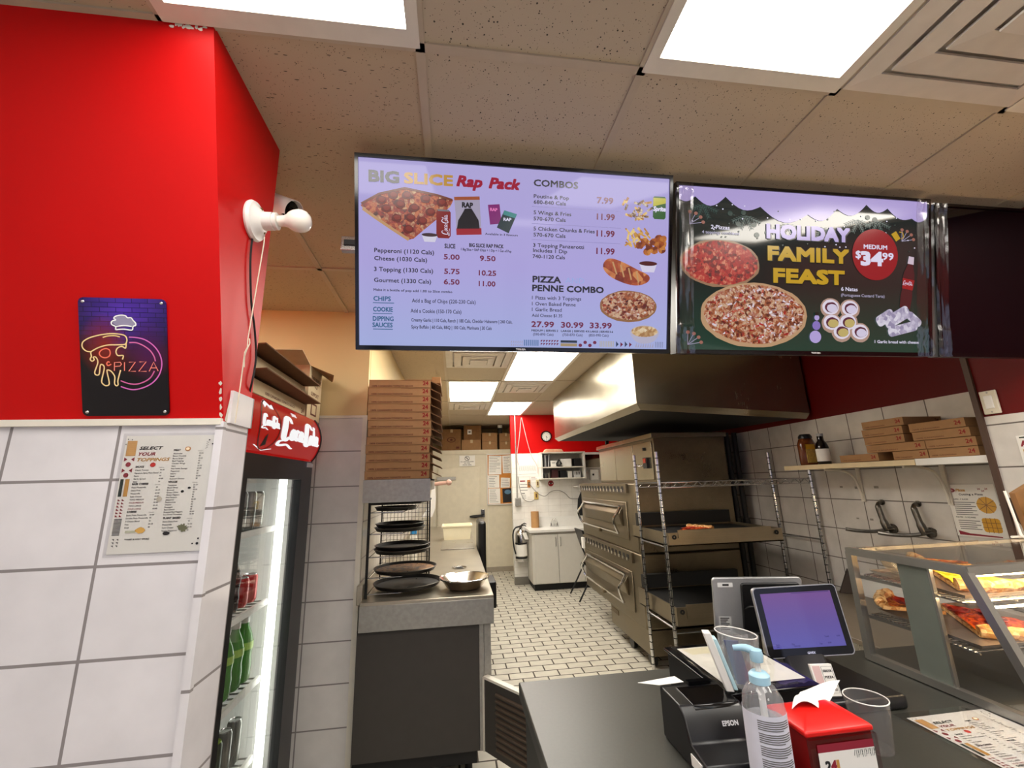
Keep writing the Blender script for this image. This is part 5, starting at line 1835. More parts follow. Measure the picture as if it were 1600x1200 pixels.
rack = thing('wire_rack', 'chrome wire shelving rack with drawer trays in front of the ovens', 'rack', (2.1, 3.2, 0))
for x, y, zt in ((1.482, 3.40, 1.72), (1.482, 3.0, 1.72), (2.706, 3.40, 1.72), (2.716, 3.0, 1.66)):
    b = MB()
    b.cyl((x, y, 0), (x, y, zt), 0.0125, M_CHROME, seg=12)
    for i in range(int(zt / 0.05)):
        b.lathe([(0.0127, 0), (0.0138, 0.003), (0.0127, 0.006)], (x, y, 0.02 + i * 0.05), M_MATTEBLACK, seg=12)
    b.build('post', rack, smooth=True)
b = MB()
for y in (3.0, 3.40):
    b.cyl((1.482, y, 1.495), (2.71, y, 1.495), 0.005, M_CHROME, seg=6)
    b.cyl((1.482, y, 1.46), (2.71, y, 1.46), 0.004, M_CHROME, seg=6)
    zz = [(1.50 + i * 0.04, y, 1.495 if i % 2 else 1.46) for i in range(31)]
    b.tube(zz, 0.003, M_CHROME, 5)
for i in range(29):
    b.cyl((1.50 + i * .0425, 3.0, 1.497), (1.50 + i * .0425, 3.40, 1.497), 0.0022, M_WIRE, seg=5)
for x in (1.482, 2.71):
    b.cyl((x, 3.0, 1.495), (x, 3.40, 1.495), 0.005, M_CHROME, seg=6)
b.build('wire_shelf', rack)
M_TRAY = brushed('drawer_steel', 'aa9c84', 0.35, 'x', 0.2, 0.3)
for z0, h_, lb, y0 in ((1.055, 0.09, 'upper', 2.99), (0.535, 0.125, 'lower', 2.99)):
    b = MB()
    for a_, b_, c_, d_ in ((1.505, 2.395, y0, y0 + .012), (1.505, 2.395, 3.60, 3.612), (1.505, 1.515, y0 + .012, 3.60), (2.385, 2.395, y0 + .012, 3.60)):
        b.box(a_, b_, c_, d_, z0, z0 + h_, M_TRAY)
    b.box(1.505, 2.395, y0, 3.61, z0, z0 + .008, M_MATTEBLACK)
    tr_ = b.build('drawer_tray', rack)
    b = MB()
    b.box(1.575, 2.30, y0 - .012, y0 - .001, z0 + .055, z0 + h_ + .018, M_TRAY)
    b.build('front_plate', tr_)
    for x in (1.545, 2.345):
        b = MB()
        b.lathe([(0.006, 0), (0.016, 0.001), (0.016, 0.006), (0.006, 0.006)], (x, y0 - .001, z0 + h_ - .028), M_MATTEBLACK, (0, -1, 0), 16)
        b.build('pull_ring', tr_)
    b = MB()
    b.box(1.53, 2.37, 3.55, 3.595, z0 + h_, z0 + h_ + .10, M_MATTEBLACK)
    b.build('back_plate', tr_)
    b = MB()
    b.box(1.517, 2.384, y0 + .013, 3.598, z0 + .009, z0 + h_ - .02, M_MATTEBLACK)
    b.build('oven_stone', tr_)
for x in (1.482, 2.706):
    for z in (1.05, 0.53):
        b = MB()
        b.cyl((x, 3.0, z), (x, 3.40, z), 0.006, M_WIRE, seg=6)
        b.build('cross_rail', rack)
        if x > 2:
            b = MB()
            b.cyl((2.395, 3.2, z + .02), (x, 3.2, z), 0.006, M_WIRE, seg=6)
            b.build('cross_rail', rack)
b = MB()
for y in (3.0, 3.40):
    b.cyl((1.482, y, 0.50), (2.71, y, 0.50), 0.005, M_WIRE, seg=6)
b.build('rail', rack)

# ------------------------------------------------------------------ pizza slices (used in the rack and in the display case)
F_PEP = food('pizza_topping_pepperoni', [(0.28, '8a1408'), (0.42, 'd84a10'), (0.52, 'f0a030'), (0.62, 'c83010'), (0.75, 'f2b840')], 132)
F_CHE = food('pizza_topping_cheese', [(0.3, 'd88a20'), (0.45, 'f6c830'), (0.6, 'ffe050'), (0.75, 'e8a028')], 120)
F_YEL = food('pizza_topping_yellow', [(0.3, 'f0c000'), (0.5, 'ffe820'), (0.7, 'fff060')], 96)
F_RED = food('pizza_topping_red', [(0.28, '7a0c06'), (0.45, 'c82808'), (0.58, 'f07818'), (0.72, 'd03808')], 108)
F_CRU = food('pizza_crust', [(0.3, 'a86828'), (0.5, 'd8a058'), (0.7, 'ecc890')], 84)
F_PEPS = food('pepperoni_slice', [(0.3, '6e0c08'), (0.5, 'a41c10'), (0.7, 'c03a1c')], 80)
def slice_thing(label, loc, rotz, r0, ang, topping, npep=5, group='pizza slices in the display case', seed=1, tilt=0.0):
    rnd = random.Random(seed)
    t_ = thing('pizza_slice', label, 'pizza slice', (0, 0, 0), 0, group)
    n = 14
    b = MB()
    arc = [(r0 * math.cos(-ang / 2 + ang * i / n), r0 * math.sin(-ang / 2 + ang * i / n)) for i in range(n + 1)]
    pts = [(0, 0, 0)] + [(x, y, 0) for x, y in arc]
    b.prism(pts, (0, 0, 0.010), F_CRU)
    b.tube([(x * .985, y * .985, 0.016 + .002 * math.sin(i * 2.1)) for i, (x, y) in enumerate(arc)], [0.015 + .0025 * math.sin(i * 1.7 + seed) for i in range(n + 1)], F_CRU, 8)
    b.build('crust', t_, smooth=True)
    b = MB()
    rows = 9
    vs, fs = [], []
    for j in range(rows + 1):
        rr = 0.01 + (r0 - 0.028) * j / rows
        for i in range(n + 1):
            a = (-ang / 2 + ang * i / n) * 0.985
            vs.append((rr * math.cos(a), rr * math.sin(a), 0.0115 + rnd.uniform(0, 0.006)))
    for j in range(rows):
        for i in range(n):
            q = j * (n + 1) + i
            fs.append((q, q + 1, q + n + 2, q + n + 1))
    b.raw(vs, fs, topping)
    b.build('topping', t_, smooth=True)
    for k in range(npep):
        rr = r0 * (0.30 + 0.52 * ((k * 0.618) % 1))
        a = ang * 0.78 * (((k * 0.382 + .21) % 1) - 0.5)
        b = MB()
        b.lathe([(0, 0.002), (0.019, 0.0015), (0.023, 0.004), (0.0235, 0.003), (0.02, 0), (0, 0)], (rr * math.cos(a), rr * math.sin(a), 0.0165), F_PEPS, (rnd.uniform(-.15, .15), rnd.uniform(-.15, .15), 1), 16)
        b.build('pepperoni', t_, smooth=True)
    t_.location = loc
    t_.rotation_euler = (Matrix.Rotation(tilt, 3, 'X') @ Matrix.Rotation(rotz, 3, 'Z')).to_euler()
    return t_
slice_thing('pizza slice left on the dark upper drawer tray of the wire rack', (1.66, 3.12, 1.132), 0.5, 0.30, 0.75, F_RED, 3, None, 5)

# ================================================================== RIGHT WALL
M_SHELF = mat('shelf_white', 'e0d4bc', 0.45)
shl = thing('bracket_shelf', 'long white shelf on iron brackets along the right tiled wall', 'shelf', (2.6, 2.3, 1.55))
b = MB()
b.box(2.45, 2.748, 2.0, 2.93, 1.558, 1.588, mat('shelf_cream', 'dcc8a0', 0.5))
b.build('shelf_board', shl)
b = MB()
b.box(2.45, 2.748, 1.675, 1.997, 1.556, 1.590, M_WHITE)
b.build('shelf_board', shl)
for y in (2.62, 2.10):
    b = MB()
    b.box(2.736, 2.748, y - .012, y + .012, 1.335, 1.556, M_TRIMW)
    b.tube(curve([(2.738, y, 1.345), (2.725, y, 1.42), (2.69, y, 1.51), (2.60, y, 1.545), (2.49, y, 1.552)], 4), 0.008, M_TRIMW, 8)
    b.build('bracket', shl)

# small pizza boxes on the shelf: long side faces the aisle
def wall_pbox(y_far, y_near, x0, dx, z, h, label):
    r = thing('pizza_box', label, 'pizza box', (x0, (y_far + y_near) / 2, z), 0, 'pizza boxes on the wall shelf')
    L = y_far - y_near
    b = MB()
    b.box(x0, x0 + dx, y_near, y_far, z + .001, z + h - .002, M_CARD)
    f_ = Frame((x0, y_far, z + h), (0, -1, 0), (0, 0, -1), 1.0, (-1, 0, 0))
    b.text('24', L * .93, h * .68, M_REDINK, f_, h * .44, None, .03, align='r')
    b.text('100% CANADIAN', L * .06, h * .80, M_INK, f_, h * .12, L * .5, .02)
    f2 = Frame((x0, y_near, z + h), (1, 0, 0), (0, 0, -1), 1.0, (0, -1, 0))
    b.text('24', dx * .93, h * .68, M_INK, f2, h * .40, None, .03, align='r')
    b.build('tray', r)
    b = MB()
    b.box(x0 - .001, x0 + dx + .001, y_near - .001, y_far + .001, z + h - .003, z + h - .0005, M_CARD)
    b.build('lid', r)
Z0, HB = 1.591, 0.0455
for yf, yn, dx, k, lb in ((2.47, 2.215, .24, 0, 'single low pizza box at the far end of the wall shelf stack'),
                          (2.127, 1.945, .25, 0, 'bottom pizza box on the wall shelf, left of the wall-end column'),
                          (1.940, 1.72, .25, 0, 'bottom pizza box on the wall shelf, nearest the corner strip'),
                          (2.277, 1.948, .25, 1, 'long pizza box in the second layer from the shelf'),
                          (1.944, 1.72, .25, 1, 'second-layer pizza box nearest the corner strip'),
                          (2.280, 2.045, .25, 2, 'lowest of three pizza boxes piled on the long box'),
                          (2.000, 1.735, .25, 2, 'lower of two boxes topping the corner strip column'),
                          (2.285, 2.045, .25, 3, 'middle of three pizza boxes piled on the long box'),
                          (2.008, 1.745, .25, 3, 'upper of two boxes topping the corner strip column'),
                          (2.275, 2.030, .25, 4, 'highest pizza box of the wall shelf pile')):
    wall_pbox(yf, yn, 2.475, dx, Z0 + k * (HB + .0015), HB, lb)
hb = thing('honey_bottle', 'amber squeeze bottle with yellow label at the far end of the wall shelf', 'bottle', (2.55, 2.80, 1.589))
b = MB()
prof = [(0, 0), (0.060, 0), (0.064, 0.01), (0.064, 0.15), (0.050, 0.185), (0.042, 0.19)]
b.lathe(prof, (0, 0, 0), mat('amber', '6a3414', 0.2), seg=28)
for v in b.v:
    v.y *= 0.72
    v.x, v.y, v.z = v.x + 2.55, v.y + 2.80, v.z + 1.589
b.build('bottle_body', hb, smooth=True)
b = MB()
b.lathe([(0.044, 0.19), (0.044, 0.205), (0.034, 0.222), (0, 0.224)], (2.55, 2.80, 1.589), M_BLACK, seg=24)
b.build('cap', hb, smooth=True)
b = MB()
f_ = Frame((2.50, 2.748, 1.735), (1, 0, -.0), (0, 0, -1), 0.01, (-0.2, -1, 0))
b.box(2.496, 2.566, 2.748, 2.753, 1.605, 1.735, mat('honey_label', 'b89848', 0.5, noise=.3, nscale=60))
b.build('label', hb)
b = MB()
b.box(2.496, 2.566, 2.7475, 2.7535, 1.70, 1.735, mat('honey_yellow', 'e0a818', 0.5))
b.build('label_band', hb)
sb = thing('sauce_bottle', 'dark sauce bottle with white label beside the amber bottle', 'bottle', (2.54, 2.66, 1.589))
b = MB()
b.lathe([(0, 0), (0.037, 0), (0.04, 0.006), (0.04, 0.115), (0.033, 0.14), (0.02, 0.165), (0.019, 0.195)], (2.54, 2.66, 1.589), mat('dark_sauce', '140c0c', 0.15), seg=24)
b.build('bottle_body', sb, smooth=True)
b = MB()
b.lathe([(0.021, 0.193), (0.021, 0.212), (0, 0.213)], (2.54, 2.66, 1.589), mat('grey_cap', 'a0a0a0', 0.4), seg=20)
b.build('cap', sb, smooth=True)
b = MB()
b.lathe([(0.0405, 0.02), (0.0405, 0.105)], (2.54, 2.66, 1.589), M_PAPER, seg=24)
b.build('label', sb)

# wall taps: vertical body, swivel spout, lever
def tap(y, label):
    r = thing('wall_tap', label, 'faucet', (2.72, y, 1.17), 0, None)
    b = MB()
    b.tube(curve([(2.735, y + .03, 1.335), (2.705, y + .025, 1.32), (2.70, y + .015, 1.27), (2.70, y, 1.20), (2.705, y - .005, 1.17)], 4), [0.012] * 5 + [0.016] * 6 + [0.021] * 6, M_IRON, 10)
    b.build('body', r, smooth=True)
    b = MB()
    b.lathe([(0, 0), (0.03, 0.0), (0.03, 0.012), (0.016, 0.018), (0, 0.018)], (2.748, y - .005, 1.175), M_IRON, (-1, 0, 0), 18)
    b.build('wall_flange', r, smooth=True)
    b = MB()
    b.lathe([(0, 0), (0.018, 0.0), (0.018, 0.008), (0, 0.01)], (2.748, y + .03, 1.335), M_IRON, (-1, 0, 0), 14)
    b.build('wall_flange', r, smooth=True)
    b = MB()
    b.tube(curve([(2.705, y - .005, 1.172), (2.66, y + .04, 1.158), (2.60, y + .10, 1.158), (2.55, y + .14, 1.168)], 4), 0.011, M_IRON, 8)
    b.build('spout', r, smooth=True)
    b = MB()
    b.tube([(2.705, y - .01, 1.185), (2.68, y - .06, 1.19), (2.67, y - .085, 1.196)], [0.012, 0.010, 0.013], M_IRON, 8)
    b.build('lever', r, smooth=True)
M_IRON = mat('tarnished_chrome', '6a6660', 0.3, 0.9, noise=0.25, nscale=40)
tap(2.47, 'dark metal wall tap under the shelf, farther from the corner')
tap(2.25, 'dark metal wall tap under the shelf, beside the cutting poster')
b = MB()
for i, (y, z, s_) in enumerate(((2.78, 1.43, .012), (2.66, 1.425, .016), (2.70, 1.22, .01), (2.52, 1.43, .016), (2.60, 1.22, .012))):
    f_ = Frame((2.7495, y, z), (0, -1, 0), (0, 0, -1), 1, (-1, 0, 0))
    b.rect2(-s_, -s_ * .5, s_, s_ * .5, mat('tile_residue', '8a857c', 0.7, noise=.2), f_, 0)
tag(b.build('glue_marks'), 'grey glue marks left on the right wall tiles', 'stain')['kind'] = 'stuff'

po = thing('cutting_poster', 'laminated cutting-a-pizza guide on the right wall tiles near the corner', 'poster', (2.745, 2.0, 1.18))
b = MB()
fw = Frame((2.7485, 2.115, 1.445), (0, -1, 0.02), (0, -0.02, -1), 0.01, (-1, 0, 0))
b.rect2(0, 0, 22.5, 27, M_PAPER, fw, 0)
cr, go = mat('crimson_print', '8e1c30', 0.6), mat('ochre_print', 'c89448', 0.6)
b.ell2(2.6, 3.0, 1.9, 1.1, cr, fw, 1)
b.text('241', 1.6, 3.4, M_PAPER, fw, 0.9, None, .04, lift=2)
b.text('Pizza', 4.8, 3.5, go, fw, 1.3, 4.4, .05, .2, lift=1)
for i in range(3):
    b.text('24', 15 + i * 1.6, 2.8 + (i % 2), cr, fw, 0.9, None, .03, lift=1)
b.text('Cutting a Pizza', 11.3, 5.6, M_BLACKINK, fw, 1.0, 11, .03, align='c', lift=1)
b.text('ROUND - 8 SLICES', 1.5, 8.0, M_BLACKINK, fw, .6, 8, .03, lift=1)
b.text('SQUARE - 12 SQUARES', 1.5, 17.4, M_BLACKINK, fw, .6, 9.2, .03, lift=1)
for y0, n_ in ((9.2, 7), (18.7, 5)):
    for i in range(n_):
        b.rect2(2.2, y0 + i * 1.05, 2.2 + (8 if i % 2 else 10), y0 + .38 + i * 1.05, M_GREYINK, fw, 1)
PZY = mat('poster_pizza_yellow', 'd8a020', 0.6, noise=.1)
PZL = mat('poster_pizza_line', '8a5a10', 0.6)
b.ell2(17, 10.6, 4.2, 4.2, PZY, fw, 1)
for i in range(4):
    a = PI * i / 4 + .2
    b.strip([(17 - 4.4 * math.cos(a), 10.6 - 4.4 * math.sin(a)), (17 + 4.4 * math.cos(a), 10.6 + 4.4 * math.sin(a))], .3, PZL, fw, 2)
b.poly2([(x + 13, y + 17.2) for x, y in rrect(0, 0, 7.8, 7, 1.2)], PZY, fw, 1)
for i in range(1, 4):
    b.rect2(13 + i * 1.95 - .13, 17, 13 + i * 1.95 + .13, 24.5, PZL, fw, 2)
for i in range(1, 3):
    b.rect2(12.8, 17.2 + i * 2.33 - .13, 21, 17.2 + i * 2.33 + .13, PZL, fw, 2)
b.poly2([(1, 24.2), (6, 25.4), (20, 26.0), (20, 26.6), (1.2, 26.4)], cr, fw, 1)
b.build('printed_sheet', po)
b = MB()
b.rect2(-.8, -.8, 23.3, 27.8, M_FILM, fw, 4)
b.build('laminate_film', po)

sw = thing('light_switch', 'cream rocker light switch plate on the dark red wall', 'light switch', (2.44, 1.606, 1.77))
b = MB()
b.box(2.439, 2.449, 1.575, 1.637, 1.772, 1.879, mat('switch_cream', 'd8d0bc', 0.4))
b.build('plate', sw, bevel=0.003)
b = MB()
b.box(2.433, 2.440, 1.591, 1.621, 1.796, 1.856, M_WHITE)
b.build('rocker', sw, bevel=0.002)
for z in (1.781, 1.870):
    b = MB()
    b.lathe([(0, 0), (0.004, 0), (0.003, 0.002), (0, 0.002)], (2.439, 1.606, z), M_GALV, (-1, 0, 0), 10)
    b.build('screw', sw)
b = MB()
fa = Frame((2.4485, 1.555, 1.665), (0, -1, 0), (0, 0, -1), 0.01, (-1, 0, 0))
b.rect2(0, 0, 18, 23, M_PAPER, fa, 0)
b.rect2(1, .6, 17, 1.2, mat('dark_green_print', '1c2a20', 0.6), fa, 1)
b.text('ALLERGY', 1.0, 4.6, cr, fa, 2.3, None, .05, lift=1)
b.rect2(1.2, 6, 4, 9, go, fa, 1)
b.text('NOTICE', 5, 8.4, M_BLACKINK, fa, 1.6, None, .03, lift=1)
tag(b.build('allergy_poster'), 'white notice with crimson lettering at the right edge of the wall', 'notice')

# lower prep counter along the right wall
M_PREP = mat('prep_top', '6a5e4e', 0.35, noise=.06)
pc = thing('prep_counter', 'low brown-topped prep counter against the right tiled wall', 'counter', (2.4, 2.2, 0))
b = MB()
b.box(2.0, 2.747, 1.68, 2.92, 0.69, 0.715, M_PREP)
b.build('worktop', pc, bevel=0.003)
b = MB()
b.box(2.04, 2.745, 1.70, 2.90, 0.08, 0.69, M_STEEL)
b.build('body', pc)
b = MB()
b.box(2.735, 2.747, 1.70, 2.86, 0.716, 0.86, M_WHITE)
b.build('splashback', pc)
b = MB()
b.box(2.10, 2.70, 1.72, 2.88, 0, 0.08, M_MATTEBLACK)
b.build('toe_kick', pc)
b = MB()
b.prism([(2.655, 2.86, 0.717), (2.72, 2.80, 0.717), (2.72, 2.83, 0.875)], (0.012, .02, 0), mat('dark_wood', '2c1c10', 0.5))
tag(b.build('wood_wedge'), 'dark pointed wooden wedge standing on the low prep counter by the wall', 'wedge')

# ================================================================== MENU SCREENS
def screen_frame(x0, yt, zt, yb, zb, w):
    v = Vector((0, yb - yt, zb - zt))
    h = v.length
    v.normalize()
    n = -Vector((1, 0, 0)).cross(v)
    return Vector((x0, yt, zt)), v, n, h
def screen_body(label, x0, yt, zt, yb, zb, w, backdrop):
    o, v, n, h = screen_frame(x0, yt, zt, yb, zb, w)
    t_ = thing('menu_screen', label, 'menu screen', o + Vector((w / 2, 0, 0)) + v * h, group='menu screens over the counter')
    u = Vector((1, 0, 0))
    b = MB()
    b.obox(o + u * w / 2 + v * h / 2 - n * .022, u * (w / 2), v * (h / 2), n * .020, M_BLACK)
    b.obox(o + u * w / 2 + v * h * .55 - n * .055, u * (w * .36), v * (h * .3), n * .016, M_BLACK)
    b.build('casing', t_)
    b = MB()
    bz, bb = 0.011, 0.015
    for (c0, c1, d0, d1) in ((0, w, 0, bz), (0, w, h - bb, h), (0, bz, bz, h - bb), (w - bz, w, bz, h - bb)):
        b.obox(o + u * (c0 + c1) / 2 + v * (d0 + d1) / 2 + n * .002, u * ((c1 - c0) / 2), v * ((d1 - d0) / 2), n * .005, M_GLOSSBLACK)
    b.build('bezel', t_)
    art = Frame(o, u, v, w / 100.0, n)
    sc_ = MB()
    sc_.rect2(1.0, 1.0, 99.0, h / w * 100 - 1.3, backdrop, art, -1)
    return t_, sc_, art, h / w * 100

S1 = 0.62
def gradmat(name, top, bot, zt, zb, strength, mid=None, spec=0.5):
    """lit screen background: colour runs from top to bottom of the picture shown"""
    mt, nt, p = newmat(name)
    N, L = nt.nodes, nt.links
    g = N.new('ShaderNodeNewGeometry')
    sx = N.new('ShaderNodeSeparateXYZ')
    L.new(g.outputs['Position'], sx.inputs[0])
    mr = N.new('ShaderNodeMapRange')
    mr.inputs[1].default_value = zb
    mr.inputs[2].default_value = zt
    L.new(sx.outputs[2], mr.inputs[0])
    cr_ = N.new('ShaderNodeValToRGB')
    cr_.color_ramp.elements[0].color = lin(bot)
    cr_.color_ramp.elements[1].color = lin(top)
    if mid:
        e = cr_.color_ramp.elements.new(0.45)
        e.color = lin(mid)
    L.new(mr.outputs[0], cr_.inputs[0])
    p.inputs['Base Color'].default_value = (0.01, 0.01, 0.01, 1)
    p.inputs['Roughness'].default_value = 0.06
    p.inputs['Specular IOR Level'].default_value = spec
    L.new(cr_.outputs[0], p.inputs['Emission Color'])
    p.inputs['Emission Strength'].default_value = strength
    return mt
E_ = lambda col, st=0.85: emit('screen_%s_%d' % (col, int(st * 100)), col, st, 0.2)
INK, CRIM, GOLD, TEAL, LINE = E_('14121c'), E_('70143c'), E_('c09038'), E_('2c6088'), E_('9088c0', 0.8)
PIZ = food('screen_pizza', [(0.25, '40100c'), (0.42, '9c2414'), (0.52, 'c87040'), (0.6, '8c1c10'), (0.78, 'd8b080')], 75, 0.8)
PIZL = food('screen_pizza_pale', [(0.25, '582010'), (0.42, 'b06038'), (0.55, 'd8b898'), (0.66, 'a04828'), (0.8, 'ecdcd0')], 85, 0.8)
PIZR = food('screen_pizza_red', [(0.25, '500808'), (0.45, 'a81414'), (0.6, 'b82820'), (0.75, 'd88060')], 85, 0.8)
PIZW = food('screen_pizza_white', [(0.25, '784038'), (0.45, 'c0a0a0'), (0.6, 'e8dce8'), (0.75, 'f4f0fa')], 85, 0.8)
FRY = food('screen_fries', [(0.3, 'a06018'), (0.5, 'd8a040'), (0.7, 'f0d080')], 60, 0.8)
CHK = food('screen_chicken', [(0.3, '702808'), (0.5, 'a85018'), (0.7, 'd08838')], 60, 0.8)
POU = food('screen_poutine', [(0.28, '3a2010'), (0.45, '8c5c28'), (0.58, 'e0d0b8'), (0.75, '6a3c18')], 90, 0.8)
PNZ = food('screen_calzone', [(0.3, '7a2410'), (0.5, 'b04c24'), (0.7, 'd88c50')], 40, 0.8)
PST = food('screen_pasta', [(0.3, 'a87848'), (0.5, 'd8b480'), (0.7, 'ecd8b8')], 70, 0.8)
SWHITE, SGREY = E_('e4e0f8'), E_('a8a4c0')
PEPC = E_('6a1410', 0.75)

BG1 = gradmat('screen_lavender', 'c2b8f0', 'b4c0f4', 2.58, 1.97, 0.76, 'beb4f2', 0.12)
tv, b, A, HH = screen_body('left menu screen showing pizza slice combos and prices', -0.321, 1.21, 2.578, 1.376, 1.968, 1.09, BG1)
def T(s_, x, y, sz, wd=None, mt_=INK, bold=0.018, sh=0.0, al='l', lf=3):
    b.text(s_, x, y, mt_, A, sz, wd, bold, sh, al, lf)
T('BIG', 4.1, 7.85, 3.2, 8.5, E_('282830'), .05)
T('SLICE', 14.4, 7.7, 3.0, 14.2, GOLD, .05)
T('Rap', 30.0, 7.6, 3.1, 7.6, E_('a01838'), .05, .25)
T('Pack', 39.9, 7.6, 3.1, 9.5, E_('a01838'), .05, .25)
b.poly2([(1.6, 15), (3.5, 13.6), (7, 11.6), (11, 9.9), (14.4, 9.2), (19, 9.7), (24, 10.8), (28.9, 12), (28, 14), (24, 18), (20, 21.5), (17, 24.2), (15.5, 24.6), (11, 21.8), (6, 18.6), (2.4, 16.3)], PIZ, A, 1)
b.strip([(2.2, 16.0), (6, 18.6), (11, 21.8), (15.6, 24.6)], .9, E_('d0a070', .7), A, 2)
b.strip([(1.8, 14.6), (7, 11.4), (14.4, 9.3), (24, 10.8), (28.6, 12)], .7, E_('783018', .7), A, 2)
random.seed(11)
for x, y in ((7.5, 13.2), (11, 11.6), (15, 11.4), (20.5, 12.2), (25.3, 13), (9, 15.6), (13, 14.2), (17.2, 15), (22, 16), (12, 18.3), (16, 18), (15.5, 21.5), (19.5, 18.8)):
    b.ell2(x, y, 1.55, 1.25, PEPC, A, 3, 14, .08)
    b.ell2(x + .2, y - .2, 1.0, .75, E_('8c2418', .75), A, 4, 12, .1)
b.poly2([(23.8, 15.8), (24.3, 15.2), (27.6, 15.2), (28.1, 15.8), (28.1, 23.0), (27.5, 23.7), (24.4, 23.7), (23.8, 23.0)], E_('801014'), A, 5)
b.rect2(24.2, 15.1, 27.7, 15.6, E_('707078'), A, 6)
class TFrame(Frame):      # lettering that runs up a can
    def __init__(self, base, x, y):
        self.b, self.x, self.y = base, x, y
    def p(self, x, y, lift=0.0):
        return self.b.p(self.x + y, self.y - x, lift)
cola_script(b, SWHITE, TFrame(A, 25.3, 22.9), 0, 0, 2.6, 6.4, 7)
b.poly2([(19.4, 22.8), (24.2, 22.8), (23.4, 25.0), (20.2, 25.0)], E_('d8d4e8'), A, 5)
b.ell2(21.8, 22.9, 2.4, .55, E_('382028'), A, 6)
b.poly2([(29.1, 11.0), (36.9, 10.4), (37.2, 16), (37.6, 22.0), (29.9, 22.5), (29.6, 16)], E_('a8a0b8'), A, 1)
b.poly2([(29.1, 11.0), (36.9, 10.4), (37.0, 11.4), (29.2, 12.0)], E_('a05030'), A, 2)
b.poly2([(29.8, 20.5), (37.5, 20.0), (37.6, 22.0), (29.9, 22.5)], E_('a02030'), A, 2)
b.poly2([(30.0, 20.6), (30.4, 18), (31.8, 15.6), (32.4, 14.4), (34.4, 14.2), (35.2, 15.4), (36.6, 17.6), (37.0, 20.2)], E_('18141c'), A, 3)
T('RAP', 31.6, 14.0, 1.5, 3.2, INK, .05)
b.poly2([(39.5, 12.8), (43.1, 12.4), (43.8, 18.3), (40.2, 18.8)], E_('802070'), A, 2)
T('RAP', 40.2, 14.6, .9, 2.2, E_('f080c0'), .04)
b.poly2([(44.6, 14.2), (48.6, 15.2), (46.0, 21.2), (42.3, 19.6)], E_('183038'), A, 3)
b.poly2([(44.6, 14.2), (48.6, 15.2), (48.0, 16.5), (44.2, 15.5)], E_('3c8888'), A, 4)
T('RAP', 44.4, 17.4, .9, 2.4, SWHITE, .04)
T('Available in 3 flavours', 38.7, 22.0, .62, 10.2)
T('Pepperoni (1120 Cals)', 5.5, 28.75, 1.25, 17.6)
T('Cheese (1030 Cals)', 5.5, 31.1, 1.25, 15.5)
T('3 Topping (1330 Cals)', 5.4, 34.35, 1.25, 17.4)
T('Gourmet (1330 Cals)', 5.4, 37.6, 1.25, 16.8)
for s_, x, y, wd in (('5.00', 26.1, 30.0, 4.7), ('9.50', 37.1, 30.0, 4.8), ('5.75', 26.2, 34.4, 4.6), ('10.25', 36.8, 34.5, 5.3), ('6.50', 26.1, 37.6, 4.7), ('11.00', 36.8, 37.8, 5.1)):
    T(s_, x, y, 1.55, wd, CRIM, .03)
T('SLICE', 26.3, 26.6, 1.3, 3.2, INK, .03)
T('BIG SLICE RAP PACK', 33.8, 25.9, 1.1, 10.6, INK, .03)
T('1 Big Slice + RAP Chips + 1 Dip + 1 Can of Pop', 31.3, 27.1, .75, 15.6, INK)
T('Make it a bottle of pop add 1.00 to Slice combo', 5.2, 40.25, .72, 23.4, INK, .02)
for s_, x, y, wd in (('CHIPS', 5.2, 43.2, 5.0), ('COOKIE', 5.1, 46.4, 5.7), ('DIPPING', 5.0, 49.2, 6.0), ('SAUCES', 4.9, 51.1, 5.8)):
    T(s_, x, y, 1.35, wd, TEAL, .03)
for y, wd in ((43.7, 6.2), (46.9, 5.6), (51.6, 5.8)):
    b.rect2(5.0, y, 5.0 + wd, y + .22, TEAL, A, 3)
T('Add a Bag of Chips (220-230 Cals)', 16.5, 43.4, 1.15, 19.3, E_('282840'), .012)
T('Add a Cookie (150-170 Cals)', 16.1, 46.5, 1.15, 15.3, E_('282840'), .012)
T('Creamy Garlic | 110 Cals, Ranch | 180 Cals, Cheddar Habanero | 240 Cals,', 16.3, 49.2, 1.0, 31, E_('282840'), .015)
T('Spicy Buffalo | 60 Cals, BBQ | 100 Cals, Marinara | 30 Cals', 16.3, 51.3, 1.0, 24.5, E_('282840'), .015)
T('COMBOS', 53.9, 6.1, 2.0, 14.2, E_('383840'), .03)
for s_, x, y, wd in (('Poutine & Pop', 53.9, 9.8, 11.3), ('680-840 Cals', 53.9, 11.6, 10.3), ('5 Wings & Fries', 53.9, 14.85, 12.1), ('570-670 Cals', 53.9, 16.75, 10.3),
                     ('5 Chicken Chunks & Fries', 53.9, 19.85, 19.9), ('570-670 Cals', 53.9, 21.75, 10.3), ('3 Topping Panzerotti', 53.8, 25.0, 16.5), ('Includes 1 Dip', 53.8, 26.6, 11), ('740-1120 Cals', 53.7, 28.5, 10.4)):
    T(s_, x, y, 1.15, wd)
for y in (12.4, 17.7, 22.7):
    b.rect2(53.3, y, 82.5, y + .12, LINE, A, 2)
for s_, y, wd in (('7.99', 10.2, 5.3), ('11.99', 15.4, 5.9), ('11.99', 20.7, 5.9), ('11.99', 26.3, 6.0)):
    T(s_, 74.5, y, 1.9, wd, CRIM, .03)
T('PIZZA', 53.8, 36.0, 1.9, 9.0, INK, .04)
T('AND', 64.3, 35.95, 1.75, 6.3, E_('9cb0e8'), .0)
T('PENNE COMBO', 53.7, 38.75, 1.9, 23.3, INK, .04)
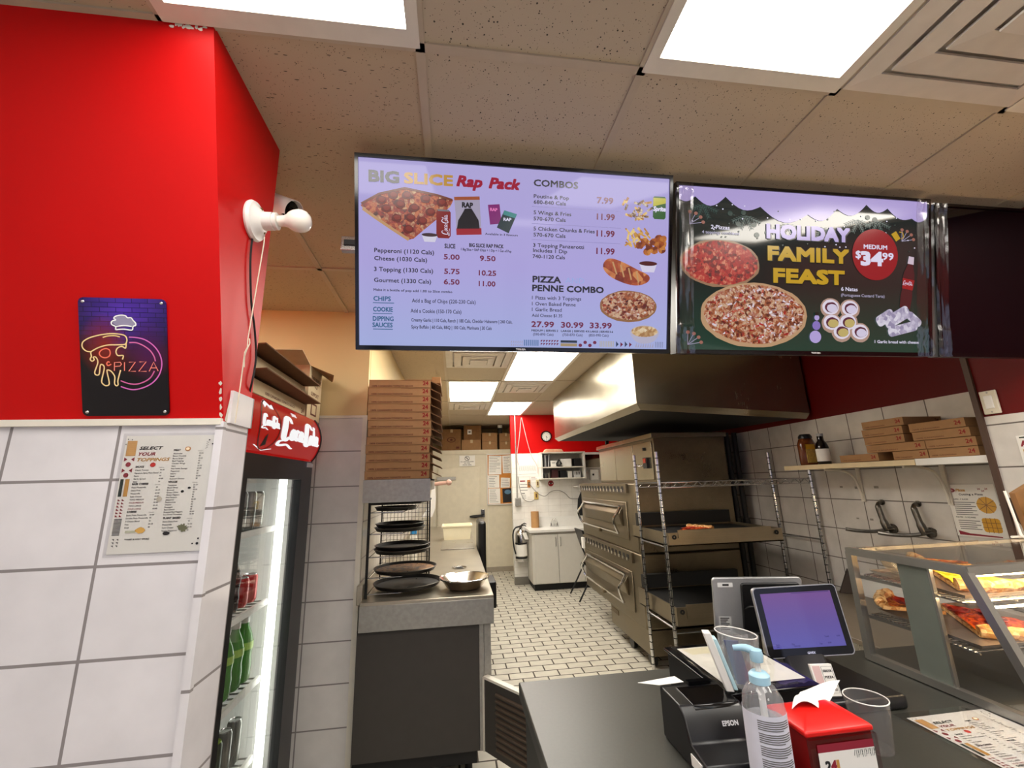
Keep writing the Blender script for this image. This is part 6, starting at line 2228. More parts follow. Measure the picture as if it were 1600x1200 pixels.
for s_, y, wd, q in (('1 Pizza with 3 Toppings', 41.4, 16, 1.1), ('1 Oven Baked Penne', 43.3, 14.2, 1.1), ('1 Garlic Bread', 45.1, 9.6, 1.1), ('Add Cheese $1.35', 46.9, 9.8, .95)):
    T(s_, 53.6, y, q, wd, INK, .01)
for s_, x, wd in (('27.99', 53.5, 7.2), ('30.99', 63.1, 7.3), ('33.99', 72.6, 7.3)):
    T(s_, x, 50.1, 1.75, wd, CRIM, .03)
for s_, s2_, x in (('MEDIUM | SERVES 2', '(590-890 Cals)', 53.5), ('LARGE | SERVES 4', '(750-870 Cals)', 63.1), ('X-LARGE | SERVES 5-6', '(850-990 Cals)', 71.8)):
    T(s_, x, 51.5, .6, 8.6, INK, .03)
    T(s2_, x + .5, 52.8, .8, 6.6, E_('505070'))
for k in range(26):
    a, rr = random.uniform(0, 6.28), random.uniform(0, 1) ** .5
    x, y = 87.7 + 5.2 * rr * math.cos(a), 11.2 + 3.7 * rr * math.sin(a)
    d = random.uniform(0, 3.14)
    b.strip([(x - 1.2 * math.cos(d), y - 1.0 * math.sin(d)), (x + 1.2 * math.cos(d), y + 1.0 * math.sin(d))], .75, random.choice([POU, POU, FRY]), A, 1 + k * .05)
b.poly2([(93.4, 7.4), (93.8, 6.9), (97.4, 6.9), (97.8, 7.4), (97.8, 13.6), (97.3, 14.2), (93.9, 14.2), (93.4, 13.6)], E_('285c28'), A, 3)
b.poly2([(93.4, 7.4), (97.8, 7.4), (97.8, 9.0), (93.4, 10.2)], E_('c0b830'), A, 4)
T('Sprite', 93.5, 11.6, 1.4, 4.2, SWHITE, .05, .2, lf=5)
for k in range(30):
    x, y = random.uniform(84.2, 92.2), random.uniform(18.2, 23.2)
    d = random.uniform(.3, 2.6)
    b.strip([(x - 1.5 * math.cos(d), y - 1.4 * math.sin(d)), (x + 1.2 * math.cos(d), y + 1.1 * math.sin(d))], .55, FRY, A, 1 + k * .04)
for x, y in ((89, 23.0), (90.6, 21.6), (92.3, 23.3), (93.8, 21.6), (95.5, 20.4), (95.2, 22.6), (97, 22.3), (96.6, 24.1), (91.6, 25.0), (94, 24.4), (97.0, 20.6)):
    b.ell2(x, y, 1.35, 1.2, CHK, A, 4, 12, .12)
b.poly2(curve([(76.8, 29.6), (78, 27.9), (80.2, 27.6), (84, 28.8), (88, 30.6), (92.4, 32.6), (92.2, 34.6), (89, 35.9), (85, 35.6), (80, 33.8), (77.3, 31.6)], 3, True), PNZ, A, 1)
for k in range(4):
    b.strip([(80 + k * 2.7, 28.6 + k * .9), (81.4 + k * 2.5, 32.6 + k * .8)], .5, E_('d8a870', .7), A, 2)
b.poly2([(89, 28.6), (95.2, 28.6), (94.2, 31.5), (90.2, 31.5)], E_('dcd6ee'), A, 1)
b.ell2(92.1, 28.7, 3.1, .75, E_('501818'), A, 2)
b.ell2(85.6, 42.8, 9.8, 5.1, E_('9a6a40', .75), A, 1, 32, .015)
b.ell2(85.6, 42.6, 9.2, 4.6, PIZL, A, 2, 32, .02)
for k in range(40):
    a, rr = random.uniform(0, 6.28), random.uniform(0, 1) ** .5
    b.ell2(85.6 + 8.4 * rr * math.cos(a), 42.6 + 4.1 * rr * math.sin(a), random.uniform(.3, .7), random.uniform(.2, .5), random.choice([PEPC, PIZ, E_('e0d0c8', .8), PIZ]), A, 3 + k * .02, 8, .2)
b.poly2(curve([(86.2, 51.2), (88, 54.0), (91, 54.9), (94.6, 54), (96.3, 51.2), (94.5, 49.4), (91.2, 48.8), (88, 49.4)], 3, True), E_('b8b4cc'), A, 3)
b.ell2(91.2, 50.9, 4.6, 1.8, PST, A, 4, 22, .03)
def pattern_band(y0, y1):
    x = 46.8
    hh = (y1 - y0) / 2
    for i in range(6):
        for q in range(2):
            b.poly2([(x + i * .68, y0 + (q + 1) * hh), (x + .5 + i * .68, y0 + (q + 1) * hh), (x + .5 + i * .68, y0 + q * hh + .2)], SGREY, A, 3)
    for i in range(8):
        b.rect2(51.1 + i * .62, y0, 51.45 + i * .62, y1, E_('5878a8'), A, 3)
    for i in range(7):
        for q in range(2):
            b.poly2([(56.5 + i * .87, y0 + q * hh), (57.2 + i * .87, y0 + q * hh), (56.5 + i * .87, y0 + (q + 1) * hh - .2)], CRIM, A, 3)
    b.rect2(63.0, y0, 68.4, y0 + .75, E_('182838'), A, 3)
    b.rect2(63.0, y0 + .95, 68.4, y1, E_('a89068'), A, 3)
    for i in range(4):
        b.ell2(69.5 + i * 1.6, y0 + (.55 if i % 2 else 1.5), .6, .55, CRIM, A, 3, 12)
    for i in range(9):
        b.rect2(76.0 + i * .55, y0, 76.3 + i * .55, y1, E_('b8b0a8'), A, 3)
    for i, c_ in enumerate((E_('283858'), CRIM, E_('283858'), CRIM)):
        b.poly2([(81.5 + i * 1.5, y0 + .3 * (i % 2)), (82.4 + i * 1.5, y0 + 1.0), (81.5 + i * 1.5, y1)], c_, A, 3)
    for i in range(8):
        b.poly2([(88 + i * .82, y1), (88.6 + i * .82, y1), (88.6 + i * .82, y0 + .3)], SGREY, A, 3)
    for i in range(5):
        b.rect2(95 + i * .6, y0, 95.3 + i * .6, y1, E_('8890b8'), A, 3)
pattern_band(54.2, 56.1)
b.build('display', tv)
b = MB()
b.text('TOSHIBA', 50, HH - .45, mat('maker_silver', 'c8c8cc', 0.4), A, .55, 3.0, .03, align='c', lift=14)
b.build('maker_lettering', tv)
def film_strip(x0, x1, parent, A_, HH_, seed):
    """crinkled clear wrap folded over the edge of a screen"""
    rnd = random.Random(seed)
    nx, ny = 9, 46
    vs, fs = [], []
    for j in range(ny + 1):
        for i in range(nx + 1):
            x = x0 + (x1 - x0) * i / nx + rnd.uniform(-.06, .06)
            y = 0.3 + (HH_ - .2) * j / ny
            vs.append(A_.p(x, y, 14 + rnd.uniform(0, 2.0) + 6 * math.sin(i * 1.9 + seed + .05 * j) + 5 * math.sin(i * 4.3 + j * .11) + 12 * (1 if j < 3 or j > ny - 9 else 0) * rnd.random()))
    for j in range(ny):
        for i in range(nx):
            q = j * (nx + 1) + i
            fs.append((q, q + 1, q + nx + 2, q + nx + 1))
    m_ = MB()
    m_.raw(vs, fs, glass('shrink_wrap', 'f2f0f0', 0.10, 0.15, 0.5))
    m_.build('plastic_wrap', parent, smooth=True)
def hanger(x, y):
    return x, y

BG2 = gradmat('screen_pine_green', '2c3836', '1e5844', 2.58, 1.97, 0.42, '1e2c28', 0.6)
tv, b, A, HH = screen_body('middle menu screen with green holiday family feast advert', 0.803, 1.25, 2.588, 1.386, 1.972, 1.087, BG2)
GW = E_('b0a0d8', 0.9)
GY, GD = E_('c8a018', 0.8), E_('0c1612', 0.4)
PINE, FROND = E_('34504a', 0.5), E_('4c6a64', 0.5)
sc_pts = [(1, 1), (1, 6)] + [(1 + 6.2 * t, 6 + 1.6 * math.sin(PI * t) - 1.8 * t) for t in [i / 8 for i in range(1, 9)]]
def scallop(xa, ya, xb, yb, dip):
    return [(xa + (xb - xa) * t, ya + (yb - ya) * t + dip * math.sin(PI * t)) for t in [i / 8 for i in range(1, 9)]]
tops = [(1, 5.4, 0), (7.1, 4.4, 1.4), (18.3, 3.9, 3.2), (31.4, 6.6, 2.8), (49.8, 8.3, 4.2), (61.5, 5.6, 3.2), (73.5, 3.4, 3.2), (82.2, 4.3, 2.2), (92.4, 7.4, 2.0), (99, 6.6, 1.6)]
for (xa, ya, _), (xb, yb, dp) in zip(tops, tops[1:]):
    b.poly2([(xa, 1.0)] + [(xa, ya)] + scallop(xa, ya, xb, yb, dp) + [(xb, 1.0)], GW, A, 2)
random.seed(5)
for cx, cy in ((10, 7), (26, 10), (42, 12), (55, 12.5), (70, 9), (78, 9)):
    for k in range(4):
        a = PI * (0.15 + 0.7 * k / 3)
        x1, y1 = cx + 6 * math.cos(a), cy + 5 * math.sin(a)
        b.strip([(cx, cy), (x1, y1)], .25, FROND, A, 0.5)
        for q in range(1, 6):
            t = q / 6
            px_, py_ = cx + (x1 - cx) * t, cy + (y1 - cy) * t
            for sgn in (-1, 1):
                b.strip([(px_, py_), (px_ + 1.3 * math.cos(a + sgn * .7), py_ + 1.3 * math.sin(a + sgn * .7))], .2, FROND, A, 0.6)
for k in range(60):
    b.ell2(random.uniform(3, 95), random.uniform(6, 20), .28, .25, SWHITE if k % 2 else PINE, A, 3, 8)
for x, y in ((20, 9.5), (25, 9), (29, 13), (30, 16.5), (34, 15.5), (74, 8), (77, 8.6), (23, 13)):
    b.ell2(x, y, 1.0, .9, PINE, A, 1, 14)
RB = E_('b87868', .6)
for bx, by in ((5, 14), (4, 55), (88, 16)):
    for k in range(4):
        a = -0.2 - .45 * k
        ex_, ey_ = bx + 5 * math.cos(a), by + 4.2 * math.sin(a)
        b.strip([(bx, by), (ex_, ey_)], .2, SGREY, A, 3)
        b.ell2(ex_, ey_, .7, .6, RB, A, 4, 10)
for s_, x, y, w_, m_ in (('HOLIDAY', 33.9, 17.2, 32.2, GW), ('FAMILY', 34.3, 24.9, 31.4, GY), ('FEAST', 36.4, 32.6, 27.4, GY)):
    T(s_, x + .5, y + .25, 4.6, w_, GD, .06, lf=4)
    T(s_, x, y, 4.6, w_, m_, .06, lf=5)
T('2 Pizzas', 12.8, 15.2, 1.35, 6.9, SWHITE, .02)
T('4 toppings combined', 9.5, 16.9, 1.0, 13.8, SGREY)
b.ell2(16.2, 27.0, 14.8, 8.2, E_('a88060', .7), A, 3, 36, .02)
b.ell2(16.2, 26.8, 14.0, 7.5, PIZR, A, 4, 36, .02)
for k in range(70):
    a, rr = random.uniform(0, 6.28), random.uniform(0, 1) ** .5
    b.ell2(16.2 + 13.2 * rr * math.cos(a), 26.8 + 7.0 * rr * math.sin(a), random.uniform(.2, .55), random.uniform(.15, .4), random.choice([PIZR, E_('d08878', .7), PIZ, E_('7c1010', .6)]), A, 4.5 + k * .01, 7, .2)
b.ell2(28.8, 44.5, 20.2, 11.2, E_('c8a078', .75), A, 6, 40, .012)
b.ell2(28.8, 44.2, 18.8, 10.2, PIZL, A, 7, 40, .02)
for k in range(190):
    a, rr = random.uniform(0, 6.28), random.uniform(0, 1) ** .5
    x, y = 28.8 + 17.8 * rr * math.cos(a), 44.2 + 9.4 * rr * math.sin(a)
    d = random.uniform(0, 3.14)
    b.strip([(x - .9 * math.cos(d), y - .6 * math.sin(d)), (x + .9 * math.cos(d), y + .6 * math.sin(d))], random.uniform(.3, .7), random.choice([PIZW, PIZR, E_('e4d4dc', .8), PIZ, E_('683020', .7), PIZW if x > 30 else PIZR]), A, 7.4 + k * .01)
# small lilac snowman-shaped ornament of plain discs, tarts, garlic bread, bottle
b.ell2(52.2, 51.6, 2.3, 2.2, GW, A, 5, 18)
b.ell2(52.6, 47.6, 1.6, 1.6, E_('8c78c8', .8), A, 6, 16)
b.ell2(52.8, 44.8, 1.0, 1.0, GW, A, 6, 14)
b.rect2(52.1, 42.9, 53.5, 44.0, GD, A, 7)
for x, y in ((58.4, 41.2), (66.2, 41.4), (58.8, 46.6), (65.4, 46.4), (62.8, 49.8), (70.2, 49.8)):
    b.ell2(x, y, 4.0, 3.5, E_('b89888', .8), A, 3, 24, .02)
    b.ell2(x, y - .3, 3.3, 2.7, E_('e4dcec', .85), A, 4, 24, .02)
    b.ell2(x + .2, y - .2, 2.5, 1.9, E_('602840', .7), A, 5, 20, .04)
    b.ell2(x + .5, y + .1, 2.1, 1.5, E_('c8b470' if x < 66 and y > 44 else 'dcd4ec', .8), A, 6, 18, .05)
GB = food('screen_bread', [(0.3, '9890b0'), (0.5, 'c4bcd4'), (0.7, 'e4e0ee')], 60, 0.8)
for (xa, ya, xb, yb, w_) in ((77.2, 46.2, 84, 42.2, 4.0), (80.6, 46.6, 90.5, 41.2, 4.6), (81.8, 49.6, 94, 46.6, 3.6), (90, 42.4, 95.4, 46.6, 3.2)):
    d = math.atan2(yb - ya, xb - xa)
    q = [((xa + xb) / 2 + px_ * math.cos(d) - py_ * math.sin(d), (ya + yb) / 2 + px_ * math.sin(d) + py_ * math.cos(d)) for px_, py_ in [(x - math.hypot(xb - xa, yb - ya) / 2, y - w_ / 2) for x, y in rrect(0, 0, math.hypot(xb - xa, yb - ya), w_, 1.4)]]
    b.poly2(q, GB, A, 4 + w_ * .1)
def rot2(pts, cx, cy, a):
    return [(cx + x * math.cos(a) - y * math.sin(a), cy + x * math.sin(a) + y * math.cos(a)) for x, y in pts]
bt = [(-1, -9.6), (1, -9.6), (1.1, -6.8), (2.2, -3.6), (2.5, -1), (2.1, 2), (2.4, 5), (2.2, 9.4), (-2.2, 9.4), (-2.4, 5), (-2.1, 2), (-2.5, -1), (-2.2, -3.6), (-1.1, -6.8)]
b.poly2(rot2(bt, 90.4, 31.2, .16), E_('50141a', .7), A, 3)
b.poly2(rot2([(-1.1, -9.8), (1.1, -9.8), (1.3, -7.0), (-1.3, -7.0)], 90.4, 31.2, .16), E_('d8c8d8', .8), A, 4)
b.poly2(rot2([(-2.5, -1.4), (2.5, -1.4), (2.2, 2.4), (-2.2, 2.4)], 90.4, 31.2, .16), E_('a01418', .8), A, 4)
cola_script(b, SWHITE, Frame(A.p(88.2, 30.2), A.u + A.v * .16, A.v - A.u * .16, A.k, A.n), 0, 0, 1.9, 4.2, 5)
b.ell2(76.8, 21.4, 9.4, 9.3, E_('960c18', .85), A, 4, 40)
b.poly2([(83.6, 13.6), (85.6, 12.4), (87.4, 15.0), (85.6, 16.2)], GY, A, 3)
b.strip([(87.0, 12.6 + .01), (88.4, 12.8), (88.8, 14.4), (87.8, 15.2)], .35, GY, A, 3)
T('MEDIUM', 72.0, 19.4, 1.5, 9.6, SWHITE, .03, lf=6)
T('$', 68.7, 22.9, 2.6, 2.0, SWHITE, .03, lf=6)
T('34', 71.0, 25.2, 4.6, 8.6, SWHITE, .06, lf=6)
T('99', 79.7, 23.1, 2.5, 4.5, SWHITE, .03, lf=6)
T('6 Natas', 62.8, 34.9, 1.35, 6.6, SWHITE, .02)
T('(Portuguese Custard Tarts)', 62.7, 36.9, 1.0, 17.8, SGREY)
T('1 Garlic bread with cheese', 76.2, 53.4, 1.05, 18.4, SWHITE)
b.build('display', tv)
film_strip(-0.6, 6.0, tv, A, HH, 1)
film_strip(93.5, 100.6, tv, A, HH, 2)
b = MB()
b.text('TOSHIBA', 52, HH - .45, mat('maker_silver', 'c8c8cc', 0.4), A, .55, 3.6, .03, align='c', lift=14)
b.build('maker_lettering', tv)
BG3 = mat('screen_off_black', '06060a', 0.05, noise=0)
tv, b, A, HH = screen_body('dark switched-off menu screen at the right edge', 1.930, 1.265, 2.586, 1.386, 1.972, 1.087, BG3)
b.build('display', tv)
film_strip(-0.8, 4.2, tv, A, HH, 3)
# ceiling mounts of the screens
for k, (x, lb) in enumerate(((-0.26, 'steel screen mount left of the left menu screen'), (0.86, 'black ceiling hook over the left end of the holiday screen'), (1.36, 'black ceiling hook over the middle of the holiday screen'), (1.98, 'black ceiling hook over the switched-off screen'))):
    r = thing('screen_mount', lb, 'bracket', (x, 1.36, 2.3), group='screen mounts')
    b = MB()
    b.box(x - .012, x + .012, 1.43, 1.45, 2.26, 2.624, M_MATTEBLACK)
    b.build('drop_arm', r)
    b = MB()
    b.prism([(x - .03, 1.38, 2.623), (x + .04, 1.38, 2.623), (x + .03, 1.38, 2.600)], (0, .08, 0), M_MATTEBLACK)
    b.build('ceiling_foot', r)
    if k == 0:
        b = MB()
        b.box(-0.40, -0.25, 1.405, 1.43, 2.345, 2.40, M_CHROME)
        b.box(-0.39, -0.34, 1.401, 1.406, 2.362, 2.385, M_MATTEBLACK)
        b.build('rail', r, bevel=0.002)
# ================================================================== FRONT COUNTER
CT = 0.95
co = thing('front_counter', 'dark laminate front counter across the foreground', 'counter', (1.3, 1.0, 0))
b = MB()
b.box(0.19, 2.44, 0.45, 1.415, 0.91, CT, M_COUNTER)
b.build('worktop', co, bevel=0.004)
b = MB()
b.box(0.205, 2.44, 0.55, 1.395, 0.10, 0.91, mat('counter_side', '201e1c', 0.45))
b.build('body', co)
b = MB()
b.box(0.24, 2.44, 0.60, 1.36, 0, 0.10, M_MATTEBLACK)
b.build('toe_kick', co)

# ------------------------------------------------------------------ point of sale
Z = CT + 0.001
cdw = thing('cash_drawer', 'black cash drawer with clear film and white papers on top', 'cash drawer', (0.76, 1.15, Z))
b = MB()
b.box(0.607, 0.840, 1.02, 1.29, Z, 1.045, M_BLACK)
b.build('body', cdw, bevel=0.004)
b = MB()
b.box(0.600, 0.846, 1.010, 1.297, 1.045, 1.052, M_GLOSSBLACK)
b.build('lid', cdw, bevel=0.002)
b = MB()
fq = Frame((0.63, 1.275, 1.0525), (1, 0, 0), (0, -1, 0), 0.01, (0, 0, 1))
b.rect2(0, 0, 20.5, 23, M_PAPER, fq, 0)
b.poly2([(1, 1), (12, .4), (12.5, 4.5), (2, 5)], mat('cream_paper', 'ece4c8', 0.6), fq, 1)
b.poly2([(11, 6), (20, 8), (18, 15), (9, 13)], mat('paper_shade', 'd8d4cc', 0.6), fq, 1)
tag(b.build('paper_sheets'), 'white papers lying on the black cash drawer', 'papers')
rnd = random.Random(4)
b = MB()
vs, fs = [], []
for j in range(13):
    for i in range(15):
        vs.append((0.612 + .224 * i / 14 + rnd.uniform(-.004, .004), 1.018 + .272 * j / 12, 1.0545 + rnd.uniform(0, .007)))
for j in range(12):
    for i in range(14):
        q = j * 15 + i
        fs.append((q, q + 1, q + 16, q + 15))
b.raw(vs, fs, glass('drawer_wrap', 'f6f6f4', 0.10, 0.1))
tag(b.build('plastic_wrap', smooth=True), 'crinkled clear film over the papers on the cash drawer', 'film')

pos = thing('pos_terminal', 'point of sale terminal with tilted tablet and silver clerk monitor', 'terminal', (1.0, 1.22, Z))
b = MB()
b.box(0.856, 1.125, 1.07, 1.31, Z, Z + 0.032, M_BLACK)
b.build('base', pos, bevel=0.006)
b = MB()
b.prism([(0.858, 1.10, Z + .03), (0.965, 1.075, Z + .03), (0.985, 1.185, Z + .03), (0.880, 1.21, Z + .03)], (0.05, 0.115, 0.080), M_BLACK)
b.build('stand', pos, bevel=0.01)
uT = Vector((0.985, -0.168, 0.035)).normalized()
vT = Vector((0.075, -0.17, -0.975))
vT = (vT - uT * vT.dot(uT)).normalized()
nT = -uT.cross(vT)
cT = Vector((0.971, 1.192, 1.128))
wT, hT = 0.236, 0.176
fT = Frame(cT - uT * wT / 2 - vT * hT / 2, uT, vT, wT / 100, nT)
b = MB()
hT_ = hT / wT * 100
b.prism([fT.p(x, y, 0) for x, y in rrect(0, 0, 100, hT_, 5)], -nT * 0.012, mat('tablet_silver_rim', 'b8b8ba', 0.3, .7))
td = b.build('tablet', pos)
b = MB()
b.poly2(rrect(1.0, 1.0, 99, hT_ - 1, 4.4), M_GLOSSBLACK, fT, 1)
b.text('GIVEX', 50, hT_ - 3.2, SWHITE, fT, 2.2, 9, .03, align='c', lift=3)
b.ell2(46, hT_ - 4.6, .1, .1, SWHITE, fT, 3)
b.build('glass_front', td)
b = MB()
TB = gradmat('tablet_violet', '8a5aa8', '6c68c8', 1.205, 1.06, 0.62, '7460b8')
b.rect2(8, 7, 92, hT_ - 9.5, TB, fT, 2)
tx = E_('3c3478', .7)
for x, y, s_ in ((70, hT_ - 19, 'Total'), (84, hT_ - 19, '0.00'), (12, hT_ - 13, 'Item'), (30, hT_ - 13, 'Qty'), (12, hT_ - 11, 'Sale'), (32, hT_ - 11, 'Subtotal'), (62, hT_ - 12, 'Tax'), (72, hT_ - 12.5, '0.00')):
    b.text(s_, x, y, tx, fT, 1.6, None, .01, lift=3)
b.rect2(45, 7.6, 90, 8.2, tx, fT, 3)
b.build('screen', td)
b = MB()
uM = Vector((0.975, -0.22, 0)).normalized()
vM = Vector((0.0, 0.10, -1)).normalized()
nM = -uM.cross(vM)
fM = Frame((0.825, 1.375, 1.210), uM, vM, 0.01, nM)
b.prism([fM.p(x, y, 0) for x, y in rrect(0, 0, 27.5, 17.0, 1.2)], -nM * 0.012, mat('monitor_silver', 'a4a4a6', 0.35, .6))
b.prism([fM.p(x, y, 18) for x, y in rrect(8.5, 1.5, 26.5, 16, 1.0)], -nM * 0.012, M_BLACK)
mn = b.build('clerk_monitor', pos, bevel=0.002)
b = MB()
b.rect2(1.2, 11.6, 5.0, 16.2, mat('spec_label', 'a8a8a8', 0.5), fM, 1)
for i in range(7):
    b.rect2(1.6, 12.0 + i * .56, 4.4 - (i % 3) * .5, 12.3 + i * .56, M_BLACKINK, fM, 2)
b.build('label', mn)
b = MB()
b.rect2(1.5, 1.4, 6.2, 2.8, mat('model_badge', 'd0d0d0', 0.4), fM, 1)
b.rect2(3.0, 1.8, 5.0, 2.4, M_BLACKINK, fM, 2)
b.build('badge', mn)
b = MB()
b.tube(curve([fM.p(9, 9, 30), fM.p(9.5, 7.5, 70), fM.p(12, 8, 70), fM.p(13, 11, 40)], 5), 0.003, M_MATTEBLACK, 6)
b.build('cable', mn, smooth=True)

# leaflet pack leaning on the stand
b = MB()
fL = Frame((0.878, 1.078, 1.066), Vector((0.95, -0.25, .05)), Vector((0.03, -0.22, -0.97)), 0.0080)
b.prism([fL.p(x, y, 0) for x, y in ((0, 0), (6.2, 0), (6.2, 8.2), (0, 8.2))], -fL.n * 0.01, M_PAPER)
b.rect2(.4, .4, 2.6, 7.8, mat('leaflet_rose', 'd8b8b4', 0.5), fL, 1)
b.strip([(2.9, .6), (5.9, .6), (5.9, 7.4), (2.9, 7.4)], .1, M_BLACKINK, fL, 1, True)
for i, s_ in enumerate(('IDEAS FOR', 'PIZZA', 'DAYS', 'ON SALE')):
    b.text(s_, 4.4, 2.0 + i * 1.6, M_BLACKINK, fL, .6, 2.4, .03, align='c', lift=2)
tag(b.build('leaflet_pack'), 'white leaflet pack leaning on the terminal stand behind the napkin dispenser', 'leaflets')

# receipt printer
pt = thing('receipt_printer', 'black receipt printer at the left front of the counter things', 'printer', (0.55, 0.95, Z))
b = MB()
b.prism([(0.480, 1.080, Z), (0.480, 0.900, Z), (0.480, 0.900, Z + .035), (0.480, 0.955, Z + .045), (0.480, 0.972, Z + .085), (0.480, 0.990, Z + .100), (0.480, 1.080, Z + .102)], (0.140, -0.006, 0), M_BLACK)
b.build('body', pt, bevel=0.004)
b = MB()
b.prism([(0.510, 0.9695, Z + .042), (0.510, 0.9775, Z + .090), (0.510, 0.986, Z + .100), (0.510, 1.06, Z + .1035), (0.510, 1.06, Z + .100), (0.510, 0.96, Z + .045)], (0.105, -0.004, 0), M_GLOSSBLACK)
b.build('cover', pt, bevel=0.002)
b = MB()
fP = Frame((0.50, 0.9655, Z + .085), (1, -.04, 0), (0, -.30, -0.95), 0.01)
b.text('EPSON', 7.4, 1.6, mat('maker_silver', 'c8c8cc', 0.4), fP, .85, 3.4, .04, align='c', lift=4)
b.build('maker_lettering', pt)
b = MB()
b.box(0.478, 0.481, 0.915, 0.955, Z + .01, Z + .03, M_PAPER)
b.build('side_label', pt)
b = MB()
b.box(0.545, 0.60, 1.062, 1.076, Z + .1025, Z + .110, M_GLOSSBLACK)
b.build('paper_slot', pt)
b = MB()
b.raw([(0.478, 1.075, Z + .104), (0.54, 1.075, Z + .1055), (0.535, 1.11, Z + .1045), (0.44, 1.11, Z + .098), (0.478, 1.075, Z + .1045), (0.54, 1.075, Z + .106), (0.535, 1.11, Z + .105), (0.44, 1.11, Z + .0985)], [(0, 1, 2, 3), (7, 6, 5, 4), (0, 1, 5, 4), (1, 2, 6, 5), (2, 3, 7, 6), (3, 0, 4, 7)], M_PAPER)
tag(b.build('receipt'), 'white receipt slip sticking out behind the black printer', 'receipt')

# clear divided organiser cup with a white card reader and cards
ZD = 1.0545
oc = thing('organizer_cup', 'clear divided organizer cup standing on the cash drawer papers', 'cup', (0.662, 1.040, ZD))
M_ACR = glass('clear_acrylic', 'f0f0f0', 0.05, 0.05, 0.3, 0.10)
b = MB()
b.lathe([(0.0, 0.002), (0.038, 0.0), (0.045, 0.106), (0.0435, 0.106), (0.0385, 0.004)], (0.662, 1.040, ZD + .004), M_ACR, (0.10, 0.02, 1), 32)
b.build('cup_wall', oc, smooth=True)
b = MB()
axc = Vector((0.10, 0.02, 1)).normalized()
c0 = Vector((0.662, 1.040, ZD + .058))
b.obox(c0, Vector((0.040, .012, -.004)), Vector((-.0003, .001, 0)), axc * .046, M_ACR)
b.obox(c0, Vector((-.012, 0.040, 0)), Vector((.001, .0003, 0)), axc * .05, M_ACR)
b.build('divider', oc)
b = MB()
b.tube([c0 + axc * .052 + Vector((.045 * math.cos(a), .046 * math.sin(a), -.0046 * math.cos(a))) for a in [2 * PI * i / 32 for i in range(32)]], 0.0013, M_WHITE, 6, True)
b.build('rim', oc, smooth=True)
b = MB()
b.obox((0.600, 1.020, ZD + .064), (0.008, -.003, 0.0), (0.004, 0.011, 0), (-.018, .004, .060), M_WHITE)
b.obox((0.613, 1.016, ZD + .060), (0.004, -.0015, 0), (0.004, 0.012, 0), (-.016, .004, .052), mat('pale_blue', 'b4d8e0', 0.4))
tag(b.build('card_reader', bevel=0.002), 'white and pale blue card reader leaning against the clear organizer cup', 'card reader')
b = MB()
b.obox((0.650, 1.022, ZD + .055), (0.014, -.006, 0), (0.0006, .0014, 0), (-.008, .003, .045), mat('navy_card', '30407c', 0.4))
tag(b.build('gift_card'), 'navy card standing inside the clear organizer cup', 'card')

# hand sanitizer
sz = thing('sanitizer_bottle', 'clear hand sanitizer bottle with pale blue pump and white label', 'bottle', (0.585, 0.855, Z))
M_SAN = glass('clear_bottle', 'f4f6f8', 0.05, 0.05, 0.3, 0.12)
SX, SY = 0.585, 0.855
b = MB()
b.lathe([(0, 0), (0.033, 0), (0.037, 0.006), (0.037, 0.146), (0.034, 0.168), (0.025, 0.184), (0.014, 0.192), (0.014, 0.198)], (SX, SY, Z), M_SAN, seg=32)
b.build('bottle_body', sz, smooth=True)
b = MB()
b.lathe([(0, 0.003), (0.034, 0.004), (0.0345, 0.132), (0, 0.132)], (SX, SY, Z), glass('gel', 'f0f2f8', 0.01, 0.1, 0.05, 0.22), seg=28)
b.build('gel', sz, smooth=True)
b = MB()
b.lathe([(0.0374, 0.018), (0.0374, 0.148)], (SX, SY, Z), mat('sanitizer_label', 'dcdce8', 0.5), seg=24, sweep=PI * 1.05, start=PI * .48)
lb_ = b.build('label', sz, smooth=True)
b = MB()
class CylFrame(Frame):
    def __init__(self, x, y, z, r, a0):
        self.c, self.r, self.a0 = Vector((x, y, z)), r, a0
    def p(self, x, y, lift=0.0):
        a = self.a0 + x / self.r
        r = self.r + .0004 + lift * .0002
        return self.c + Vector((r * math.cos(a), r * math.sin(a), -y))
cf = CylFrame(SX, SY, Z + .146, .0374, math.radians(205))
for i in range(26):
    if i % 6 == 5:
        continue
    w_ = .062 - (.018 if i % 6 == 4 else random.uniform(0, .006))
    n_ = 6
    for q in range(n_):
        b.rect2(.006 + w_ * q / n_, .006 + i * .0034, .006 + w_ * (q + 1) / n_, .0078 + i * .0034, M_GREYINK, cf, 1)
for i in range(12):
    b.rect2(.044 + i * .0016, .096, .0448 + i * .0016, .104, M_BLACKINK, cf, 1)
b.build('label_print', lb_)
M_PUMP = mat('pump_blue', 'a4cce0', 0.35, noise=.02)
b = MB()
b.lathe([(0.017, 0.189), (0.0185, 0.190), (0.0185, 0.203), (0.014, 0.208), (0.008, 0.209), (0, 0.209)], (SX, SY, Z), M_PUMP, seg=24)
b.build('collar', sz, smooth=True)
b = MB()
b.cyl((SX, SY, Z + .206), (SX, SY, Z + .230), 0.0052, M_WHITE, seg=12)
b.cyl((SX, SY, Z + .08), (SX, SY, Z + .189), 0.006, M_WHITE, seg=12)
b.build('pump_stem', sz, smooth=True)
b = MB()
b.lathe([(0, 0.226), (0.011, 0.226), (0.0125, 0.238), (0.011, 0.246), (0, 0.247)], (SX, SY, Z), M_PUMP, seg=18)
b.tube(curve([(SX, SY, Z + .240), (SX - .012, SY + .012, Z + .246), (SX - .030, SY + .026, Z + .243)], 4), [0.0085, .008, .008, .0075, .007, .0065, .006, .0055, .005], M_PUMP, 10)
b.build('pump_head', sz, smooth=True)

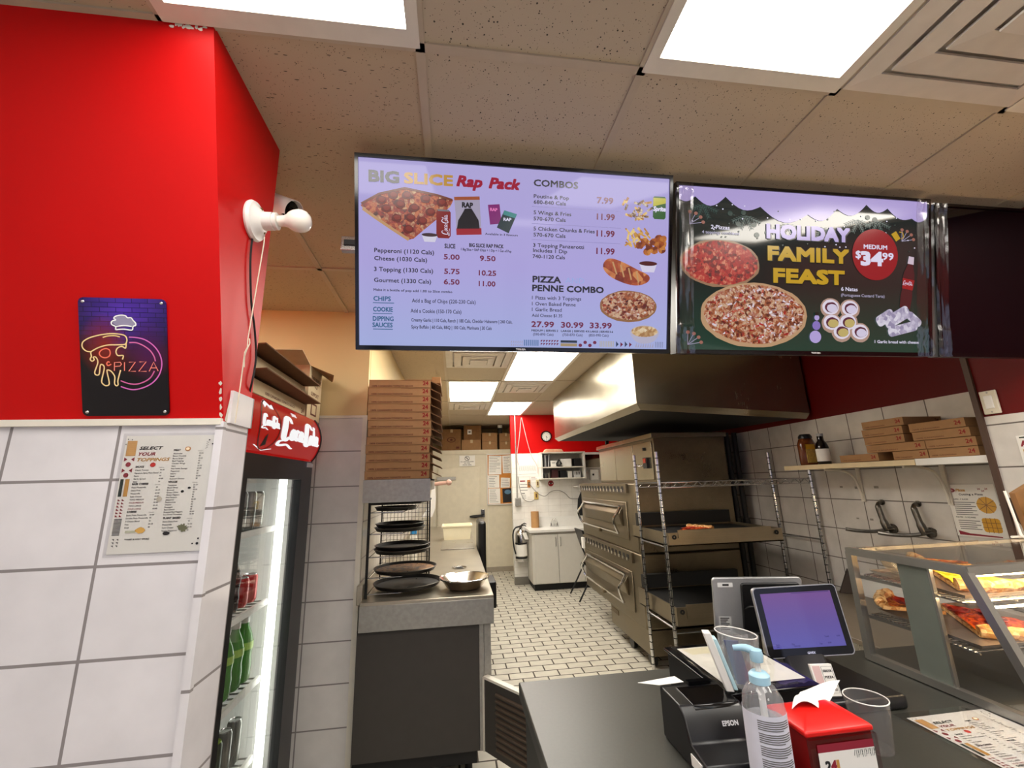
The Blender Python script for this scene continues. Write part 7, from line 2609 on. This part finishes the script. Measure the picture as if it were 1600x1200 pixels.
# napkin dispenser
nd = thing('napkin_dispenser', 'red-topped napkin dispenser holding a pizza advert card', 'napkin dispenser', (0.72, 0.89, Z))
NX0, NX1, NY0, NY1, NZ = 0.648, 0.792, 0.835, 0.940, 1.068
M_REDP = mat('red_plastic', 'd81812', 0.35, noise=.03)
b = MB()
b.box(NX0 + .004, NX1 - .004, NY0 + .004, NY1 - .004, Z, NZ - .012, mat('dark_red_plastic', '901010', 0.35))
b.build('body', nd)
b = MB()
vs = [(NX0, NY0, NZ - .018), (NX1, NY0, NZ - .018), (NX1, NY1, NZ - .018), (NX0, NY1, NZ - .018),
      (NX0, NY0, NZ - .008), (NX1, NY0, NZ - .008), (NX1, NY1, NZ - .008), (NX0, NY1, NZ - .008),
      (NX0 + .035, NY0 + .035, NZ + .006), (NX1 - .035, NY0 + .035, NZ + .006), (NX1 - .035, NY1 - .035, NZ + .006), (NX0 + .035, NY1 - .035, NZ + .006)]
fs = [(0, 3, 2, 1), (8, 9, 10, 11)]
for k in (0, 4):
    for i in range(4):
        j = (i + 1) % 4
        fs.append((k + i, k + j, k + 4 + j, k + 4 + i))
b.raw(vs, fs, M_REDP)
b.build('lid', nd, bevel=0.003)
b = MB()
b.box(NX0 + .001, NX1 - .001, NY0 - .005, NY0 + .002, Z, NZ - .019, glass('dispenser_clear', 'f0e8e8', 0.10, 0.05))
b.build('front_window', nd)
b = MB()
fN = Frame((NX0 + .014, NY0 - .0058, NZ - .026), (1, 0, 0), (0, 0, -1), 0.0115, (0, -1, 0))
b.rect2(0, 0, 10.2, 1.3, mat('crimson_print', '8e1c30', 0.6), fN, 0)
b.rect2(0, 1.1, 10.2, 9, M_PAPER, fN, .5)
b.text('2', 1.0, 3.6, M_BLACKINK, fN, 1.3, .85, .05, lift=1)
b.text('4', 1.95, 3.6, mat('crimson_print', '8e1c30', 0.6), fN, 1.3, .95, .05, lift=1)
b.text('1', 3.0, 3.6, mat('ochre_print', 'c89448', 0.6), fN, 1.3, .35, .05, lift=1)
b.text('PIZZA', 1.8, 4.3, M_GREYINK, fN, .34, 1.4, .03, lift=1)
b.ell2(5.2, 7.2, 3.0, 1.9, food('advert_pizza', [(0.3, '5a2010'), (0.5, 'b06030'), (0.7, 'e0b080')], 160), fN, 1, 24, .02)
for k in range(16):
    x = 6.6 + k * .24
    b.strip([(x, 1.2), (x - .25 + (k % 3) * .2, 2.0 + (k % 2) * .3)], .08, mat('pine_print', '2c3c34', 0.6), fN, 1)
b.build('advert_card', nd)
b = MB()
def sheet(P4, n=8):
    vs, fs = [], []
    for j in range(n + 1):
        for i in range(n + 1):
            u_, v_ = i / n, j / n
            a_ = P4[0].lerp(P4[1], u_).lerp(P4[3].lerp(P4[2], u_), v_)
            a_ = a_ + Vector((0, 0, .007 * math.sin(PI * u_) * (1 - v_ * .4) + .007 * math.sin(PI * 1.5 * v_ + u_ * 3)))
            vs.append(a_)
    for j in range(n):
        for i in range(n):
            q = j * (n + 1) + i
            fs.append((q, q + 1, q + n + 2, q + n + 1))
    return vs, fs
vs, fs = sheet([Vector((0.668, 0.888, NZ + .005)), Vector((0.722, 0.880, NZ + .004)), Vector((0.850, 0.960, NZ + .006)), Vector((0.752, 0.965, NZ + .003))])
b.raw(vs, fs, M_PAPER)
tag(b.build('paper_napkin', smooth=True), 'white paper napkin pulled out of the red dispenser lid', 'napkin')
cc = MB()
cc.lathe([(0, 0.002), (0.033, 0.0), (0.041, 0.095), (0.0395, 0.095), (0.0315, 0.003)], (0.90, 0.955, Z), glass('tumbler', 'f4f2f0', 0.05, 0.04, 0.3, 0.045), seg=32)
cup = thing('plastic_tumbler', 'clear plastic tumbler right of the napkin dispenser', 'tumbler', (0.90, 0.955, Z))
cc.build('cup_wall', cup, smooth=True)
b = MB()
b.tube([(0.90 + .0405 * math.cos(a), 0.955 + .0405 * math.sin(a), Z + .095) for a in [2 * PI * i / 36 for i in range(36)]], 0.0012, M_WHITE, 6, True)
b.build('rim', cup, smooth=True)

toppings_sheet('counter_menu', 'laminated toppings menu lying flat on the dark counter', Vector((1.075, 1.035, Z + .0003)), Vector((1, 0, 0)), Vector((0, -1, 0)), 0.215, 0.28, 0.018)

# ------------------------------------------------------------------ heated display case
case = thing('display_case', 'glass pizza display case with aluminium frame on the counter', 'display case', (1.7, 1.15, Z))
M_ALU = mat('aluminium_frame', 'a09e98', 0.3, 0.85, noise=.06)
CX0, CX1, CYB, CYF, CZ = 1.305, 2.42, 1.335, 1.005, 1.286
YB2 = 0.897
b = MB()
fb = 0.009
NB = [0]
def bar(p_, q_, s_=0.011):
    NB[0] += 1
    s_ = s_ - .00025 * (NB[0] % 9)
    p_, q_ = Vector(p_), Vector(q_)
    d = (q_ - p_).normalized()
    a = Vector((1, 0, 0)) if abs(d.x) < .9 else Vector((0, 1, 0))
    v_ = (a - d * a.dot(d)).normalized()
    b.obox((p_ + q_) / 2, d * ((q_ - p_).length / 2 + s_ * .7), v_ * s_, d.cross(v_) * s_, M_ALU)
for x in (CX0, CX1):
    bar((x, CYB, CZ - .011), (x, CYF, CZ - .011))
    bar((x, CYB, CZ - .02), (x, CYB, Z + .012))
    bar((x, CYF, CZ - .016), (x, YB2 + .004, Z + .020))
    bar((x, CYB, Z + .012), (x, YB2, Z + .012))
    if x == CX0:
        bar((x + .014, CYB, 1.196), (x + .014, 1.10, 1.196), .006)
        bar((x + .014, CYB, 1.080), (x + .014, 1.10, 1.080), .006)
bar((CX0, CYF, CZ - .011), (CX1, CYF, CZ - .011))
bar((CX0, CYB, CZ - .008), (CX1, CYB, CZ - .008), .006)
bar((CX0, YB2, Z + .012), (CX1, YB2, Z + .012))
b.build('frame', case)
b = MB()
b.box(CX0 + .01, CX1 - .01, CYF, CYB, CZ - .003, CZ + .001, M_GLASS)
b.build('top_glass', case)
b = MB()
b.prism([(CX0, CYB - .01, Z + .02), (CX0, YB2 + .02, Z + .02), (CX0, CYF + .005, CZ - .02), (CX0, CYB - .01, CZ - .02)], (.003, 0, 0), M_GLASS)
b.build('side_glass', case)
b = MB()
b.prism([(CX0 + .012, YB2 + .004, Z + .022), (CX0 + .012, YB2 + .001, Z + .022), (CX0 + .012, CYF - .003, CZ - .022), (CX0 + .012, CYF, CZ - .022)], (CX1 - CX0 - .024, 0, 0), M_GLASS)
b.build('front_glass', case)
b = MB()
b.box(CX0 - .001, CX0 + .006, 1.098, 1.184, Z + .02, CZ - .02, mat('grey_green_panel', '6a7068', 0.4, .3))
b.box(CX0 - .003, CX0 + .008, 1.094, 1.100, Z + .02, CZ - .02, M_ALU)
b.build('side_panel', case)
b = MB()
b.box(CX0 + .012, CX1 - .012, YB2 + .012, CYB - .012, Z + .002, Z + .008, M_COUNTER)
b.box(CX0 + .012, CX1 - .012, YB2 + .01, YB2 + .022, Z + .018, Z + .026, mat('yellow_strip', 'e0b83c', 0.4))
b.build('base_plate', case)
for z in (1.190, 1.074):
    b = MB()
    for i in range(24):
        y = 1.04 + i * .0118
        zz = z + (y - 1.04) * .06
        b.cyl((CX0 + .01, y, zz), (CX1 - .01, y, zz), 0.0016, M_WIRE, seg=5)
    for i in range(8):
        x = CX0 + .02 + i * .155
        b.cyl((x, 1.035, z - .004), (x, 1.32, z + .012), 0.0025, M_WIRE, seg=5)
    b.build('wire_shelf', case)
b = MB()
b.cyl((CX0 + .06, 1.035, CZ - .028), (CX1 - .05, 1.035, CZ - .028), 0.008, emit('heat_lamp_tube', 'ffd8a0', 45.0), seg=12)
b.build('heat_lamp', case)
b = MB()
b.cyl((CX0 + .06, 1.030, 1.176), (CX1 - .05, 1.030, 1.176), 0.003, emit('heat_lamp_strip', 'ffd8a0', 85.0), seg=10)  # extra glowing strip, added to brighten the slices on the lower shelf
b.build('heat_lamp', case)
M_SHEET = mat('sheet_pan', 'a8a098', 0.35, 0.8, noise=.12)
def pan(label, x0, x1, y0, y1, z):
    r = thing('serving_pan', label, 'pan', ((x0 + x1) / 2, (y0 + y1) / 2, z))
    b = MB()
    tub(b, x0, x1, y0, y1, z + .001, z + .012, .008, M_SHEET, .002)
    for v in b.v:
        v.z += (v.y - 1.04) * .06
    b.build('pan_body', r)
    return r
pan('steel serving pan under the cheese slices on the upper case shelf', 1.335, 1.70, 1.045, 1.31, 1.1925)
pan('steel serving pan under the pepperoni slices on the lower case shelf', 1.335, 1.72, 0.985 + .05, 1.31, 1.0765)
pan('steel serving pan at the right of the lower case shelf', 1.76, 2.10, 1.04, 1.31, 1.0765)
pan('steel serving pan at the right of the upper case shelf', 1.74, 2.08, 1.045, 1.31, 1.1925)
def P_(lb, x, y, z, rot, r0, ang, tp, n_, sd):
    slice_thing(lb, (x, y, z + (y - 1.04) * .07 + .001), rot, r0, ang, tp, n_, 'pizza slices in the display case', sd, 0.07)
U, LW = 1.1955, 1.0795
P_('yellow cheese slice with browned crust on the upper case shelf', 1.52, 1.285, U, -PI / 2 - .12, .225, 1.0, F_YEL, 0, 2)
P_('narrow pizza slice standing behind the yellow cheese slice', 1.60, 1.21, U + .022, 2.6, .14, .5, F_PEP, 0, 3)
P_('pepperoni slice on the upper case shelf at the right', 1.83, 1.29, U, -PI / 2, .225, 0.9, F_PEP, 5, 4)
P_('second pepperoni slice on the upper case shelf, at the far right', 2.01, 1.29, U, -PI / 2 + .1, .225, 0.9, F_PEP, 5, 9)
P_('large red pepperoni slice at the front of the lower case shelf', 1.55, 1.295, LW, -PI / 2 - .1, .245, 1.0, F_RED, 6, 6)
P_('pizza slice at the left end of the lower case shelf behind the grey panel', 1.44, 1.19, LW + .021, 2.2, .15, .9, F_PEP, 2, 7)
P_('pepperoni slice on the lower case shelf at the right', 1.90, 1.29, LW, -PI / 2 + .05, .235, 1.0, F_RED, 4, 8)
bl = thing('glass_bowl', 'clear bowl on the far left of the upper case shelf', 'bowl', (1.40, 1.25, 1.1925))
b = MB()
b.lathe([(0, 0.004), (0.03, 0.002), (0.05, 0.022), (0.058, 0.048), (0.056, 0.048), (0.048, 0.024), (0.03, 0.006)], (1.40, 1.25, 1.213), glass('bowl_glass', 'f4ecdc', 0.05, 0.05, 0.3, 0.10), seg=28)
b.build('bowl_body', bl, smooth=True)
b = MB()
b.ball((1.40, 1.25, 1.230), 0.018, mat('garlic', 'e8d8a0', 0.5), 12)
b.build('garlic_dip', bl, smooth=True)

# things standing on the case at the right edge
cs = thing('card_stand', 'yellow slice price card in a white stand on the display case', 'card', (2.02, 1.27, CZ + .002))
b = MB()
fY = Frame((1.965, 1.27, 1.440), (1, -.15, 0), (0.02, 0, -1), 0.01)
b.prism([fY.p(x, y, 0) for x, y in ((0, 0), (12, 0), (12, 13.5), (0, 13.5))], -fY.n * .002, mat('yellow_card_bright', 'f4ec58', 0.6))
b.text('SLICE', 1.2, 2.6, M_BLACKINK, fY, 1.5, 6.0, .04, lift=1)
b.poly2([(.8, 5.5), (4.0, 4.2), (7, 5.6), (3.6, 7.4)], M_BLACKINK, fY, 1)
b.poly2([(1.6, 5.5), (4.0, 4.7), (6, 5.6), (3.6, 6.8)], mat('yellow_card_bright', 'f4ec58', 0.6), fY, 2)
b.build('price_card', cs)
b = MB()
b.tube([(1.93, 1.30, 1.450), (1.932, 1.29, 1.30), (1.92, 1.27, 1.293), (2.10, 1.25, 1.293), (2.12, 1.30, 1.293), (1.935, 1.32, 1.293)], 0.004, M_WHITE, 8)
b.build('wire_stand', cs, smooth=True)
b = MB()
b.prism([(1.99, 1.30, 1.289), (2.30, 1.26, 1.289), (2.30, 1.28, 1.56), (2.12, 1.30, 1.50), (1.985, 1.31, 1.44)], (.005, .02, 0), M_CARDD)
tag(b.build('brown_board'), 'brown cardboard standing behind the yellow price card', 'board')
b = MB()
b.prism([(2.43, 1.63, 1.40), (2.43, 1.60, 1.36), (2.43, 1.585, 1.27), (2.43, 1.60, 1.26), (2.43, 1.635, 1.33)], (.015, 0, 0), mat('dark_wood', '2c1c10', 0.5))
tag(b.build('hanging_paddle'), 'dark brown paddle hanging at the corner strip near the cutting poster', 'paddle')
